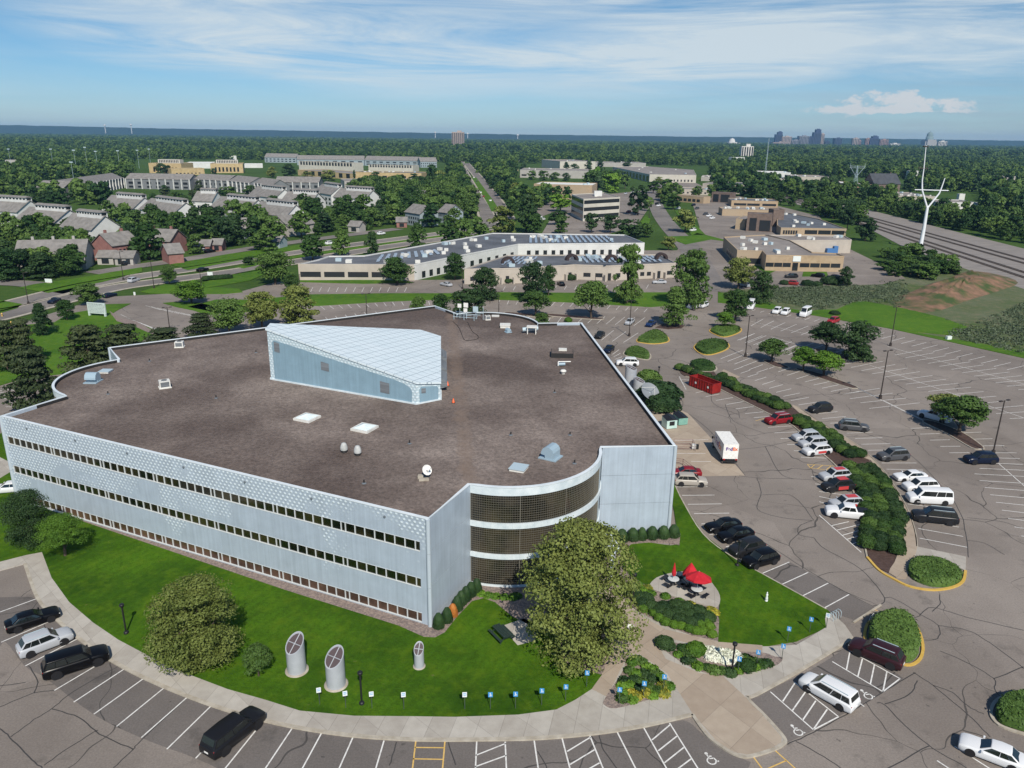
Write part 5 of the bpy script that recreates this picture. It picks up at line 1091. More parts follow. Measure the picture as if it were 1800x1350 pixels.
    def rimm(mt):
        r=MB()
        for s in (-1,1): r.tube((0,s*.10,0),(0,s*.122,0),wr*.68,wr*.62,16)
        return r.mesh('rim',[mt])
    lt=MB(); lt.box((0,0,0),(.10,.38,.15)); head=lt.mesh('headlight',[M['lamp']]); lt=MB(); lt.box((0,0,0),(.08,.26,.24)); tail=lt.mesh('tail_light',[M['red']])
    mi=MB(); mi.box((0,0,0),(.14,.22,.15)); mir=mi.mesh('mirror',[None]); tr=MB(); tr.box((0,0,0),(L*.96,Wd*.985,.16)); 
    gr=MB(); gr.box((0,0,0),(.05,Wd*.5,.22)); grl=gr.mesh('grille',[M['black']]); ar=MB(); ar.tube((0,-.01,0),(0,.01,0),wr*1.2,wr*1.2,18); arch=ar.mesh('wheel_arch',[M['black']])
    rl=MB(); rl.box((0,0,0),(abs(x1-x2)*.85,.05,.05)); rail=rl.mesh('roof_rail',[M['steel']])
    pl_=MB(); pl_.box((0,0,0),(.03,.45,.14)); plate=pl_.mesh('number_plate',[M['white']])
    VP[kind]=dict(body=body,cab=cab,glass=glm,tyre=tyre,rim=rimm(M['rim']),rimd=rimm(M['rim_dark']),head=head,tail=tail,mir=mir,grl=grl,arch=arch,rail=rail,plate=plate); return VP[kind]
def part(name,me,parent,loc=(0,0,0),mat=None,rz=0):
    o=bpy.data.objects.new(name,me); C.objects.link(o); o.parent=parent; o.location=loc; o.rotation_euler.z=rz
    if mat:
        if not me.materials: me.materials.append(None)
        o.material_slots[0].link='OBJECT'; o.material_slots[0].material=mat
    return o
def vehicle(kind,col,center,nose,label,name='parked_car',cat='car',roofcol=None,rims='rim',far=False,rails=False,tail=None,zc=.7,group=None):
    c=P(*center,zc); nn=P(*nose,zc); az=math.atan2(nn.y-c.y,nn.x-c.x)
    if tail:
        tt=P(*tail,zc); az=math.atan2(nn.y-tt.y,nn.x-tt.x)
    L,Wd,H,bz,(hz,xw,xf,xr,xb,tz),wr,wx=CAR[kind]; p=carproto(kind); t=thing(name,label,cat,(c.x,c.y,0.012),az,group); pm=paint(col)
    part('body',p['body'],t,mat=pm); part('roof',p['cab'],t,mat=paint(roofcol) if roofcol else pm)
    for n_,g in p['glass']: part(n_,g,t)
    for sx in wx:
        for sy in (-1,1):
            w=part('wheel',p['tyre'],t,(sx*L,sy*(Wd/2-.13),wr)); 
            if not far: part('rim',p[rims],w); part('wheel_arch',p['arch'],t,(sx*L,sy*(Wd/2-.012),wr+.02))
    for sy in (-1,1):
        part('headlight',p['head'],t,(L*.468,sy*Wd*.33,bz*.68),rz=-sy*.35); part('tail_light',p['tail'],t,(-L*.485,sy*Wd*.37,bz*.82))
        part('mirror',p['mir'],t,(xw*L-.25,sy*(Wd/2+.06),bz+.06),mat=pm)
        if rails: part('roof_rail',p['rail'],t,((xf+xr)/2*L,sy*Wd*.33,H+.03))
    part('grille',p['grl'],t,(L*.492,0,bz*.52)); 
    if not far: part('number_plate',p['plate'],t,(-L*.502,0,bz*.62))
    return t
V=vehicle
V('sedan',BLK,(57,1086),(103,1071),'black sedan nosed to the walk, leftmost of the three cars at bottom left',rims='rimd',tail=(10,1101))
V('suv',SIL,(79,1127),(133,1106),'silver crossover with dark sunroof between two black cars at bottom left',rims='rimd',tail=(26,1146),rails=True)
V('longsuv',BLK,(133,1162),(185,1146),'long black wagon parked right of the silver crossover at bottom left',tail=(81,1179))
V('longsuv',(.012,.012,.014),(411,1285),(455,1252),'black off-roader with bright wheels alone in the bottom row of stalls',tail=(372,1318))
V('minivan',WHT,(1457,1214),(1411,1188),'white minivan with roof bars in the stall with the wheelchair mark',tail=(1505,1240),rails=True,name='minivan',cat='minivan')
V('wagon',MAR,(1541,1147),(1494,1128),'dark maroon crossover beside the big round hedge',tail=(1588,1166),rails=True)
V('sedan',WHT,(1745,1320),(1692,1300),'white sedan with glass roof at the bottom right corner',tail=(1800,1341))
V('sedan',BLK,(1271,922),(1243,927),'black sedan farthest in the row of four along the right lawn',tail=(1301,917))
V('sedan',BLK,(1293,938),(1265,944),'black sedan second in the row of four along the right lawn',tail=(1323,931))
V('suv',CHA,(1313,962),(1289,968),'charcoal crossover third in the row of four along the right lawn',tail=(1342,954))
V('suv',BLK,(1337,982),(1309,990),'black crossover nearest the camera in the row of four along the lawn',tail=(1366,974))
V('wagon',RED,(1368,737),(1344,740),'dark red crossover against the median hedge',tail=(1392,734),rails=True)
V('suv',SIL,(1417,767),(1393,769),'silver crossover with plain doors, farthest of three by the median hedge',tail=(1442,765),rails=True)
V('suv',SIL,(1429,778),(1405,781),'silver crossover in the middle of three by the median hedge',tail=(1455,776))
c_=V('suv',(.60,.61,.62),(1436,791),(1409,794),'pale crossover with a red door panel, nearest of three by the median hedge',tail=(1461,788),rims='rimd')
def decal(t,kind,x0,x1,z0,z1,side=-1,roofs=False):
    W2=CAR[kind][1]/2; m_=MB(); m_.box(((x0+x1)/2,side*(W2+.004),(z0+z1)/2),(x1-x0,.02,z1-z0)); m_.build('door_panel',M['decal'],t)
    if roofs: m_=MB(); m_.box((-.6,0,CAR[kind][2]+.03),(1.5,.9,.03)); m_.build('roof_panel',M['decal'],t)
M['decal']=flat('red_vinyl',(.50,.05,.05),.4)
decal(c_,'suv',-1.1,.4,.45,.85,1)
c_=V('suv',SIL,(1468,835),(1441,838),'grey-bonneted white crossover with red roof panel, farther of the pair by the hedge',tail=(1494,833)); decal(c_,'suv',-1.0,.4,.5,.9,1,True)
c_=V('suv',CHA,(1473,853),(1446,856),'dark crossover with red side and roof panels beside the hedge',tail=(1500,851)); decal(c_,'suv',-1.1,.5,.4,.9,1,True)
c_=V('suv',SIL,(1488,884),(1456,887),'silver crossover with red roof panel behind the white pickup',tail=(1520,883)); decal(c_,'suv',-1.0,.4,.5,.9,1,True)
t=V('pickup',WHT,(1490,900),(1452,897),'white pickup truck with dark bed cover next to the striped corner',name='pickup_truck',cat='pickup',tail=(1529,905)); m_=MB(); m_.box((-1.85,0,1.2),(1.9,1.6,.06)); m_.build('bed_cover',M['black'],t)
V('suv',CHA,(1442,717),(1420,720),'dark hatch-backed car beyond the hedge walk, farthest of its row',tail=(1464,714))
V('wagon',GRY,(1501,749),(1525,751),'grey crossover facing away from the hedge walk',tail=(1477,747),rails=True)
V('wagon',GRY,(1570,800),(1541,802),'grey crossover with silver roof rails nosed to the hedge walk',tail=(1599,798),rails=True)
V('sedan',WHT,(1600,836),(1567,838),'white sedan, farthest of three white vehicles by the walk',tail=(1633,835))
V('wagon',WHT,(1618,854),(1581,855),'white crossover in the middle of three white vehicles by the walk',tail=(1655,852))
V('van',WHT,(1634,873),(1593,872),'white passenger van nosed to the median walk',name='passenger_van',cat='van',tail=(1677,876),zc=.9)
V('longsuv',CHA,(1643,908),(1602,903),'long charcoal wagon next to the white passenger van',tail=(1684,912),rails=True)
V('wagon',NVY,(1724,806),(1692,807),'navy wagon standing at the foot of the tall light pole',tail=(1757,806))
V('pickup',WHT,(1643,731),(1627,727),'white pickup half hidden under the two lot trees',name='pickup_truck',cat='pickup',tail=(1660,736))
V('wagon',WHT,(1103,637),(1086,637),'white crossover beside the corner of the roof parapet',tail=(1120,638),rails=True)
V('sedan',CHA,(1054,588),(1046,594),'dark sedan in the angled row beyond the parapet, upper one',tail=(1062,581))
V('sedan',NVY,(1070,613),(1063,619),'dark blue sedan in the angled row beyond the parapet, lower one',tail=(1077,607))
V('sedan',SIL,(1107,565),(1099,571),'silver sedan behind the light pole in the back lot',tail=(1113,559))
V('sedan',BLU,(1144,568),(1137,573),'blue sedan near the tree on the yellow-kerbed island',tail=(1152,563))
V('hivan',WHT,(1320,538),(1316,545),'white high-roofed van at the left end of the far kerb row',name='van',cat='van',tail=(1324,532),far=True)
V('suv',WHT,(1366,546),(1359,550),'left one of two small white cars at the far kerb',tail=(1374,541),far=True)
V('suv',WHT,(1381,548),(1374,553),'right one of two small white cars at the far kerb',tail=(1388,544),far=True)
V('hivan',WHT,(1416,551),(1405,557),'white box-backed van in the far kerb row',name='van',cat='van',tail=(1428,545),far=True)
V('suv',(.30,.02,.03),(1465,563),(1456,566),'red and black car at the far kerb behind the lot trees',tail=(1474,560),far=True)
V('suv',WHT,(1219,538),(1210,540),'white car under the big tree at the end of the arched offices, left',tail=(1228,536),far=True)
V('suv',WHT,(1236,536),(1228,539),'white car under the big tree at the end of the arched offices, right',tail=(1243,533),far=True)
V('sedan',RED,(1204,829),(1184,829),'red coupe partly hidden by the building corner',tail=(1224,829))
V('suv',GLD,(1214,844),(1239,845),'champagne crossover beside the red coupe at the building corner',tail=(1187,843),name='parked_car')
V('sedan',NVY,(95,528),(84,532),'dark sedan driving on the avenue, the farther left one',tail=(106,524),far=True)
V('sedan',NVY,(193,518),(204,515),'dark sedan driving on the avenue near the round tree',tail=(181,521),far=True)
V('suv',SIL,(235,492),(247,489),'silver car driving on the avenue below the pink townhouses',tail=(224,495),far=True)
V('sedan',BLK,(356,473),(366,471),'black car driving on the far side of the avenue',tail=(345,475),far=True)
V('sedan',SIL,(784,499),(774,497),'silver sedan in the yard at the warehouse corner',tail=(794,501),far=True)
V('sedan',BLK,(986,498),(980,494),'black car before the arched offices',tail=(991,501),far=True)
V('sedan',SIL,(1159,495),(1151,495),'silver car before the last arch',tail=(1167,495),far=True)
V('suv',CHA,(1391,485),(1382,485),'dark car at the white entrance of the tan office',tail=(1400,485),far=True)
V('suv',BLK,(1438,484),(1429,483),'black car right of the entrance of the tan office',tail=(1447,485),far=True)
V('suv',NVY,(1465,487),(1457,486),'dark blue car at the right end of the tan office',tail=(1474,488),far=True)
V('suv',(.28,.03,.03),(1391,497),(1382,496),'red hatchback facing the rough field',tail=(1400,498),far=True)
V('suv',SIL,(1308,500),(1299,498),'silver car beside the very dark tree',tail=(1317,502),far=True)
V('sedan',WHT,(14,856),(2,857),'white car showing past the left corner of the building',tail=(26,855))
for i,(u,v,c_) in enumerate([(1213,354,WHT),(1219,360,NVY),(1225,366,GRY),(1240,376,GRY),(1246,379,WHT),(1252,383,WHT),(1192,366,WHT),(1178,353,SIL),(1155,358,BLK),(1158,361,WHT),(953,352,WHT),(957,358,GRY),(953,385,WHT),(948,381,WHT),(1105,372,RED),(1100,340,SIL),(1112,338,WHT),(1125,342,SIL),(1218,404,WHT)]):
    V('suv',c_,(u,v),(u-7,v+1),'small distant car in the yards beyond the white warehouse',far=True,group='distant cars in the commercial yards')
for i,(u,v,c_) in enumerate([(845,338,WHT),(850,345,RED),(862,352,WHT),(822,300,GRY),(826,305,BLK),(833,312,WHT),(838,318,GRY),(817,310,BLK),(829,333,WHT)]):
    V('sedan',c_,(u,v),(u-3,v-6),'small distant car on the tree-lined boulevard',far=True,group='distant cars on the boulevard',name='car')
for i,(u,v,c_) in enumerate([(357,441,WHT),(369,441,BLK),(225,462,CHA),(580,427,WHT),(670,410,WHT),(300,450,WHT)]):
    V('suv',c_,(u,v),(u+8,v-1),'small car parked by the townhouse garages','parked_car','car',far=True,group='cars at the townhouse garages')
# delivery truck
fa,fb=P(1241,780),P(1266,822); az=math.atan2(fa.y-fb.y,fa.x-fb.x)
tc_=P(1272,800,0); t=thing('delivery_truck','white box delivery truck with purple and orange lettering by the loading dock','truck',(tc_.x,tc_.y,0.012),az)
mb=MB(); mb.box((-.9,0,2.15),(5.6,2.35,2.45)); mb.build('cargo_box',M['white'],t)
mb=MB(); pr=[(1.95,.6),(3.9,.6),(3.9,1.25),(3.05,1.45),(2.6,2.3),(1.95,2.35)]; vs=[(x,y,z) for y in (-1.02,1.02) for x,z in pr]; mb.add(vs,[(5,4,3,2,1,0),(6,7,8,9,10,11)]+[(i,(i+1)%6,6+(i+1)%6,6+i) for i in range(6)]); mb.build('cab',paint(WHT),t)
mb=MB(); mb.add([(3.07,-.9,1.5),(3.07,.9,1.5),(2.66,.85,2.24),(2.66,-.85,2.24)],[(0,1,2,3)]); mb.build('windscreen',M['glass'],t)
for s in (-1,1): mb=MB(); mb.box((2.4,s*1.03,1.85),(.7,.02,.6)); mb.build('side_window',M['glass'],t); mb=MB(); mb.box((2.9,s*1.25,1.9),(.12,.25,.4)); mb.build('mirror',M['black'],t)
for x in (3.1,-2.2):
    for s in (-1,1): mb=MB(); mb.tube((x,s*.8,.45),(x,s*1.08,.45),.45,n=16); w=mb.build('wheel',M['tyre'],t); mb=MB(); mb.tube((x,s*1.08,.45),(x,s*1.10,.45),.24,n=12); mb.build('rim',M['rim'],w)
mb=MB(); mb.box((-.4,0,.78),(6.4,.9,.25)); mb.box((-3.75,0,.55),(.25,2.2,.3)); mb.build('chassis',M['black'],t)
for s in (-1,1): mb=MB(); mb.box((-3.72,s*.95,.85),(.05,.3,.22)); mb.build('tail_light',M['red'],t)
M['purple']=flat('purple_letter',(.09,.02,.22),.4); M['orlet']=flat('orange_letter',(.75,.14,.02),.4)
def text(s,parent,name,size,mat,loc,rot,ext=.006,bold=0.03):
    cu_=bpy.data.curves.new(name,'FONT'); cu_.body=s; cu_.size=size; cu_.extrude=ext; cu_.offset=bold; o=bpy.data.objects.new('tmp',cu_); C.objects.link(o)
    bpy.context.view_layer.update(); me=bpy.data.meshes.new_from_object(o.evaluated_get(bpy.context.evaluated_depsgraph_get())); wdt=max(v.co.x for v in me.vertices); bpy.data.objects.remove(o)
    me.materials.clear(); me.materials.append(mat); q=bpy.data.objects.new(name,me); C.objects.link(q); q.parent=parent; q.location=loc; q.rotation_euler=rot; return q,wdt
q,w1=text('Fed',t,'lettering',.72,M['purple'],(-3.712,.80,2.35),(R(90),0,R(-90))); text('Ex',t,'lettering',.72,M['orlet'],(-3.712,.80-w1-.04,2.35),(R(90),0,R(-90)))
q,w1=text('Fed',t,'lettering',1.5,M['purple'],(1.3,1.186,1.7),(R(90),0,R(180))); text('Ex',t,'lettering',1.5,M['orlet'],(1.3-w1-.06,1.186,1.7),(R(90),0,R(180)))
# ================================================================= STREET FURNITURE
def lightpole(base,top,label,H=None,arms=2,group=None):
    """tall square pole with shoebox heads"""
    if base: p=P(*base); h=H or HT(base[0],base[1],top[1])
    else: h=H or 9.3; p=P(top[0],top[1],h)
    t=thing('light_pole',label,'light pole',(p.x,p.y,0),0.4,group)
    mb=MB(); mb.tube((0,0,0),(0,0,.75),.32,.30,12); mb.build('base',M['bronze'],t)
    mb=MB(); mb.tube((0,0,.7),(0,0,h),.12,.085,8); mb.build('pole',M['bronze'],t)
    for s in ((-1,1) if arms==2 else (1,)):
        mb=MB(); mb.tube((0,0,h-.12),(s*.6,0,h-.05),.04,n=6); mb.box((s*.85,0,h-.02),(.62,.34,.16)); mb.build('lamp_head',M['bronze'],t)
lightpole((1745,799),(1767,704),'light pole rising behind the navy wagon')
lightpole((1547,701),(1560,616),'light pole on the painted cross line in the middle of the big lot')
lightpole((1565,608),(1576,539),'light pole nearest the green field edge')
lightpole((1310,627),(1316,555),'light pole left of the small airy tree in the lot')
lightpole((1106,591),(1109,528),'light pole behind the silver sedan in the back lot')
lightpole(None,(643,516),'light pole showing above the back parapet over the penthouse')
lightpole(None,(877,512),'light pole behind the far curved parapet')
lightpole((299,584),(293,540),'light pole in the small left lot beside the pines')
lightpole(None,(40,479),'tall dark pole at the avenue corner, far left',H=9.3,arms=1)
lightpole((217,492),(208,442),'dark street pole left of the driving silver car',arms=1)
lightpole((271,507),(265,457),'dark street pole on the kidney-shaped verge',arms=1)
lightpole((354,503),(353,474),'dark street pole beside the low bush row',arms=1)
lightpole((528,512),(527,482),'light pole at the left corner of the long warehouse',arms=1)
lightpole((813,508),(813,468),'light pole before the left end of the arched offices',arms=1)
lightpole((1046,506),(1045,484),'light pole before the arched offices, middle',arms=1)
lightpole((1141,383),(1141,358),'light pole on the industrial road',arms=1)
def lamp(base,top,label,H=3.4):
    p=P(base[0],base[1],LZ); h=H; t=thing('walkway_lamp',label,'lamp post',(p.x,p.y,LZ),.3)
    mb=MB(); mb.lathe((0,0,0),[(.24,0),(.24,.18),(.13,.26)],12); mb.build('base',M['black'],t)
    mb=MB(); mb.tube((0,0,.1),(0,0,h-.25),.085,n=10); mb.build('pole',M['black'],t); mb=MB(); mb.lathe((0,0,h-.32),[(.10,0),(.22,.06),(.24,.28),(.20,.34)],12); mb.build('lamp_head',M['black'],t)
lamp((222,1113),0,'black lamp post alone in the front lawn on the left'); lamp((636,1237),0,'black lamp post among the white parking signs'); lamp((1057,1168),0,'black lamp post at the right foot of the huge olive tree')
lamp((1113,1056),0,'black lamp post at the left end of the ball shrub bed'); lamp((1286,1183),0,'black lamp post standing in the white flowers'); lamp((1296,994),0,'black lamp post at the kerb beside the black crossovers'); lamp((1157,670),0,'black lamp post right of the grey tubes behind the building',3.2)
M['signblue']=flat('sign_blue',(.05,.28,.60),.4); M['signwhite']=flat('sign_white',(.72,.76,.74),.4); M['post']=flat('green_post',(.05,.07,.055),.6)
def sign(base,label,blue,h=1.75,face=None):
    p=P(base[0],base[1],LZ); t=thing('parking_sign',label,'sign',(p.x,p.y,LZ),face if face is not None else math.atan2(-p.x,p.y)*-1+0)
    t.rotation_euler.z=face if face is not None else math.atan2(-p.y,-p.x)+math.pi/2
    mb=MB(); mb.box((0,0,h/2-.05),(.06,.04,h)); mb.build('post',M['post'],t)
    mb=MB(); mb.box((0,-.035,h-.2),(.40,.02,.52)); pl=mb.build('plate',M['signblue'] if blue else M['signwhite'],t)
    mb=MB()
    if blue:
        mb.box((-.02,-.05,h-.06),(.08,.012,.08)); mb.box((-.02,-.05,h-.2),(.05,.012,.2)); mb.box((.05,-.05,h-.22),(.12,.012,.035)); mb.box((.11,-.05,h-.29),(.03,.012,.12)); mb.box((-.02,-.05,h-.33),(.17,.012,.035)); mb.build('symbol',M['white'],pl)
    else:
        mb.box((0,-.05,h-.07),(.28,.012,.05)); mb.box((0,-.05,h-.2),(.30,.012,.03)); mb.box((0,-.05,h-.28),(.24,.012,.03)); mb.build('printed_lines',M['signblue'],pl)
for i,(b,bl,lab) in enumerate([((562,1238),0,'white parking sign, first from the left, below the metal tubes'),((608,1244),0,'white parking sign just left of the black lamp post'),((654,1245),0,'white parking sign just right of the black lamp post'),((710,1246),0,'white parking sign below the smallest tube'),((817,1246),0,'white parking sign left of the row of blue ones'),
    ((862,1246),1,'blue accessible parking sign, first of the row from the left'),((906,1245),1,'blue accessible parking sign, second of the row from the left'),((952,1239),1,'blue accessible parking sign, third of the row from the left'),((994,1232),1,'blue accessible parking sign, fourth of the row from the left'),((1031,1207),1,'blue accessible parking sign at the corner of lawn and tan walk'),
    ((1088,1237),1,'blue accessible parking sign at the left tip of the triangular bed'),((1131,1226),1,'blue accessible parking sign in the middle of the triangular bed'),((1166,1214),1,'blue accessible parking sign at the right tip of the triangular bed'),((1297,1182),1,'blue accessible parking sign in front of the white flowers'),((1330,1170),1,'blue accessible parking sign at the right end of the flower bed'),
    ((1374,1159),1,'blue accessible parking sign on the gravel tip of the flower bed'),((1384,1128),1,'blue accessible parking sign on the lawn edge above the gravel tip'),((1423,1111),1,'blue accessible parking sign near the corner of the lawn'),((1452,1104),0,'white parking sign at the lawn corner by the bicycle rack')]): sign(b,lab,bl)
# slanted metal tubes
M['tube']=noisy('grey_tube',(.34,.36,.39),(.42,.44,.47),.5,rough=.4); M['screen']=flat('tube_screen',(.085,.062,.065),.7)
def tubething(u,v,z0,d,hl,hh,label,yaw,ring=True):
    p=P(u,v,z0); t=thing('slanted_vent_tube',label,'air intake',(p.x,p.y,z0),yaw); r=d/2; n=28; mb=MB()
    if ring: mb.lathe((0,0,-.1),[(r*1.25,0),(r*1.25,.16),(r,.17)],n,caps=False); mb.build('footing',M['kerb'],t); mb=MB()
    top=lambda x:hl+(hh-hl)*(x+r)/(2*r)
    vs=[(r*math.cos(2*math.pi*k/n),r*math.sin(2*math.pi*k/n),0) for k in range(n)]; vs+=[(x,y,top(x)) for x,y,_ in vs]; vs+=[(x*.9,y*.9,top(x*.9)-.0) for x,y,_ in vs[:n]]; vs+=[(x,y,z-.12) for x,y,z in vs[2*n:3*n]]
    fs=[(k,(k+1)%n,n+(k+1)%n,n+k) for k in range(n)]; mb.add(vs,fs,0,True); o=len(mb.v); mb.add(vs,[(n+k,n+(k+1)%n,2*n+(k+1)%n,2*n+k) for k in range(n)]+[(2*n+k,2*n+(k+1)%n,3*n+(k+1)%n,3*n+k) for k in range(n)]); mb.build('tube',M['tube'],t)
    mb=MB(); mb.add([vs[3*n+k] for k in range(n)],[tuple(range(n))]); mb.build('screen',M['screen'],t)
    mb=MB(); 
    for a in (0,math.pi/2):
        x=r*.9*math.cos(a);y=r*.9*math.sin(a); mb.tube((x,y,top(x)-.05),(-x,-y,top(-x)-.05),.045,n=6)
    mb.build('crossbar',M['tube'],t)
tubething(522,1178,LZ,1.75,2.3,3.75,'left one of the two large slanted grey tubes in the front lawn',R(62)); tubething(591,1203,LZ,1.75,2.3,3.75,'right one of the two large slanted grey tubes in the front lawn',R(62)); tubething(737,1171,LZ,.95,1.5,2.5,'smallest slanted grey tube, with a rusty screen, in the lawn',R(80))
q=P(1106,682,2.0); tubething(1107,688,0,2.3,4.6,5.6,'taller one of the two grey tubes behind the right wall of the building',R(160),False); tubething(1122,697,0,2.3,3.0,4.0,'shorter one of the two grey tubes behind the right wall of the building',R(160),False)
# picnic table
p=P(882,1120,LZ); a=P(866,1103,LZ); b_=P(896,1133,LZ); t=thing('picnic_table','dark green picnic table with benches beside the concrete pad','picnic table',(p.x,p.y,LZ+.02),math.atan2(b_.y-a.y,b_.x-a.x)); M['dgreen']=flat('dark_green_slats',(.018,.035,.028),.5)
mb=MB(); 
for k in range(4): mb.box((0,-.33+.22*k,.74),(2.4,.19,.05))
mb.build('tabletop',M['dgreen'],t)
for s in (-1,1):
    mb=MB(); mb.box((0,s*.78,.45),(2.4,.28,.05)); mb.build('bench',M['dgreen'],t)
    mb=MB(); mb.tube((s*.9,-.75,0),(s*.9,-.2,.72),.04,n=6); mb.tube((s*.9,.75,0),(s*.9,.2,.72),.04,n=6); mb.box((s*.9,0,.42),(.05,1.7,.07)); mb.build('leg',M['dgreen'],t)
# umbrella tables on the patio
M['canopy']=noisy('red_canvas',(.42,.012,.022),(.56,.022,.035),1.5); M['tabletop']=flat('pale_table',(.50,.52,.52),.4)
def utable(u,v,label,op):
    p=P(u,v,LZ); t=thing('patio_table',label,'patio table',(p.x,p.y,LZ+.015),.4)
    mb=MB(); mb.lathe((0,0,.70),[(.62,0),(.66,.03),(.6,.06)],20); mb.build('tabletop',M['tabletop'],t); mb=MB(); mb.lathe((0,0,0),[(.35,0),(.33,.05),(.06,.08),(.05,.72)],12); mb.build('pedestal',M['black'],t)
    for k in range(4):
        c_,s_=math.cos(k*math.pi/2+.4),math.sin(k*math.pi/2+.4); mb=MB()
        mb.box((c_*1.15,s_*1.15,.44),(.42,.95,.05),k*math.pi/2+.4,0); mb.tube((c_*.3,s_*.3,.1),(c_*1.15,s_*1.15,.42),.035,n=6); mb.box((c_*1.15,s_*1.15,.2),(.1,.1,.4),k*math.pi/2+.4); mb.build('seat',[M['black']],t)
    uo=thing('patio_umbrella',{'open':'open red patio umbrella nearest the camera','half':'half-closed red patio umbrella at the back of the patio','shut':'folded red patio umbrella on the left of the patio'}[op],'umbrella',(p.x,p.y,LZ+.015),.2)
    mb=MB(); mb.tube((0,0,.1),(0,0,2.75),.03); mb.build('pole',M['white'],uo); n=8; mb=MB()
    if op=='open':
        R_=1.5; pr=[(R_,2.0),(R_*.5,2.42),(.02,2.72)]; al=-.0
    elif op=='half': pr=[(.95,1.35),(.6,2.0),(.02,2.85)]
    else: pr=[(.20,1.15),(.27,1.5),(.12,2.3),(.02,2.8)]
    vs=[(r*math.cos(k*2*math.pi/n),r*math.sin(k*2*math.pi/n),z) for r,z in pr for k in range(n)]; m=len(pr)
    mb.add(vs,[(j*n+k,j*n+(k+1)%n,(j+1)*n+(k+1)%n,(j+1)*n+k) for j in range(m-1) for k in range(n)])
    if op=='open': mb.add([(R_*math.cos(k*math.pi/4),R_*math.sin(k*math.pi/4),2.0-(.18 if q_ else 0)) for q_ in (0,1) for k in range(8)],[(k,8+k,8+(k+1)%8,(k+1)%8) for k in range(8)])
    mb.build('canopy',M['canopy'],uo); 
    if op=='open':
        uo.rotation_euler=(R(-8),R(6),.2)
utable(1183,1027,'patio table with black seats under the folded umbrella','shut'); utable(1212,1036-8,'patio table under the half-closed umbrella','half'); utable(1224,1045,'patio table with black seats under the open umbrella','open')
# small white statue, bin, bikes
p=P(1347,1056,LZ); t=thing('garden_statue','small white standing figure statue on the right lawn','statue',(p.x,p.y,LZ)); mb=MB(); mb.lathe((0,0,0),[(.17,0),(.17,.1),(.12,.11),(.17,.16),(.15,.4),(.10,.6),(.13,.76),(.11,.86),(.05,.91),(.07,.96),(.08,1.02),(.05,1.09),(.02,1.12)],14); mb.build('figure',M['signwhite'],t)
t=thing('bicycle_rack','grey hoop bicycle rack at the corner of the right lawn','bicycle rack',tuple(P(1460,1090,LZ)),.6)
for k in range(4):
    mb=MB(); pts=[(k*.45,-.3,0),(k*.45,-.3,.6),(k*.45,-.15,.8),(k*.45,.15,.8),(k*.45,.3,.6),(k*.45,.3,0)]
    for a,b_ in zip(pts,pts[1:]): mb.tube(a,b_,.03,n=6)
    mb.build('hoop',M['steel'],t)
def bike(u,v,az,label,z=0):
    p=P(u,v,z); t=thing('bicycle',label,'bicycle',(p.x,p.y,z),az)
    for x in (-.52,.52):
        mb=MB(); n=16
        for k in range(n): a0,a1=2*math.pi*k/n,2*math.pi*(k+1)/n; mb.tube((x+.33*math.cos(a0),0,.35+.33*math.sin(a0)),(x+.33*math.cos(a1),0,.35+.33*math.sin(a1)),.022,n=4,caps=False)
        mb.build('wheel',M['tyre'],t)
    mb=MB()
    for a,b_ in (((-.52,0,.35),(-.1,0,.32)),((-.1,0,.32),(-.22,0,.85)),((-.22,0,.75),(.35,0,.82)),((-.1,0,.32),(.38,0,.74)),((.35,0,.92),(.52,0,.35)),((-.52,0,.35),(-.2,0,.72))): mb.tube(a,b_,.025,n=5)
    mb.build('frame',M['signwhite'],t); mb=MB(); mb.tube((.33,-.25,.95),(.33,.25,.95),.02,n=5); mb.build('handlebar',M['black'],t); mb=MB(); mb.box((-.23,0,.9),(.24,.12,.05)); mb.build('saddle',M['black'],t)
bike(1531,1092,.7,'pale bicycle leaning at the end of the walk by the big hedge',LZ)
p=P(1047,1107,LZ); t=thing('urn','round grey urn at the edge of the tan walk under the huge tree','urn',(P(1108,1108,LZ).x,P(1108,1108,LZ).y,LZ)); mb=MB(); mb.lathe((0,0,0),[(.25,0),(.2,.1),(.35,.45),(.4,.5),(.33,.5),(.28,.4)],14); mb.build('bowl',M['offwhite'],t)
# red dumpster, compactors, dock rails, dish
M['dred']=noisy('red_steel',(.30,.02,.016),(.20,.012,.012),1.2,rough=.5)
a,b_=P(1213,675),P(1254,691); t=thing('dumpster','long open red dumpster beside the median hedge','dumpster',tuple(P(1238,684)),math.atan2(b_.y-a.y,b_.x-a.x))
LL,WW,HH=6.6,2.3,2.0; mb=MB()
for c,d in (((0,-WW/2,HH/2+.15),(LL,.08,HH)),((0,WW/2,HH/2+.15),(LL,.08,HH)),((-LL/2,0,HH/2+.15),(.08,WW,HH)),((LL/2,0,HH/2+.15),(.08,WW,HH)),((0,0,.2),(LL,WW,.1))): mb.box(c,d)
mb.box((0,-WW/2,HH+.15),(LL+.2,.16,.14)); mb.box((0,WW/2,HH+.15),(LL+.2,.16,.14))
mb.build('container',M['dred'],t)
for k in range(9):
    mb=MB(); mb.box((-LL/2+.4+k*.72,-WW/2-.07,HH/2+.1),(.12,.1,HH)); mb.build('rib',M['dred'],t)
for x,y in ((-1.3,-WW/2-.06),(2.2,-WW/2-.06)): mb=MB(); mb.box((x,y-.06,1.2),(.42,.02,.42)); mb.build('sticker',M['signwhite'],t)
M['mint']=noisy('pale_green_steel',(.42,.60,.55),(.55,.70,.66),1.5,rough=.5); M['teal']=noisy('green_steel',(.16,.34,.28),(.22,.42,.35),1.5,rough=.5)
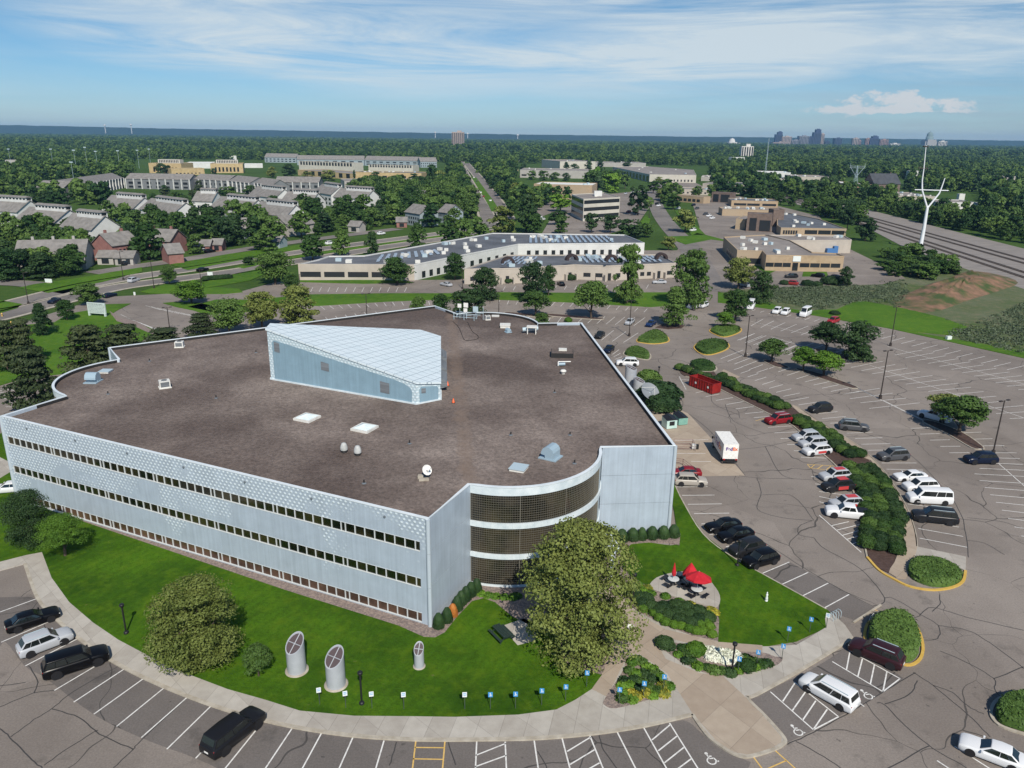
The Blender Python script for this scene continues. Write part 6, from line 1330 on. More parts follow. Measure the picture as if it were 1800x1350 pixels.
for (u,v),w,l,h,m_,lab,lid in (((1176,751),2.0,1.9,1.9,'mint','pale green compactor with a dark loading mouth at the dock',1),((1195,744),1.8,2.2,1.6,'teal','darker green bin with black lid behind the pale compactor',1)):
    p=P(u,v); t=thing('compactor',lab,'waste bin',(p.x,p.y,0),R(18)); mb=MB(); mb.add([(-w/2,-l/2,.1),(w/2,-l/2,.1),(w/2,l/2,.1),(-w/2,l/2,.1),(-w/2,-l/2,h*.86),(w/2,-l/2,h*.86),(w/2,l/2,h),(-w/2,l/2,h)],[(0,1,5,4),(1,2,6,5),(2,3,7,6),(3,0,4,7),(4,5,6,7)]); mb.build('bin',M[m_],t)
    mb=MB(); mb.add([(-w/2-.05,-l/2-.1,h*.86+.04),(w/2+.05,-l/2-.1,h*.86+.04),(w/2+.05,l/2+.05,h+.05),(0,l/2+.05,h+.35),(-w/2-.05,l/2+.05,h+.05),(0,-l/2-.1,h*.86+.3)],[(0,5,3,4),(5,1,2,3),(0,1,5),(2,4,3)]); mb.build('lid',M['black'],t)
    if m_=='mint': mb=MB(); mb.box((0,-l/2-.01,h*.55),(w*.5,.04,h*.4)); mb.build('loading_mouth',M['black'],t)
def rail(L,label,h=1.05,mat='redrail'):
    pts=pp(L); t=thing('handrail',label,'handrail',tuple(pts[0]))
    mb=MB()
    for z in (h,h*.66,h*.33):
        for a,b_ in zip(pts,pts[1:]): mb.tube(a+Vector((0,0,z)),b_+Vector((0,0,z)),.03,n=5)
    o=mb.build('rails',M[mat],t); o.location=-t.location; mb=MB()
    for a,b_ in zip(pts,pts[1:]):
        n=max(1,int((b_-a).length/2))
        for k in range(n+1): q=a.lerp(b_,k/n); mb.tube(q,q+Vector((0,0,h)),.035,n=5)
    o=mb.build('posts',M[mat],t); o.location=-t.location
M['redrail']=flat('dull_red_rail',(.20,.09,.085),.6)
rail([(1182,791),(1222,793),(1217,783),(1184,782)],'dull red handrail round the upper dock steps'); rail([(1184,816),(1200,818),(1216,830)],'dull red handrail of the ramp above the red coupe')
p=P(1232,790); t=thing('hand_truck','loaded hand cart left of the delivery truck','hand cart',(p.x-1.2,p.y,0)); mb=MB(); mb.box((0,0,.5),(.6,.5,.8)); mb.build('parcel',M['signwhite'],t); mb=MB(); mb.box((.55,.1,.45),(.45,.5,.7)); mb.tube((.8,0,0),(.8,0,1.2),.03); mb.build('cart_frame',M['black'],t)
p=P(1131,715,1.5); t=thing('ground_dish','large grey mesh dish antenna behind the right wall of the building','dish antenna',(P(1140,712).x,P(1140,712).y,0),0); mb=MB(); d=Vector((.35,-.6,.72)).normalized(); x=d.orthogonal().normalized(); y=d.cross(x); cc=Vector((0,0,2.6)); vs=[]
for r,dd in ((0,0),(.6,.03),(1.2,.14),(1.9,.38)):
    for k in range(20): vs.append(cc+x*math.cos(k*math.pi/10)*r+y*math.sin(k*math.pi/10)*r+d*dd)
mb.add(vs,[(j*20+k,j*20+(k+1)%20,(j+1)*20+(k+1)%20,(j+1)*20+k) for j in range(3) for k in range(20)],0,True); mb.build('reflector',flat('mesh_grey',(.20,.22,.24),.6),t)
mb=MB(); mb.tube((0,0,0),cc,.15); mb.build('mast',M['steel'],t); mb=MB()
for k in range(3): mb.tube(vs[60+k*7],cc+d*1.9,.035)
mb.build('feed_support',M['white'],t)
# sign board by the avenue, small white signs
p=P(172,556); t=thing('sign_board','large pale sign board with rows of small grey lettering by the avenue','sign board',(p.x,p.y,0),R(-12)); M['board']=flat('board_face',(.52,.60,.58),.5); M['boardtxt']=flat('board_text',(.20,.25,.26),.6)
mb=MB(); mb.box((0,0,2.3),(5.6,.35,3.0)); bo=mb.build('panel',M['board'],t); mb=MB(); rr=random.Random(9)
for k in range(7):
    x=-2.5; z=3.45-k*.38
    while x<2.2: w_=rr.uniform(.12,.55); mb.box((min(x+w_/2,2.4),-.19,z),(w_,.02,.13 if k else .24)); x+=w_+.14
    if k in(3,5): pass
mb.build('printed_lines',M['boardtxt'],bo)
for s in (-1,1): mb=MB(); mb.box((s*2.5,0,.45),(.45,.5,1.1)); mb.build('leg',M['board'],t)
for (u,v),w_,h_,lab in (((86,498),2.6,1.5,'low white sign on the verge at the left side road'),((370,489),2.0,2.2,'small white upright sign in the low bush row'),((237,520),.6,1.2,'white marker post at the drive mouth')):
    p=P(u,v); t=thing('small_sign',lab,'sign',(p.x,p.y,0),R(-10)); mb=MB(); mb.box((0,0,h_*.6),(w_,.15,h_*.8)); mb.build('panel',M['signwhite'],t); mb=MB(); mb.box((0,0,h_*.1),(w_*.6,.3,h_*.25)); mb.build('base',M['kerb'],t)
for u,v,col in ((4,556,'yellow'),(20,571,'yellow')):
    p=P(u,v); t=thing('fire_hydrant' if u==4 else 'marker_post','yellow hydrant at the far left verge' if u==4 else 'short yellow post beside the avenue kerb','hydrant' if u==4 else 'post',(p.x,p.y,0)); mb=MB(); mb.lathe((0,0,0),[(.2,0),(.18,.6),(.25,.65),(.15,.9),(.03,1.0)],10); mb.build('barrel',M['yellow'],t)
p=P(1667,597); t=thing('utility_cabinet','white utility box on the grass strip at the far edge of the lot','utility box',(p.x,p.y,0),.3); mb=MB(); mb.box((0,0,.5),(1.4,.7,.9)); mb.build('cabinet',M['signwhite'],t)
# far-off high pylons
def mast(base,H_,label,name='lattice_mast',w=1.6,k_=1):
    p=P(*base); t=thing(name,label,'mast',(p.x,p.y,0)); mb=MB(); n=12
    for s,q in ((1,1),(1,-1),(-1,1),(-1,-1)): mb.tube((s*w,q*w,0),(s*.15,q*.15,H_),.16*k_,.1,5)
    for k in range(n):
        z0,z1=H_*k/n,H_*(k+1)/n; f0,f1=w*(1-k/n)+.15,w*(1-(k+1)/n)+.15
        for a,b_ in (((f0,f0),(-f1,f1)),((-f0,f0),(-f1,-f1)),((-f0,-f0),(f1,-f1)),((f0,-f0),(f1,f1))): mb.tube((a[0],a[1],z0),(b_[0],b_[1],z1),.08*k_,n=4)
    mb.build('lattice',M['steel'],t); return t
# white Y-shaped power pole
bp_=P(1617,438); Yp=bp_.y; t=thing('power_pole','tall white forked steel power pole beside the railway tracks','power pole',(bp_.x,bp_.y,0)); M['ywhite']=flat('white_steel',(.72,.74,.76),.4)
def yl(name,L,r0,r1,mat='ywhite'):
    mb=MB(); pts=[PY(u,v,Yp)-Vector((bp_.x,bp_.y,0)) for u,v in L]; n=len(pts)-1
    for i in range(n): mb.tube(pts[i],pts[i+1],r0+(r1-r0)*i/n,r0+(r1-r0)*(i+1)/n,10)
    mb.build(name,M[mat],t)
yl('trunk',[(1617,438),(1624,402),(1630,366)],.95,.62); yl('arm',[(1630,366),(1621,335),(1621,318),(1624,296),(1628,255)],.45,.16); yl('arm',[(1630,366),(1651,340),(1655,330),(1661,313)],.42,.2); yl('crossbar',[(1608,333.5),(1667,335)],.22,.22); yl('platform',[(1614,295.5),(1632,297)],.22,.22,'bronze'); yl('platform',[(1623,257),(1632,258)],.3,.3,'bronze')
for s in (1616,1620,1626,1630): yl('insulator',[(s,296),(s-.2,292)],.18,.1,'bronze')
for b_,h_,lab in (((1500,345),27,'grey lattice pylon with arms behind the orange-brown warehouse'),):
    t=mast(b_,h_,lab,'transmission_tower',2.4); mb=MB()
    for z,w_ in ((25,14),(26.5,14)): mb.tube((-w_/2,0,z),(w_/2,0,z),.14,n=5)
    for s in (-1,1): mb.tube((0,0,17),(s*6.5,0,26),.16,n=5); mb.tube((s*6.5,0,26),(s*6.5,0,29),.12,n=5)
    mb.build('cross_arm',M['steel'],t)
mast((1343,325),HT(1343,325,243),'thin lattice radio mast rising over the trees to the horizon','radio_mast',.8,.5)
for k,(u,v,vt) in enumerate([(95,300,262),(136,308,264),(155,300,259),(173,303,266),(212,304,265),(265,290,262),(245,296,264),(20,292,262),(130,318,285)]):
    p=P(u,v); h_=HT(u,v,vt); t=thing('floodlight_mast','tall floodlight mast over the sports ground among the left woods','light mast',(p.x,p.y,0),0,'floodlight masts in the left woods'); mb=MB(); mb.tube((0,0,0),(0,0,h_),.16,.1,6); mb.build('pole',M['steel'],t); mb=MB(); mb.box((0,0,h_),(3.4,.4,1.0)); mb.build('lamp_bank',M['steel'],t)
# ================================================================= BUILDINGS BEYOND
FOOT=[]
def wallm(name,c,v=.86,sc=.25): return noisy(name,tuple(x*v for x in c),c,sc,rough=.8)
M['w_white']=wallm('white_render',(.66,.66,.64)); M['w_beige']=wallm('beige_render',(.48,.43,.37)); M['w_cream']=wallm('cream_panel',(.55,.52,.45)); M['w_tan']=noisy('tan_brick',(.35,.255,.16),(.44,.33,.215),.6,c2=(.38,.30,.21)); M['w_brown']=noisy('brown_brick',(.13,.095,.08),(.19,.14,.115),.8)
M['w_yellow']=noisy('yellow_brick',(.42,.31,.16),(.52,.40,.22),.4); M['w_gray']=wallm('grey_siding',(.19,.20,.21)); M['w_pink']=noisy('pink_brick',(.24,.115,.10),(.32,.16,.14),.6); M['w_conc']=wallm('grey_concrete',(.40,.38,.35)); M['w_blue']=wallm('blue_siding',(.30,.36,.39)); M['w_orange']=wallm('orange_brown_cladding',(.50,.30,.19)); M['w_dark']=wallm('dark_cladding',(.07,.075,.085))
M['r_gray']=noisy('grey_shingle',(.17,.16,.15),(.25,.235,.22),.5); M['r_flat']=noisy('flat_roof_brown',(.20,.175,.16),(.29,.26,.235),.1); M['r_slate']=noisy('flat_roof_slate',(.085,.092,.105),(.14,.148,.165),.12); M['r_white']=noisy('white_roof',(.60,.60,.58),(.72,.72,.70),.1); M['r_dark']=noisy('dark_roof',(.05,.055,.065),(.075,.08,.09),.2)
M['winfar']=flat('far_window',(.02,.024,.028),.15,0,.6); M['solar']=flat('solar_panel',(.30,.36,.42),.25,0,.8)
def wins(t,o,a,b,z0,z1,n,gap=.2,mat='winfar',t0=0,t1=1,name='window',out=.05):
    a=Vector((a[0],a[1]));b=Vector((b[0],b[1])); d=(b-a); nn=Vector((d.y,-d.x)).normalized()
    for k in range(n):
        s0=t0+(t1-t0)*(k+gap/2)/n; s1=t0+(t1-t0)*(k+1-gap/2)/n; p=a+d*s0;q=a+d*s1; mb=MB()
        mb.prism([p+nn*out,q+nn*out,q-nn*.05,p-nn*.05],z0,z1,0,bottom=True); w=mb.build(name,M[mat],t); w.location=(-o[0],-o[1],0)
def flatblock(name,label,pts,H,wall,roof,W=(),group=None,cat='building',par=.45,units=0,seed=1):
    """pts: corners on the ground plan; W: (edge, t0, t1, z0, z1, n, gap)"""
    pts=[Vector((p[0],p[1])) for p in ccw(pts)]; c=sum(pts,Vector((0,0)))/len(pts); FOOT.append(pts); t=thing(name,label,cat,(c.x,c.y,0),0,group)
    mb=MB(); mb.prism(pts,-.1,H); w=mb.build('wall',M[wall],t); w.location=(-c.x,-c.y,0)
    i_=offset([Vector((p.x,p.y,0)) for p in pts],-.35); mb=MB(); mb.sheet(i_,H+.03); r=mb.build('roof',M[roof],t); r.location=(-c.x,-c.y,0)
    o_=offset([Vector((p.x,p.y,0)) for p in pts],.06); n=len(pts); mb=MB()
    for k in range(n): mb.prism([o_[k],o_[(k+1)%n],i_[(k+1)%n],i_[k]],H-.02,H+par)
    q=mb.build('parapet',M[wall],t); q.location=(-c.x,-c.y,0)
    for e,t0,t1,z0,z1,nw,gap in W: wins(t,c,pts[e%n],pts[(e+1)%n],z0,z1,nw,gap,t0=t0,t1=t1)
    rr=random.Random(seed); k=0; xs=[p.x for p in pts]; ys=[p.y for p in pts]
    for _ in range(units*20):
        if k>=units: break
        x,y=rr.uniform(min(xs),max(xs)),rr.uniform(min(ys),max(ys))
        ins=[(p.x+(c.x-p.x)*.12,p.y+(c.y-p.y)*.12) for p in pts]
        if inpoly(x,y,ins) and all(inpoly(x+a,y+b,pts) for a,b in ((2,0),(-2,0),(0,2),(0,-2))):
            mb=MB(); w_=rr.uniform(1.2,2.2); mb.box((x-c.x,y-c.y,H+.6),(w_,w_*rr.uniform(.7,1.3),1.1),rr.random()); mb.build('roof_unit',M['offwhite' if rr.random()<.7 else 'steel'],t); k+=1
    return t
def order(pts): # index helper: keep the caller's first edge first
    return ccw(pts)
def bx(a,b,depth): # rectangle from a front edge (left,right ground points seen from the camera)
    a,b=P(*a),P(*b); d=(b-a); n=Vector((-d.y,d.x,0)).normalized(); return [a,b,b+n*depth,a+n*depth]
def hb(a,vt): return HT(a[0],a[1],vt)
def fb(name,label,a,b,vt,depth,wall,roof,W=(),**k): return flatblock(name,label,bx(a,b,depth),hb(a,vt),wall,roof,W,**k)
def rp(L,H): return [P(u,v,H) for u,v in L]
# long white warehouse with solar panels
H1=HT(526,492,466); pts=[(524,466),(728,467),(817,449),(911,430.5),(1133,428.5),(1098,414),(866,411),(640,451),(578,452),(560,458)]
W1=flatblock('warehouse','long bent white warehouse with beige end and rows of solar panels on its slate roof',rp(pts,H1),H1,'w_white','r_slate',units=34,seed=3)
c1_=W1.location; pa=ccw(rp(pts,H1)); 
i0=min(range(len(pa)),key=lambda i:(pa[i]-P(524,466,H1)).length); A0,A1,A2,A3,A4=[pa[(i0+k)%len(pa)] for k in range(5)]
mb=MB(); d=(A1-A0); nn=Vector((d.y,-d.x,0)).normalized(); mb.prism([A0+nn*.12,A1+nn*.12,A1,A0],0,H1+.47); w=mb.build('beige_front',M['w_beige'],W1); w.location=(-c1_.x,-c1_.y,0)
wins(W1,c1_,A0,A1,1.1,2.9,4,.14,t0=.0,t1=.82,out=.2)
wins(W1,c1_,A1,A2,.3,2.6,6,.55,t0=.1,t1=.95,name='door'); wins(W1,c1_,A2,A3,.3,2.6,6,.6,t0=.05,t1=.95,name='door'); wins(W1,c1_,A3,A4,.3,2.8,14,.55,t0=.05,t1=.95,name='door')
def solar(t,quad,nr,nc,H,lab='solar_panel'):
    q=[Vector((p.x,p.y,0)) for p in quad]; c=t.location
    for r_ in range(nr):
        for k in range(nc):
            u0,u1=(k+.05)/nc,(k+.50)/nc; v0,v1=(r_+.08)/nr,(r_+.78)/nr
            L=lambda u_,v_,z: (q[0].lerp(q[1],u_)).lerp(q[3].lerp(q[2],u_),v_)+Vector((-c.x,-c.y,H+z)); mb=MB()
            mb.add([L(u0,v0,.25),L(u1,v0,.25),L(u1,v1,.75),L(u0,v1,.75)],[(0,1,2,3)]); mb.build(lab,M['solar'],t)
solar(W1,rp([(930,428),(1085,427),(1070,416),(930,415)],H1),3,16,H1); solar(W1,rp([(660,462),(780,447),(770,440),(670,450)],H1),3,9,H1)
H2=HT(816,499,474); pts=[(816,474.5),(915,473),(1010,467),(1070,469),(1188,464),(1158,449),(892,450)]
W2=flatblock('office_row','low beige office row with four dark arched entrances and solar panels',rp(pts,H2),H2,'w_beige','r_slate',units=16,seed=5)
pa=ccw(rp(pts,H2)); i0=min(range(len(pa)),key=lambda i:(pa[i]-P(816,474.5,H2)).length); q=[pa[(i0+k)%len(pa)] for k in range(5)]; c2_=W2.location
solar(W2,rp([(1030,463),(1170,461),(1150,451.5),(1020,452)],H2),3,14,H2); solar(W2,rp([(880,467),(935,465),(950,453),(905,453)],H2),3,6,H2)
M['awning']=flat('dark_awning',(.035,.022,.022),.8)
def arch(u,seg):
    a,b=q[seg],q[seg+1]; 
    # point of the wall under the photo column u
    best=min((abs(XV((*(a.lerp(b,t/60)).xy,0))[0]-u),t/60) for t in range(61))[1]; p=a.lerp(b,best); d=(b-a).normalized(); nn=Vector((d.y,-d.x,0)); az=math.atan2(d.y,d.x)
    n=14; R0=2.4; mb=MB(); vs=[]
    for o,rr_ in ((0,R0),(1.7,R0),(1.7,R0-.9),(0,R0-.9)):
        for k in range(n+1): th=math.pi*k/n; vs.append(p+d*math.cos(th)*rr_+nn*o+Vector((0,0,2.2+math.sin(th)*rr_*.95))-Vector((c2_.x,c2_.y,0)))
    m=n+1; mb.add(vs,[(j*m+k,j*m+k+1,(j+1)%4*m+k+1,(j+1)%4*m+k) for j in range(4) for k in range(n)]); mb.build('arched_awning',M['awning'],W2)
    mb=MB(); cc_=p-Vector((c2_.x,c2_.y,0))+nn*.9
    for s in (-1,1): mb.box((cc_.x+d.x*s*2.1,cc_.y+d.y*s*2.1,1.1),(.5,1.6,2.2),az)
    mb.build('entrance_pier',M['w_beige'],W2); mb=MB(); cd_=p-Vector((c2_.x,c2_.y,0))+nn*.06; mb.box((cd_.x,cd_.y,1.3),(1.2,.1,2.6),az); mb.build('door',M['winfar'],W2)
arch(892,0); arch(1001,1); arch(1071,3); arch(1158,3)
for seg,t0,t1,n_ in ((0,.05,.6,2),(1,.05,.5,3),(2,.2,.9,2),(3,.08,.2,1),(3,.35,.65,3),(3,.85,.97,1)): wins(W2,c2_,q[seg],q[seg+1],1.1,2.5,n_,.4,t0=t0,t1=t1)
# three-storey cream office
H3=HT(1027,389,351); pts=rp([(1005,342.5),(1026,351),(1090,347.5),(1062,339.5)],H3); hh=H3/3
W3=flatblock('three_storey_office','three-storey cream office with dark ribbon windows',pts,H3,'w_cream','r_flat',units=1); pa=ccw(pts)
for e in range(4):
    for f in range(3): wins(W3,W3.location,pa[e],pa[(e+1)%4],hh*f+hh*.38,hh*f+hh*.88,1,.03,name='ribbon_window')
mb=MB(); mb.box((2,2,H3+1.6),(5,4,3.2)); mb.build('roof_unit',M['w_white'],W3)
W4=fb('office','tan two-storey office with blue glass corner and white roof',(938,349),(1040,352),324,34,'w_tan','r_white',[(0,.06,.62,1.5,3.4,5,.12),(0,.06,.6,6.2,7.0,9,.3)],units=5)
# tan brick office park on the right
H5=HT(1347,476,450); T1=flatblock('tan_office','large single-storey tan brick office with a white sign over its entrance',rp([(1272,418),(1296,441),(1340,442.5),(1347,450),(1484,452),(1471,447),(1428,445),(1389,424),(1345,414)],H5),H5,'w_tan','r_flat',units=12,seed=8)
pa=rp([(1272,418),(1296,441),(1340,442.5),(1347,450),(1484,452)],H5)
wins(T1,T1.location,pa[3],pa[4],1.6,3.2,3,.06,t0=.0,t1=.33); wins(T1,T1.location,pa[3],pa[4],.2,3.3,1,.2,t0=.34,t1=.43,name='door'); wins(T1,T1.location,pa[3],pa[4],1.6,3.2,4,.08,t0=.44,t1=.97); wins(T1,T1.location,pa[1],pa[2],.8,3.0,1,.1,t0=.35,t1=1); wins(T1,T1.location,pa[0],pa[1],.8,3.0,5,.3,t0=.3,t1=.95)
a,b=pa[3].lerp(pa[4],.345),pa[3].lerp(pa[4],.445); mb=MB(); d=(b-a).normalized(); nn=Vector((d.y,-d.x,0)); o=T1.location; mb.prism([a+nn*.25,b+nn*.25,b,a],3.8,5.9); w=mb.build('sign_panel',M['signwhite'],T1); w.location=(-o.x,-o.y,0)
flatblock('tan_office_wing','tan wing with pale loading wall behind the large tan office',rp([(1389,424),(1470,423.5),(1497,423),(1484,416),(1350,414.2)],H5*.97),H5*.97,'w_beige','r_flat',units=5,seed=2)
p=P(1458,446); t=thing('blue_tarpaulin_stack','stack of bright blue wrapped goods by the loading wall','goods',(p.x,p.y,0)); mb=MB(); mb.box((0,0,1.2),(3.4,2,2.4),.1); mb.box((2.6,.5,1.7),(1.8,1.8,3.4)); mb.build('wrapped_goods',flat('blue_tarp',(.06,.17,.38),.6),t)
H6=HT(1372,414,401.5); T2=flatblock('tan_office','tan brick office with slate roofs behind the large one',rp([(1366,397),(1373,401.5),(1488,403.5),(1440,386),(1378,374),(1366,382)],H6),H6,'w_tan','r_slate',units=9,seed=4)
pa=rp([(1373,401.5),(1488,403.5)],H6); wins(T2,T2.location,pa[0],pa[1],1.0,3.1,3,.07,t0=.36,t1=.98); wins(T2,T2.location,pa[0],pa[1],.8,2.8,6,.25,t0=.03,t1=.26)
flatblock('brick_tower_block','brown brick square tower among the tan offices',bx((1357,398),(1376,398),7),HT(1357,398,369.5),'w_brown','r_flat')
flatblock('entrance_block','brown brick block with two tall dark glazed bays',bx((1311,406),(1355,408),8),HT(1311,406,376),'w_brown','r_slate',[(0,.08,.42,.3,7.2,1,.15),(0,.48,.98,.3,6.2,1,.12)])
fb('tan_office','small tan pavilion left of the glazed entrance block',(1292,403),(1309,404),386,24,'w_tan','r_flat',[(3,.1,.9,.8,3.4,6,.3)])
fb('tan_office','long low tan office with roof units, fourth row back',(1269,379),(1362,381),368.5,16,'w_tan','r_flat',units=10,seed=6)
fb('tan_office','tan office with two dark window bands, fifth row back',(1285,363),(1367,365),353,24,'w_tan','r_slate',[(0,.05,.62,.9,2.6,2,.06),(0,.66,.97,.9,2.6,1,.06)],units=8,seed=7)
flatblock('entrance_block','brown brick block with tall dark bays, farther one',bx((1250,355),(1286,357),9),HT(1250,355,338.5),'w_brown','r_slate',[(0,.06,.36,.3,6.3,1,.1),(0,.42,.9,.3,6.3,1,.1)])
fb('tan_office','tan end pavilion of the farthest tan row',(1236,358),(1248,357),347,26,'w_tan','r_flat',[(3,.1,.9,.8,3.0,5,.3)])
fb('tan_warehouse','plain tan warehouse left of the thicket',(1234,338),(1298,341),323,45,'w_beige','r_slate',[(3,.05,.95,2,7,1,.05)])
fb('tan_warehouse','low tan warehouse with small square windows',(1192,342),(1246,343.5),333,30,'w_beige','r_flat',[(0,.1,.95,1.2,2.6,6,.6)],units=2)
H7=HT(1142,320,307); T7=flatblock('white_warehouse','long pale warehouse with dark loading docks along its left side',rp([(1142,307),(1224,308.5),(1219,299),(1140,293),(1077,293.5)],H7),H7,'w_cream','r_flat',units=5,seed=3)
pa=rp([(1077,293.5),(1142,307),(1224,308.5)],H7); wins(T7,T7.location,pa[0],pa[1],.5,6.4,12,.35,mat='winfar'); wins(T7,T7.location,pa[1],pa[2],1,3.4,8,.6,t0=.35,t1=.95)
fb('grey_warehouse','low grey warehouse behind the tan two-storey office',(914,312),(1034,314),299,60,'w_conc','r_flat',[(0,.02,.1,2,4,1,.1)],units=4)
fb('grey_warehouse','pale warehouse with green end behind the low grey one',(984,298),(1046,298),284,90,'w_cream','r_flat',[],units=3,seed=5)
fb('grey_warehouse','flat grey works in a row of dark trees',(1046,293),(1135,294),286,60,'w_conc','r_flat',units=5,seed=9)
fb('white_shed','white works roof with silos, far right of the warehouses',(1336,313),(1389,314),303,40,'w_white','r_white',units=3)
fb('tan_works','broad tan works roof beyond the rust-coloured bridge',(1398,320),(1462,321),311,50,'w_beige','r_flat',units=8,seed=12)
fb('grey_works','grey works roof with plant left of the broad tan works',(1352,321),(1394,321),314,30,'w_conc','r_slate',units=6,seed=13)
fb('white_store','small white store behind the radio mast',(1288,308),(1326,309),301,30,'w_white','r_white',units=2)
fb('grey_works','low grey works between the pale warehouse and the woods',(1232,318),(1270,319),311,40,'w_conc','r_flat',units=5,seed=14)
fb('grey_warehouse','low brown-roofed shed at the near end of the boulevard shops',(893,303),(911,303),297,30,'w_tan','r_flat')
fb('orange_warehouse','orange-brown warehouse with white roof beside the dark roofed brick house',(1490,341),(1534,341),325,70,'w_orange','r_white',[(0,.5,.6,1,4,1,.1),(3,0,1,.3,8,1,.0)])
fb('beige_works','flat beige works with roof plant behind the power pole',(1575,354),(1645,355),345,50,'w_beige','r_flat',units=14,seed=3)
fb('white_store','white store with an orange patch by the power pole',(1645,372),(1716,373),356,26,'w_white','r_flat',[(0,.08,.25,1,4,1,.1),(0,.42,.55,1,3.5,1,.1)])
fb('grey_store','long low grey store at the right edge',(1752,389),(1850,402),377,40,'w_dark','r_gray')
# gabled houses
def gable(name,label,a,b,depth,he,rise,wall,roof,z=True,group=None,mon=False,W=(),over=.5,cat='house',chim=0,name2='window'):
    """a,b: photo points of the front eave's ends; ridge runs along the front"""
    a,b=P(a[0],a[1],he),P(b[0],b[1],he); a.z=b.z=0; d=(b-a); L=d.length; x=d/L; y=Vector((-x.y,x.x,0)); c=(a+b)/2+y*depth/2; az=math.atan2(x.y,x.x); t=thing(name,label,cat,(c.x,c.y,0),az,group); hl=L/2; hd=depth/2
    FOOT.append([Vector(((a+x*-0).x,a.y)),Vector((b.x,b.y)),Vector(((b+y*depth).x,(b+y*depth).y)),Vector(((a+y*depth).x,(a+y*depth).y))])
    mb=MB(); v=[(-hl,-hd,-.1),(hl,-hd,-.1),(hl,hd,-.1),(-hl,hd,-.1),(-hl,-hd,he),(hl,-hd,he),(hl,hd,he),(-hl,hd,he),(-hl,0,he+rise),(hl,0,he+rise)]
    mb.add(v,[(0,1,5,4),(2,3,7,6),(1,2,6,9,5),(3,0,4,8,7)]); mb.build('wall',M[wall],t)
    o=over; k=rise/hd; mb=MB(); r=[(-hl-o,-hd-o,he-o*k+.06),(hl+o,-hd-o,he-o*k+.06),(hl+o,0,he+rise+.06),(-hl-o,0,he+rise+.06),(hl+o,hd+o,he-o*k+.06),(-hl-o,hd+o,he-o*k+.06)]
    r+= [(p[0],p[1],p[2]+.22) for p in r]; mb.add(r,[(6,7,8,9),(9,8,10,11),(0,3,2,1),(3,5,4,2),(0,1,7,6),(1,2,8,7),(2,4,10,8),(4,5,11,10),(5,3,9,11),(3,0,6,9)]); ro=mb.build('roof',M[roof],t)
    if chim:
        for q_ in range(chim): mb=MB(); mb.box((-hl*.6+q_*hl*1.2/max(1,chim-1),.4,he+rise+.5),(.9,.8,1.8)); mb.build('chimney',M[wall],ro)
    if mon: # raised clerestory with a band of windows
        m0,m1=hl*.98,hl*-.55; zz_=he+rise; mb=MB(); mb.box(((m0+m1)/2,0,zz_+.3),(m0-m1,3.4,2.6)); mo=mb.build('clerestory',M[wall],t)
        mb=MB(); q_=[((m1-.4),-2.1,zz_+1.55),((m0+.4),-2.1,zz_+1.55),((m0+.4),0,zz_+2.4),((m1-.4),0,zz_+2.4),((m0+.4),2.1,zz_+1.55),((m1-.4),2.1,zz_+1.55)]; mb.add(q_,[(0,1,2,3),(3,2,4,5),(1,4,2),(0,3,5)]); mb.build('clerestory_roof',M[roof],mo)
        mb=MB(); n=9
        for j in range(n): xx=m1+(m0-m1)*(j+.5)/n; mb.box((xx,-1.72,zz_+.85),((m0-m1)/n*.6,.06,.7))
        mb.box((m0+.02,0,zz_+.8),(.06,2.2,1.1)); mb.build('window',M['winfar'],mo)
    for t0,t1,z0,z1,n in W:
        for j in range(n):
            xx=-hl+L*(t0+(t1-t0)*(j+.5)/n); mb=MB(); mb.box((xx,-hd-.03,(z0+z1)/2),(L*(t1-t0)/n*.5,.08,z1-z0)); mb.build(name2,M['winfar'],t)
    return t
ap='white apartment block with clerestory'
for a,b,dp,lab in (((-40,368),(29,373),16,'leftmost, cut by the photo edge'),((26,386),(94,392),17,'nearest the left edge, its gable facing right'),((106,398),(160,404),14,'low one half hidden by dark trees'),((178,361),(234,366),15,'behind the dark tree clump at left'),((245,367),(304,376),15,'third from the left in the middle row'),((338,353),(372,354),14,'short one in the middle of the rows'),((371,363),(434,370),15,'with the long window strip in the middle of the rows'),((438,342),(484,348),14,'beside the large green tree, upper'),((443,373),(503,380),13,'low one below the tall white gable'),((495,353),(547,356),14,'right of the large green tree'),((552,337),(582,342),14,'in front of the parking deck'),((586,346),(642,350),15,'rightmost one below the parking deck')):
    gable('apartment_block',ap+', '+lab,a,b,dp,8.2,5.2,'w_white','r_gray',mon=True,W=[(0,1,1.0,2.6,5),(0,1,4.0,5.6,5)],cat='apartments')
for a,b,dp,lab in (((64,329),(112,330),18,'leftmost, with a white arch'),((119,328),(216,313),18,'slanting wing with tall dark bays'),((221,314),(333,316),18,'long one with white arches'),((340,315),(400,318),18,'middle one behind the palms-like pines'),((402,318),(438,322),18,'short one with a pointed gable'),((448,322),(478,326),14,'small one with a blue-grey gable'),((484,320),(560,321),16,'rightmost of the dark grey row')):
    t=gable('apartment_block','dark grey apartment block, '+lab,a,b,dp,8.6,4.2,'w_gray','r_gray',W=[(0,1,1.0,2.6,7),(0,1,4.2,6.2,7)],cat='apartments'); 
    L=(P(b[0],b[1],8.6)-P(a[0],a[1],8.6)).length; n=max(2,int(L/7))
    for j in range(n+1): mb=MB(); mb.box((-L/2+L*j/n,-dp/2-.5,4.4),(.7,1.0,8.9)); mb.build('white_pier',M['w_white'],t)
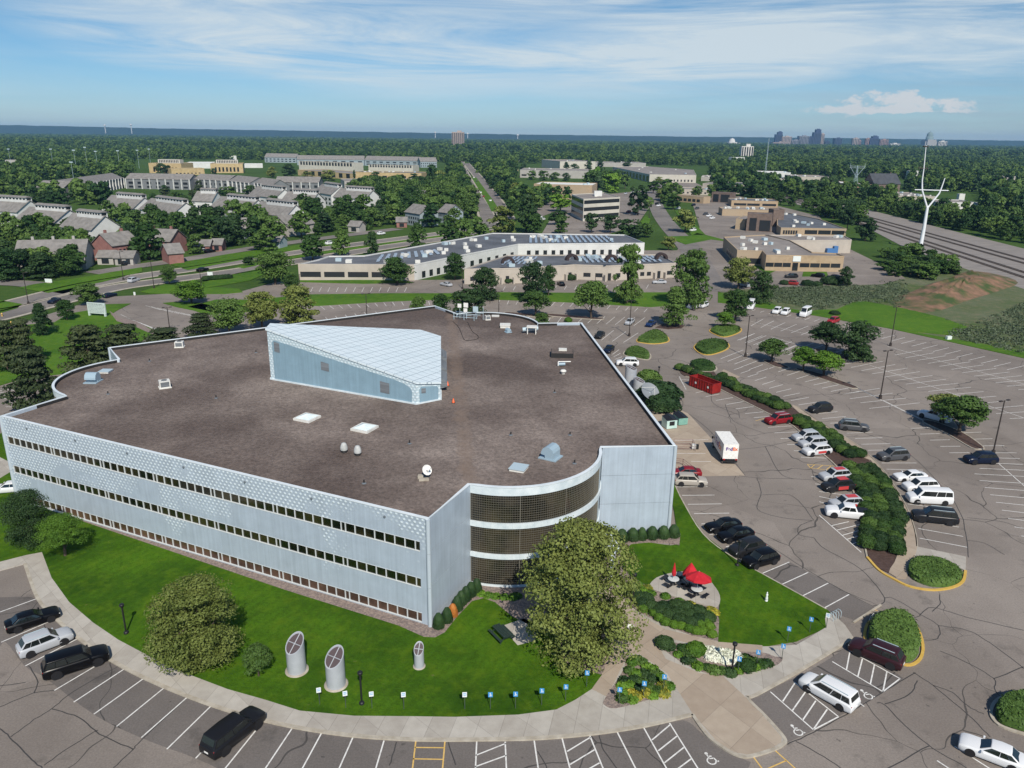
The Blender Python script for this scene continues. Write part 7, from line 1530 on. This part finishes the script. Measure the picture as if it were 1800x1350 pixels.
for a,b,dp,lab in (((465,276),(520,277),18,'left end'),((522,280),(640,281),20,'long middle part'),((641,281),(735,283),20,'right middle part'),((739,284),(768,284),18,'right end')):
    gable('apartment_block','far grey-roofed apartment range, '+lab,a,b,dp,9,6,'w_blue','r_gray',W=[(0,1,1.5,3.2,8),(0,1,5,6.8,8)],cat='apartments')
for a,b,vt,dp,lab in (((263,304),(320,305),287,30,'leftmost, with a clerestory'),((302,308),(360,307),297,16,'low one with three slit windows'),((371,304),(428,304),288,30,'with tall arched windows')):
    t=fb('yellow_brick_building','yellow brick institutional building, '+lab,a,b,vt,dp,'w_yellow','r_flat',[(0,.1,.9,1.5,7 if vt<290 else 2.5,7,.5)]); 
    if vt<290:
        q=bx(a,b,dp); c=sum(q,Vector())/4; L=(q[1]-q[0]).length; az=math.atan2((q[1]-q[0]).y,(q[1]-q[0]).x); h=hb(a,vt); mb=MB(); mb.box((0,0,h+2.3),(L*.68,9,4.4),az); mo=mb.build('clerestory',M['w_cream'],t); mb=MB()
        for j in range(12): x=L*.62*((j+.5)/12-.5); mb.box((x*math.cos(az)+4.6*math.sin(az),x*math.sin(az)-4.6*math.cos(az),h+2.4),(L*.62/12*.5,.12,3),az)
        mb.build('window',M['winfar'],mo)
fb('yellow_brick_building','long yellow brick hall with a row of arched windows and brown clerestory',(524,308),(624,316),299,36,'w_yellow','r_flat',[(0,.1,.95,1,6,7,.5)])
fb('brown_clerestory_block','brown ribbed upper block over the long yellow hall',(526,300),(622,304),284,20,'w_cream','r_flat',[(0,.02,.98,8,13,18,.4)])
fb('yellow_brick_building','yellow brick hall with round arches and blue roof plant',(626,317),(741,319),303,30,'w_yellow','r_slate',[(0,.08,.95,1,5.5,6,.55)],units=12)
fb('brown_clerestory_block','brown ribbed block behind the round-arched hall',(648,300),(726,302),290,22,'w_cream','r_slate',[(0,.02,.98,5,9,16,.4)])
fb('parking_deck','two-level pale concrete parking deck with dark openings',(606,332),(738,331),319,40,'w_conc','r_flat',[(0,.02,.98,1.0,2.8,7,.12),(0,.02,.98,4.4,6.0,7,.12)])
fb('white_shed','white flat shed between the yellow brick buildings',(327,296),(376,296),287,50,'w_white','r_white'); fb('white_shed','low white shed right of the arched yellow building',(430,295),(462,295),289,30,'w_white','r_white')
th='townhouse'
for nm,a,b,dp,he,ri,w,lab,ch in ((th,(26,450),(148,447),14,5.5,4.5,'w_conc','long grey-brown townhouse row behind the leafy verge trees',3),(th,(197,432),(244,426),12,6.5,4,'w_pink','pink brick townhouse, left of the pair',2),(th,(245,422),(298,424),12,5.5,4,'w_pink','pink brick townhouse, right of the pair',2),
    ('garage',(170,452),(198,452),7,2.8,2,'w_conc','grey garage with closed door beside the open carport',0),('carport',(201,453),(233,453),7,2.8,2,'w_conc','grey carport with a dark open front',0),('garage',(340,432),(368,432),7,2.8,2,'w_pink','brick garage behind the parked white car',0),('garage',(371,430),(389,430),7,2.8,2,'w_pink','small brick garage right of the first',0),('garage',(468,424),(491,425),7,3,2.2,'w_blue','grey-blue garage with a blue bin beside the avenue',0),('garage',(612,397),(631,398),7,3,2.2,'w_conc','grey garage among dark trees over the middle of the avenue',0),('garage',(697,390),(715,390),7,3,2.2,'w_pink','small pink brick garage near the road junction',0),
    (th,(395,404),(441,402),12,5,4.5,'w_blue','grey townhouse left of the bright green tree',1),(th,(506,398),(552,392),12,5,4.5,'w_conc','brown-roofed townhouse behind the street trees',1),(th,(296,446),(322,444),10,4,3,'w_pink','half hidden brick townhouse behind the verge trees',0),(th,(722,345),(738,346),14,6,4,'w_conc','brown-roofed house far back between trees',0),(th,(712,372),(738,376),12,7,4,'w_blue','pale blue-grey house among trees near the boulevard',0),(th,(770,372),(786,374),12,6,4,'w_blue','grey house close to the boulevard',0),
    ('brick_house',(1537,323),(1583,323),18,9,9,'w_brown','brown brick building with steep dark roof behind the tracks',2)):
    gable(nm,lab,a,b,dp,he,ri,w,'r_dark' if nm=='brick_house' else 'r_gray',W=([(.05,.95,.3,2.2,2 if nm=='carport' else 1)] if he<3.1 else [(.05,.95,1,2.4,6),(.05,.95,3.6,4.8,6)] if he>5 else []),cat='house' if he>3.1 else 'garage',chim=ch,name2='door' if he<3.1 else 'window')
# rust-coloured railway bridge
t=thing('railway_bridge','long rust-brown girder bridge over the wooded rail line','bridge',tuple(P(1430,335))); M['rust']=noisy('rust',(.12,.065,.05),(.18,.10,.075),.4); a,b=P(1372,332),P(1492,344); o=t.location; mb=MB(); d=(b-a).normalized(); q_=Vector((-d.y,d.x,0)); mb.prism([a-o,b-o,b+q_*6-o,a+q_*6-o],6.2,8.4,0,None,True); mb.build('deck',M['rust'],t); mb=MB()
n=16
for k in range(n):
    p0=a.lerp(b,k/n)-o; p1=a.lerp(b,(k+1)/n)-o; mb.tube(p0+Vector((0,0,8.4)),p1+Vector((0,0,10.6)),.2,n=4); mb.tube(p0+Vector((0,0,10.6)),p1+Vector((0,0,8.4)),.2,n=4)
mb.tube(a-o+Vector((0,0,10.6)),b-o+Vector((0,0,10.6)),.3,n=4); mb.build('truss',M['rust'],t)
for k in range(5): mb=MB(); p0=a.lerp(b,(k+.5)/5)-o+q_*3; mb.box((p0.x,p0.y,3.1),(1.2,5,6.2),math.atan2(d.y,d.x)); mb.build('pier',M['w_conc'],t)
# distant roofs among the woods
rr=random.Random(21)
for k,(u,v,w_,h_,c) in enumerate([(98,243,10,8,'w_yellow'),(288,252,16,9,'w_white'),(500,233,7,14,'w_cream'),(610,240,6,10,'w_white'),(785,245,9,9,'w_white'),(1112,253,12,6,'w_white'),(1070,246,12,14,'w_orange'),(1020,243,3,30,'w_white'),(1200,256,14,8,'w_white'),(1212,286,16,8,'w_conc'),(1283,295,30,10,'w_white'),(1298,290,20,14,'w_white'),(1270,287,24,6,'w_blue'),(1605,316,14,11,'w_white'),(1770,322,26,8,'w_conc'),(1790,318,12,9,'w_white'),(1460,300,16,8,'w_tan'),(20,289,20,6,'w_conc'),(410,281,12,7,'w_white'),(470,283,8,6,'w_yellow'),(905,283,18,6,'w_white'),(930,278,12,6,'w_conc'),(1640,300,16,7,'w_conc'),(1690,352,10,5,'w_white'),(1325,318,14,7,'w_conc')]):
    p=P(u,v); Wm=PX(u,v,w_); 
    pos=['far left','left of the yellow towers','left horizon','left of the slab tower','beside the slab tower','centre horizon'][min(5,k)] if k<6 else None
    flatblock('distant_building','small distant building standing among the far woods',bx((u-w_/2,v),(u+w_/2,v),Wm*.6),h_,c,rr.choice(['r_flat','r_white']),group='distant buildings in the woods')
# tall slab at the horizon and the city beyond
def tower(u0,u1,vb,vt,mat,label,depth=.8,setb=0,name='tower_block',nf=0,Y=5600,spire=0,base=0):
    a=PY(u0,252,Y); b=PY(u1,252,Y); w_=(b-a).length; um=(u0+u1)/2; top=PY(um,vt,Y).z; c=Vector(((a.x+b.x)/2,Y)); t=thing(name,label,'tower',(c.x,c.y,0)); mb=MB(); dp=w_*depth
    if setb: mb.box((-w_*.08,0,top*.42),(w_,dp,top*.84)); mb.box((w_*.05,0,top*.5),(w_*.68,dp*.8,top))
    else: mb.box((0,0,top/2),(w_,dp,top))
    mb.build('wall',M[mat],t)
    n=nf or max(3,int(w_/9)); 
    for k in range(n): mb=MB(); mb.box((w_*((k+.5)/n-.5),-dp/2-.3,top*.5 if not setb else top*.41),(w_/n*.5,.5,top*(.9 if not setb else .74))); mb.build('window_strip',M['winfar'],t)
    mb=MB(); mb.box((w_*.1,0,top+2),(w_*.35,dp*.4,6)); mb.build('roof_plant',M[mat],t)
    if spire: mb=MB(); mb.tube((0,0,top),(0,0,top+spire),2,.4,6); mb.build('spire',M['steel'],t)
    return t
M['t_blue']=wallm('blue_glass_tower',(.045,.06,.12)); M['t_grey']=wallm('grey_tower',(.24,.24,.27)); M['t_tan']=wallm('tan_tower',(.42,.34,.30)); M['t_brick']=wallm('brick_tower',(.34,.22,.19)); M['t_white']=wallm('white_tower',(.62,.60,.56))
tower(795,816,251,232,'t_tan','pale brown slab tower alone over the woods left of centre',.7,Y=2900,nf=6)
tower(1303,1324,275,257,'t_white','white slab in the woods left of the city',.6,Y=1800,nf=5)
for a in ((1362,1374,232,'t_blue','narrow twin-topped dark blue tower at the left of the skyline',1),(1372,1389,240,'t_tan','broad brownish block right of the twin-topped tower',0),(1355,1386,250,'t_tan','long low tan block at the foot of the twin-topped tower',0),(1388,1405,246.5,'t_grey','grey block with white vertical stripes left of the tallest',0),(1402,1419,239,'t_grey','pale grey block with rounded top left of the tallest',0),(1418,1428,240.5,'t_blue','dark blue block against the tallest tower',0),(1428,1441,227.5,'t_blue','tallest tower of the skyline',1),(1440,1447,235,'t_tan','slim pale tower touching the tallest',0),(1449,1457,248,'t_blue','short blue-grey block right of the tallest',0),(1465,1478,243,'t_blue','isolated dark glass block mid skyline',0),(1497,1508,243,'t_tan','brownish pair of blocks mid skyline',0),(1509,1513,247,'t_brick','small reddish block mid skyline',0),(1520,1528,243.5,'t_brick','reddish block left of the right-hand blue tower',0),(1528,1543,239.5,'t_blue','right-hand dark blue tower of the skyline',1),(1544,1559,245.5,'t_brick','brick block right of the right-hand blue tower',0),(1562,1580,252.5,'t_white','low white block right of the skyline',0),(1647,1662,248.5,'t_white','white-banded block right of the domed cathedral',0),(1325,1340,254,'t_brick','low brick block by the white spire',0),(1240,1256,253,'t_tan','low tan block left of the white dome',0),(1205,1235,255,'t_brick','row of low reddish blocks left of the white dome',0)):
    tower(a[0],a[1],258,a[2],a[3],a[4],.7,a[5])
def dome(u,vt,w,mat,label,wing,Y=5600,lantern=8,green=None):
    c=PY(u,252,Y); top=PY(u,vt,Y).z; s=(PY(u+w/2,252,Y)-PY(u-w/2,252,Y)).length; t=thing('domed_building',label,'domed building',(c.x,Y,0)); mb=MB(); mb.box((0,0,top*.2),(s*wing,s*.9,top*.4)); mb.box((0,0,top*.25),(s*.9,s*1.2,top*.5)); mb.build('hall',M[mat],t)
    mb=MB(); r=s*.33; mb.lathe((0,0,top*.48),[(r*1.1,0),(r*1.1,top*.14),(r*.95,top*.15),(r*.97,top*.24),(r*.86,top*.32),(r*.62,top*.39),(r*.3,top*.43),(r*.15,top*.44)],18); mb.build('dome',M[green or mat],t); mb=MB(); mb.lathe((0,0,top*.86),[(r*.2,0),(r*.2,top*.06),(1,top*.08),(.5,top*.14)],10); mb.build('lantern',M[green or mat],t)
M['copper']=wallm('green_copper',(.20,.27,.27)); M['stone']=wallm('grey_stone',(.36,.35,.34))
dome(1286.5,242,15,'t_white','white domed capitol building left of the city skyline',1.8); dome(1632.5,229,17,'stone','grey domed cathedral with green copper dome at the right of the skyline',1.2,green='copper')
# thin masts and a few tanks on the horizon
for u,v,Y in ((230,219.5,8500),(184,220.5,8500),(765,233,8500),(822,235,8500),(910,237.5,8500)):
    c=PY(u,v,Y); t=thing('water_tank','small white water tower on the far horizon','water tower',(c.x,Y,0),0,'white water towers on the horizon'); mb=MB(); mb.tube((0,0,0),(0,0,c.z-6),4,n=8); mb.build('stem',M['t_white'],t); mb=MB(); mb.lathe((0,0,c.z-12),[(3,0),(12,8),(13,13),(8,19),(1,21)],12); mb.build('tank',M['t_white'],t)
# ================================================================= WOODS
ROADS=[]
for L,w_ in (([(0,545),(100,526),(200,504),(300,484),(400,470),(500,454),(600,439),(700,425),(800,412),(880,400)],17),([(880,398),(862,362),(846,338),(833,316),(822,298),(814,285)],19),([(1250,512),(1215,440),(1178,400),(1160,375),(1150,352),(1148,335),(1158,322)],9),([(160,480),(240,468),(330,455),(420,440),(520,425),(620,412),(700,402)],8),([(0,500),(60,500),(150,515)],9)):
    ROADS.append((pp(L),w_))
YARDS=[pp(L) for L in ([(880,460),(1240,450),(1262,512),(1345,506),(1478,501),(1560,500),(1592,489),(1560,470),(1478,430),(1440,380),(1300,345),(1215,350),(1230,400),(1190,440),(1130,440)],[(935,418),(960,362),(1030,345),(1130,335),(1150,352),(1120,395),(1050,420)],[(1160,345),(1160,320),(1210,312),(1245,332),(1215,350)],[(1270,322),(1400,350),(1480,356),(1540,372),(1800,437),(2100,515),(2100,590),(1800,508),(1690,470),(1600,440),(1520,398),(1440,368),(1260,330)],[(0,560),(0,520),(180,480),(480,440),(860,400),(900,420),(520,470),(200,560)])]
def segd(x,y,a,b):
    dx,dy=b.x-a.x,b.y-a.y; t=max(0,min(1,((x-a.x)*dx+(y-a.y)*dy)/(dx*dx+dy*dy+1e-9))); return math.hypot(x-a.x-dx*t,y-a.y-dy*t)
FB=[(min(p.x for p in f)-3,max(p.x for p in f)+3,min(p.y for p in f)-5,max(p.y for p in f)+3,f) for f in FOOT]
YB_=[(min(p.x for p in f),max(p.x for p in f),min(p.y for p in f),max(p.y for p in f),f) for f in YARDS]
def blocked(x,y,m=3.5):
    for x0,x1,y0,y1,f in FB:
        if x0<x<x1 and y0<y<y1 and (inpoly(x,y,f) or any(segd(x,y,f[i],f[i-1])<m for i in range(len(f)))): return True
    for x0,x1,y0,y1,f in YB_:
        if x0<x<x1 and y0<y<y1 and inpoly(x,y,f): return True
    for pts_,w_ in ROADS:
        for i in range(len(pts_)-1):
            if segd(x,y,pts_[i],pts_[i+1])<w_*.5+3: return True
    return False
def wood(cells,n,label,group,h,w,seed,mats=(A,A,DK,'leaf_far'),kinds=('round','bushy','bushy','cone'),mind=7,lod=None):
    r=random.Random(seed); W_=[P(*c) for c in cells]; xs=[p.x for p in W_]; ys=[p.y for p in W_]; out=[]; tries=0
    while len(out)<n and tries<9000:
        tries+=1; x=r.uniform(min(xs),max(xs)); y=r.uniform(min(ys),max(ys))
        if not inpoly(x,y,W_) or blocked(x,y) or any((x-a)**2+(y-b_)**2<mind*mind for a,b_ in out): continue
        out.append((x,y)); tree(0,0,0,0,r.choice(kinds),r.choice(mats),label,lod,group,'tree',r.choice((1,2,3)),Vector((x,y,0)),r.uniform(*h),r.uniform(*w)); FT.append((x,y))
FT=[]
wood([(-30,500),(-30,462),(150,455),(166,478),(100,492)],16,'leafy tree on the verge left of the garages','verge trees left of the garages',(8,11),(9,12),31,mind=6.5)
wood([(-30,462),(-30,425),(190,412),(170,452)],16,'dark tree round the grey-brown townhouse row','trees round the left townhouses',(9,13),(8,12),32)
wood([(234,474),(232,440),(300,415),(340,440),(300,462)],9,'tree between the pink townhouses and the garages','trees at the pink townhouses',(9,15),(9,13),33,mats=(DK,'leaf'))
wood([(390,440),(300,412),(180,400),(200,385),(500,385),(560,420),(500,440)],30,'dense tree between the apartments and the avenue','trees between apartments and avenue',(9,14),(9,13),34)
wood([(560,422),(500,385),(660,360),(740,360),(860,385),(840,398),(700,405)],34,'dense tree of the wood beside the road junction','wood beside the road junction',(9,14),(9,13),35)
DECKW=[(640,360),(620,338),(745,333),(800,320),(822,330),(858,380),(740,365)]
wood([(0,415),(0,345),(60,340),(230,350),(250,395),(100,412)],9,'tree between the white apartment blocks','trees between the white apartments',(9,14),(8,12),37,mind=9)
wood([(250,385),(240,345),(560,322),(640,335),(640,350),(500,372)],13,'tree in the courts of the white apartments','trees in the apartment courts',(6,10),(7,11),38,mind=9)
wood([(870,400),(852,352),(836,325),(900,322),(915,360),(935,410)],13,'tree along the right side of the boulevard','trees along the boulevard',(8,13),(8,12),39,mind=8)
wood([(1036,345),(1034,318),(1130,325),(1080,344)],10,'tree in the clump behind the three-storey office','clump behind the three-storey office',(12,18),(10,14),40,mind=7,mats=(A,LM,DK))
wood([(1440,378),(1400,352),(1475,358),(1520,396),(1500,400)],10,'tree on the slope above the far tracks','trees above the far tracks',(8,13),(8,12),41,mind=7)
wood([(1300,345),(1390,352),(1440,380),(1410,372),(1370,362)],6,'tree edging the tan office park','trees edging the tan offices',(7,11),(7,10),42,mind=7)
for u,vb,vt,w,m_,lab in ((284,306,287,22,DK,'dark trees before the leftmost yellow building'),(296,306,291,16,DK,'dark tree between the two left yellow buildings'),(376,307,296,12,DK,'round tree before the arched yellow building'),(478,312,293,18,OL,'olive tree left of the brown block'),(508,313,288,26,DK,'large blue-green spruce before the long yellow hall'),(541,314,302,22,OL,'low round tree before the long yellow hall'),(577,318,299,26,OL,'loose tree before the middle of the yellow hall'),(623,318,299,6,DK,'narrow dark spire tree between the two yellow halls'),(659,320,302,22,DK,'dark round tree before the right yellow hall'),(706,319,307,16,A,'small round tree before the right yellow hall'),(728,320,305,18,DK,'dark tree at the right end of the right yellow hall'),(583,283,264,8,DK,'spruce before the far grey apartments'),(528,284,276,12,DK,'tree before the left end of the far grey apartments'),(760,322,290,24,A,'tree at the right end of the parking deck'),(775,330,300,22,OL,'olive tree beyond the parking deck'),(690,336,322,18,A,'tree in front of the parking deck openings'),
    (352,345,318,20,PN,'spiky pine before the dark grey apartments, left'),(292,348,332,24,PN,'spreading pine before the dark grey apartments'),(338,350,334,20,PN,'second spreading pine before the dark grey apartments'),(400,345,328,34,A,'green tree mass behind the white apartments'),(440,342,326,26,A,'green tree before the short gabled apartment'),(920,300,288,14,DK,'dark tree left of the low grey warehouse'),(995,299,285,12,DK,'conifer before the pale warehouse'),(1010,300,288,14,DK,'round tree before the pale warehouse'),(1035,299,283,14,DK,'pair of conifers before the pale warehouse'),(1055,294,282,12,DK,'tree before the flat grey works'),(1085,293,283,12,DK,'tree right of the flat grey works'),(1102,294,283,14,DK,'dark tree before the white roof'),(1060,332,300,44,A,'big tree clump between the tan office and the long pale warehouse'),(1075,338,305,30,LM,'lime tree in the big clump'),(1040,334,303,34,A,'left tree of the big clump behind the offices'),(1088,322,300,26,DK,'dark tree by the loading docks'),(935,316,300,16,A,'tree before the low grey warehouse'),(955,317,300,18,A,'second tree before the low grey warehouse'),(975,317,303,18,A,'third tree before the low grey warehouse'),(995,318,304,14,DK,'fourth tree before the low grey warehouse'),(1158,322,311,16,OL,'tree at the corner of the long pale warehouse'),(1180,320,308,14,DK,'dark tree before the long pale warehouse'),(1262,338,324,24,DK,'round dark tree before the plain tan warehouse'),(1222,345,330,16,OL,'tree before the low tan warehouse')):
    tree(u,vb,vt,w,'cone' if 'spruce' in lab or 'conifer' in lab or 'spire' in lab else 'pine' if m_==PN else 'bushy',m_,lab,'lo')
# far-off woods reading as one mass: one object, its points carry low tree crowns
def scatter(name,label,V_,S_,lod='far',alt='leaf_far'):
    me=bpy.data.meshes.new(name); me.from_pydata(V_,[],[]); at=me.attributes.new('size','FLOAT','POINT'); at.data.foreach_set('value',S_); o=bpy.data.objects.new(name,me); C.objects.link(o); tag(o,None,None,None,'stuff'); o['label']=label; o['category']='woods'
    src=bpy.data.collections.new('canopy_source_'+name)
    for q,(kd,mt_) in enumerate((('bushy','leaf_far'),('round','leaf_far'),('bushy',alt))):
        cm,tm=treeproto(kd,mt_,lod,q+1); so_=bpy.data.objects.new('canopy',cm); src.objects.link(so_)
    ng=bpy.data.node_groups.new('scatter','GeometryNodeTree'); ng.interface.new_socket('Geometry',in_out='INPUT',socket_type='NodeSocketGeometry'); ng.interface.new_socket('Geometry',in_out='OUTPUT',socket_type='NodeSocketGeometry')
    N=ng.nodes; Lk=ng.links; gi=N.new('NodeGroupInput'); go=N.new('NodeGroupOutput'); ip=N.new('GeometryNodeInstanceOnPoints'); ci=N.new('GeometryNodeCollectionInfo'); ci.inputs[0].default_value=src; ci.inputs['Separate Children'].default_value=True; ci.inputs['Reset Children'].default_value=True
    rv=N.new('FunctionNodeRandomValue'); rv.data_type='FLOAT_VECTOR'; rv.inputs[0].default_value=(0,0,0); rv.inputs[1].default_value=(0,0,6.28); na=N.new('GeometryNodeInputNamedAttribute'); na.data_type='FLOAT'; na.inputs[0].default_value='size'
    Lk.new(gi.outputs[0],ip.inputs['Points']); Lk.new(ci.outputs[0],ip.inputs['Instance']); ip.inputs['Pick Instance'].default_value=True; Lk.new(rv.outputs[0],ip.inputs['Rotation']); Lk.new(na.outputs['Attribute'],ip.inputs['Scale']); Lk.new(ip.outputs[0],go.inputs[0])
    md=o.modifiers.new('scatter','NODES'); md.node_group=ng; return len(V_)
def woodmass(name,label,cells,sp,sz,seed,lod='lo',alt='leaf'):
    r=random.Random(seed); W_=[P(*c) for c in cells]; V_=[];S_=[]; xs=[p.x for p in W_]; ys=[p.y for p in W_]; y=min(ys)
    while y<max(ys):
        x=min(xs)
        while x<max(xs):
            xx,yy=x+r.uniform(-.5,.5)*sp,y+r.uniform(-.5,.5)*sp; x+=sp
            if inpoly(xx,yy,W_) and not blocked(xx,yy,3.5) and not any(abs(a-xx)<6 and abs(b-yy)<6 for a,b in FT): V_.append((xx,yy,0)); S_.append(r.uniform(*sz)); FT.append((xx,yy))
        y+=sp
    scatter(name,label,V_,S_,lod,alt)
def forest(name,label,Y0,Y1,sp,hs,seed,skipnear=True):
    r=random.Random(seed); V_=[];S_=[]; y=Y0; grid=set((int(a/9),int(b_/9)) for a,b_ in FT)
    while y<Y1:
        k=sp*(1+(y-Y0)/(Y1-Y0)*.5); x0,x1=-y*.74-60,y*.74+60; x=x0
        while x<x1:
            xx,yy=x+r.uniform(-.5,.5)*k,y+r.uniform(-.5,.5)*k; x+=k
            if yy<1800 and blocked(xx,yy,5): continue
            if skipnear and (int(xx/9),int(yy/9)) in grid: continue
            if yy<660:
                u_,v_=XV((xx,yy,0))
                if u_>1180 and (v_>352+(u_-1500)*.12 or u_<1330 ) and u_<1760: continue
                if 200<u_<860 and v_>345: continue
            if yy<1500:
                u_,v_=XV((xx,yy,0))
                if (1478<u_<1595 and 318<v_<346) or (1570<u_<1725 and 338<v_<378) or (1365<u_<1490 and 322<v_<336) or (1325<u_<1470 and 311<v_<322): continue
                if (235<u_<785 and 277<v_<346) or (60<u_<240 and 318<v_<346) or (905<u_<1250 and 281<v_<345): continue
            n_=math.sin(xx*.004+2)*math.cos(yy*.0031)+math.sin(xx*.011+yy*.009)
            if n_>1.35 or r.random()<.04: continue
            V_.append((xx,yy,0)); S_.append(r.uniform(*hs))
        y+=k*.92
    return scatter(name,label,V_,S_)
woodmass('woods_by_parking_deck','unbroken green wood between the parking deck and the boulevard',DECKW,8.5,(1.0,1.4),36)
woodmass('garden_trees','thick garden trees filling the courts between the apartment blocks and townhouses',[(-30,415),(300,398),(640,362),(860,395),(700,402),(500,428),(300,462),(180,470),(-30,480)],11.5,(.5,.85),44)
woodmass('tree_belt','unbroken green belt of bushy trees behind the railway tracks',[(1512,366),(1560,363),(1640,374),(1760,394),(1850,404),(1850,441),(1700,408),(1575,382)],6.5,(.75,1.15),4)
print('forest',forest('woods','wide green woods stretching from behind the apartments to the far plain',540,2300,11.5,(.85,1.5),5),forest('distant_woods','hazy woods covering the plain out to the horizon',2300,7500,24,(1.3,2.4),6))
# tall weeds and grasses over the rough field, beyond counting
rs=np.random.RandomState(11); fld=[P(*q) for q in [(1340,507),(1480,503),(1590,492),(1600,535),(1700,575),(1830,520),(2050,590),(2050,680),(1800,625),(1690,598),(1660,585),(1700,575),(1600,545),(1520,530),(1440,545),(1350,528)]]; xs=[p.x for p in fld]; ys=[p.y for p in fld]; cl=[]
while len(cl)<4200:
    x,y=rs.uniform(min(xs),max(xs)),rs.uniform(min(ys),max(ys))
    if inpoly(x,y,fld) and math.sin(x*.09)+math.cos(y*.11+x*.03)+rs.uniform(-1,1)>-.6: cl.append((x,y,rs.uniform(.25,1.0)))
cl=np.array(cl); k=rs.randint(0,len(cl),60000); d=rs.normal(size=(60000,3)); d[:,2]=np.abs(d[:,2]); d/=np.linalg.norm(d,axis=1)[:,None]
pos=np.stack([cl[k,0],cl[k,1],np.zeros(len(k))],1)+d*cl[k,2:3]*np.array([1.3,1.3,.75]); nr=d+rs.normal(size=d.shape)*.5; nr/=np.linalg.norm(nr,axis=1)[:,None]
me=leafmesh('tall_weeds',pos,nr,.42,M['sage'],rs); o=bpy.data.objects.new('tall_weeds',me); C.objects.link(o); tag(o,'sage-green tall weeds over the rough field','weeds',None,'stuff')
# low hills at the horizon
def hills(Y,prof,name,seed,dy=900):
    r=random.Random(seed); vs=[];n=0
    U=[-200+i*12 for i in range(int(2200/12)+1)]
    for u in U:
        vt=np.interp(u,[p[0] for p in prof],[p[1] for p in prof])+r.uniform(-.35,.35); t=PY(u,vt,Y+dy); vs+= [(PY(u,250,Y).x,Y,-1),(t.x,Y+dy,t.z),(t.x*1.1,Y+dy*2.5,-1)]; n+=1
    mb=MB(); mb.add(vs,[(i*3+j,(i+1)*3+j,(i+1)*3+j+1,i*3+j+1) for i in range(n-1) for j in (0,1)],0,False); struct(mb,name,M['hill'])
M['hill']=noisy('wooded_hill',(.010,.028,.014),(.022,.045,.022),.01,detail=6,stretch=(0,(.5,2,1)))
hills(8200,[(-200,218),(0,219.5),(300,226),(600,231),(900,236),(1200,240),(1500,243),(1800,247.5),(2000,249)],'far_hills',1)
# air: one box of even haze round everything
def haze(d):
    mb=MB(); x0,x1,y0,y1,z0,z1=-9500,9500,-150,11000,-1.2,135
    mb.add([(x0,y0,z0),(x1,y0,z0),(x1,y1,z0),(x0,y1,z0),(x0,y0,z1),(x1,y0,z1),(x1,y1,z1),(x0,y1,z1)],[(3,2,1,0),(4,5,6,7),(0,1,5,4),(1,2,6,5),(2,3,7,6),(3,0,4,7)])
    m=bpy.data.materials.new('haze'); m.use_nodes=True; nt=m.node_tree; nt.nodes.clear(); o=nt.nodes.new('ShaderNodeOutputMaterial'); v=nt.nodes.new('ShaderNodeVolumePrincipled'); v.inputs['Color'].default_value=(.32,.62,1.0,1); v.inputs['Density'].default_value=d; v.inputs['Anisotropy'].default_value=0.0; nt.links.new(v.outputs[0],o.inputs['Volume'])
    o_=mb.build('haze',m); o_['kind']='stuff'; o_['label']='pale blue haze in the far air'
HAZE=True
if HAZE: haze(5.5e-5)
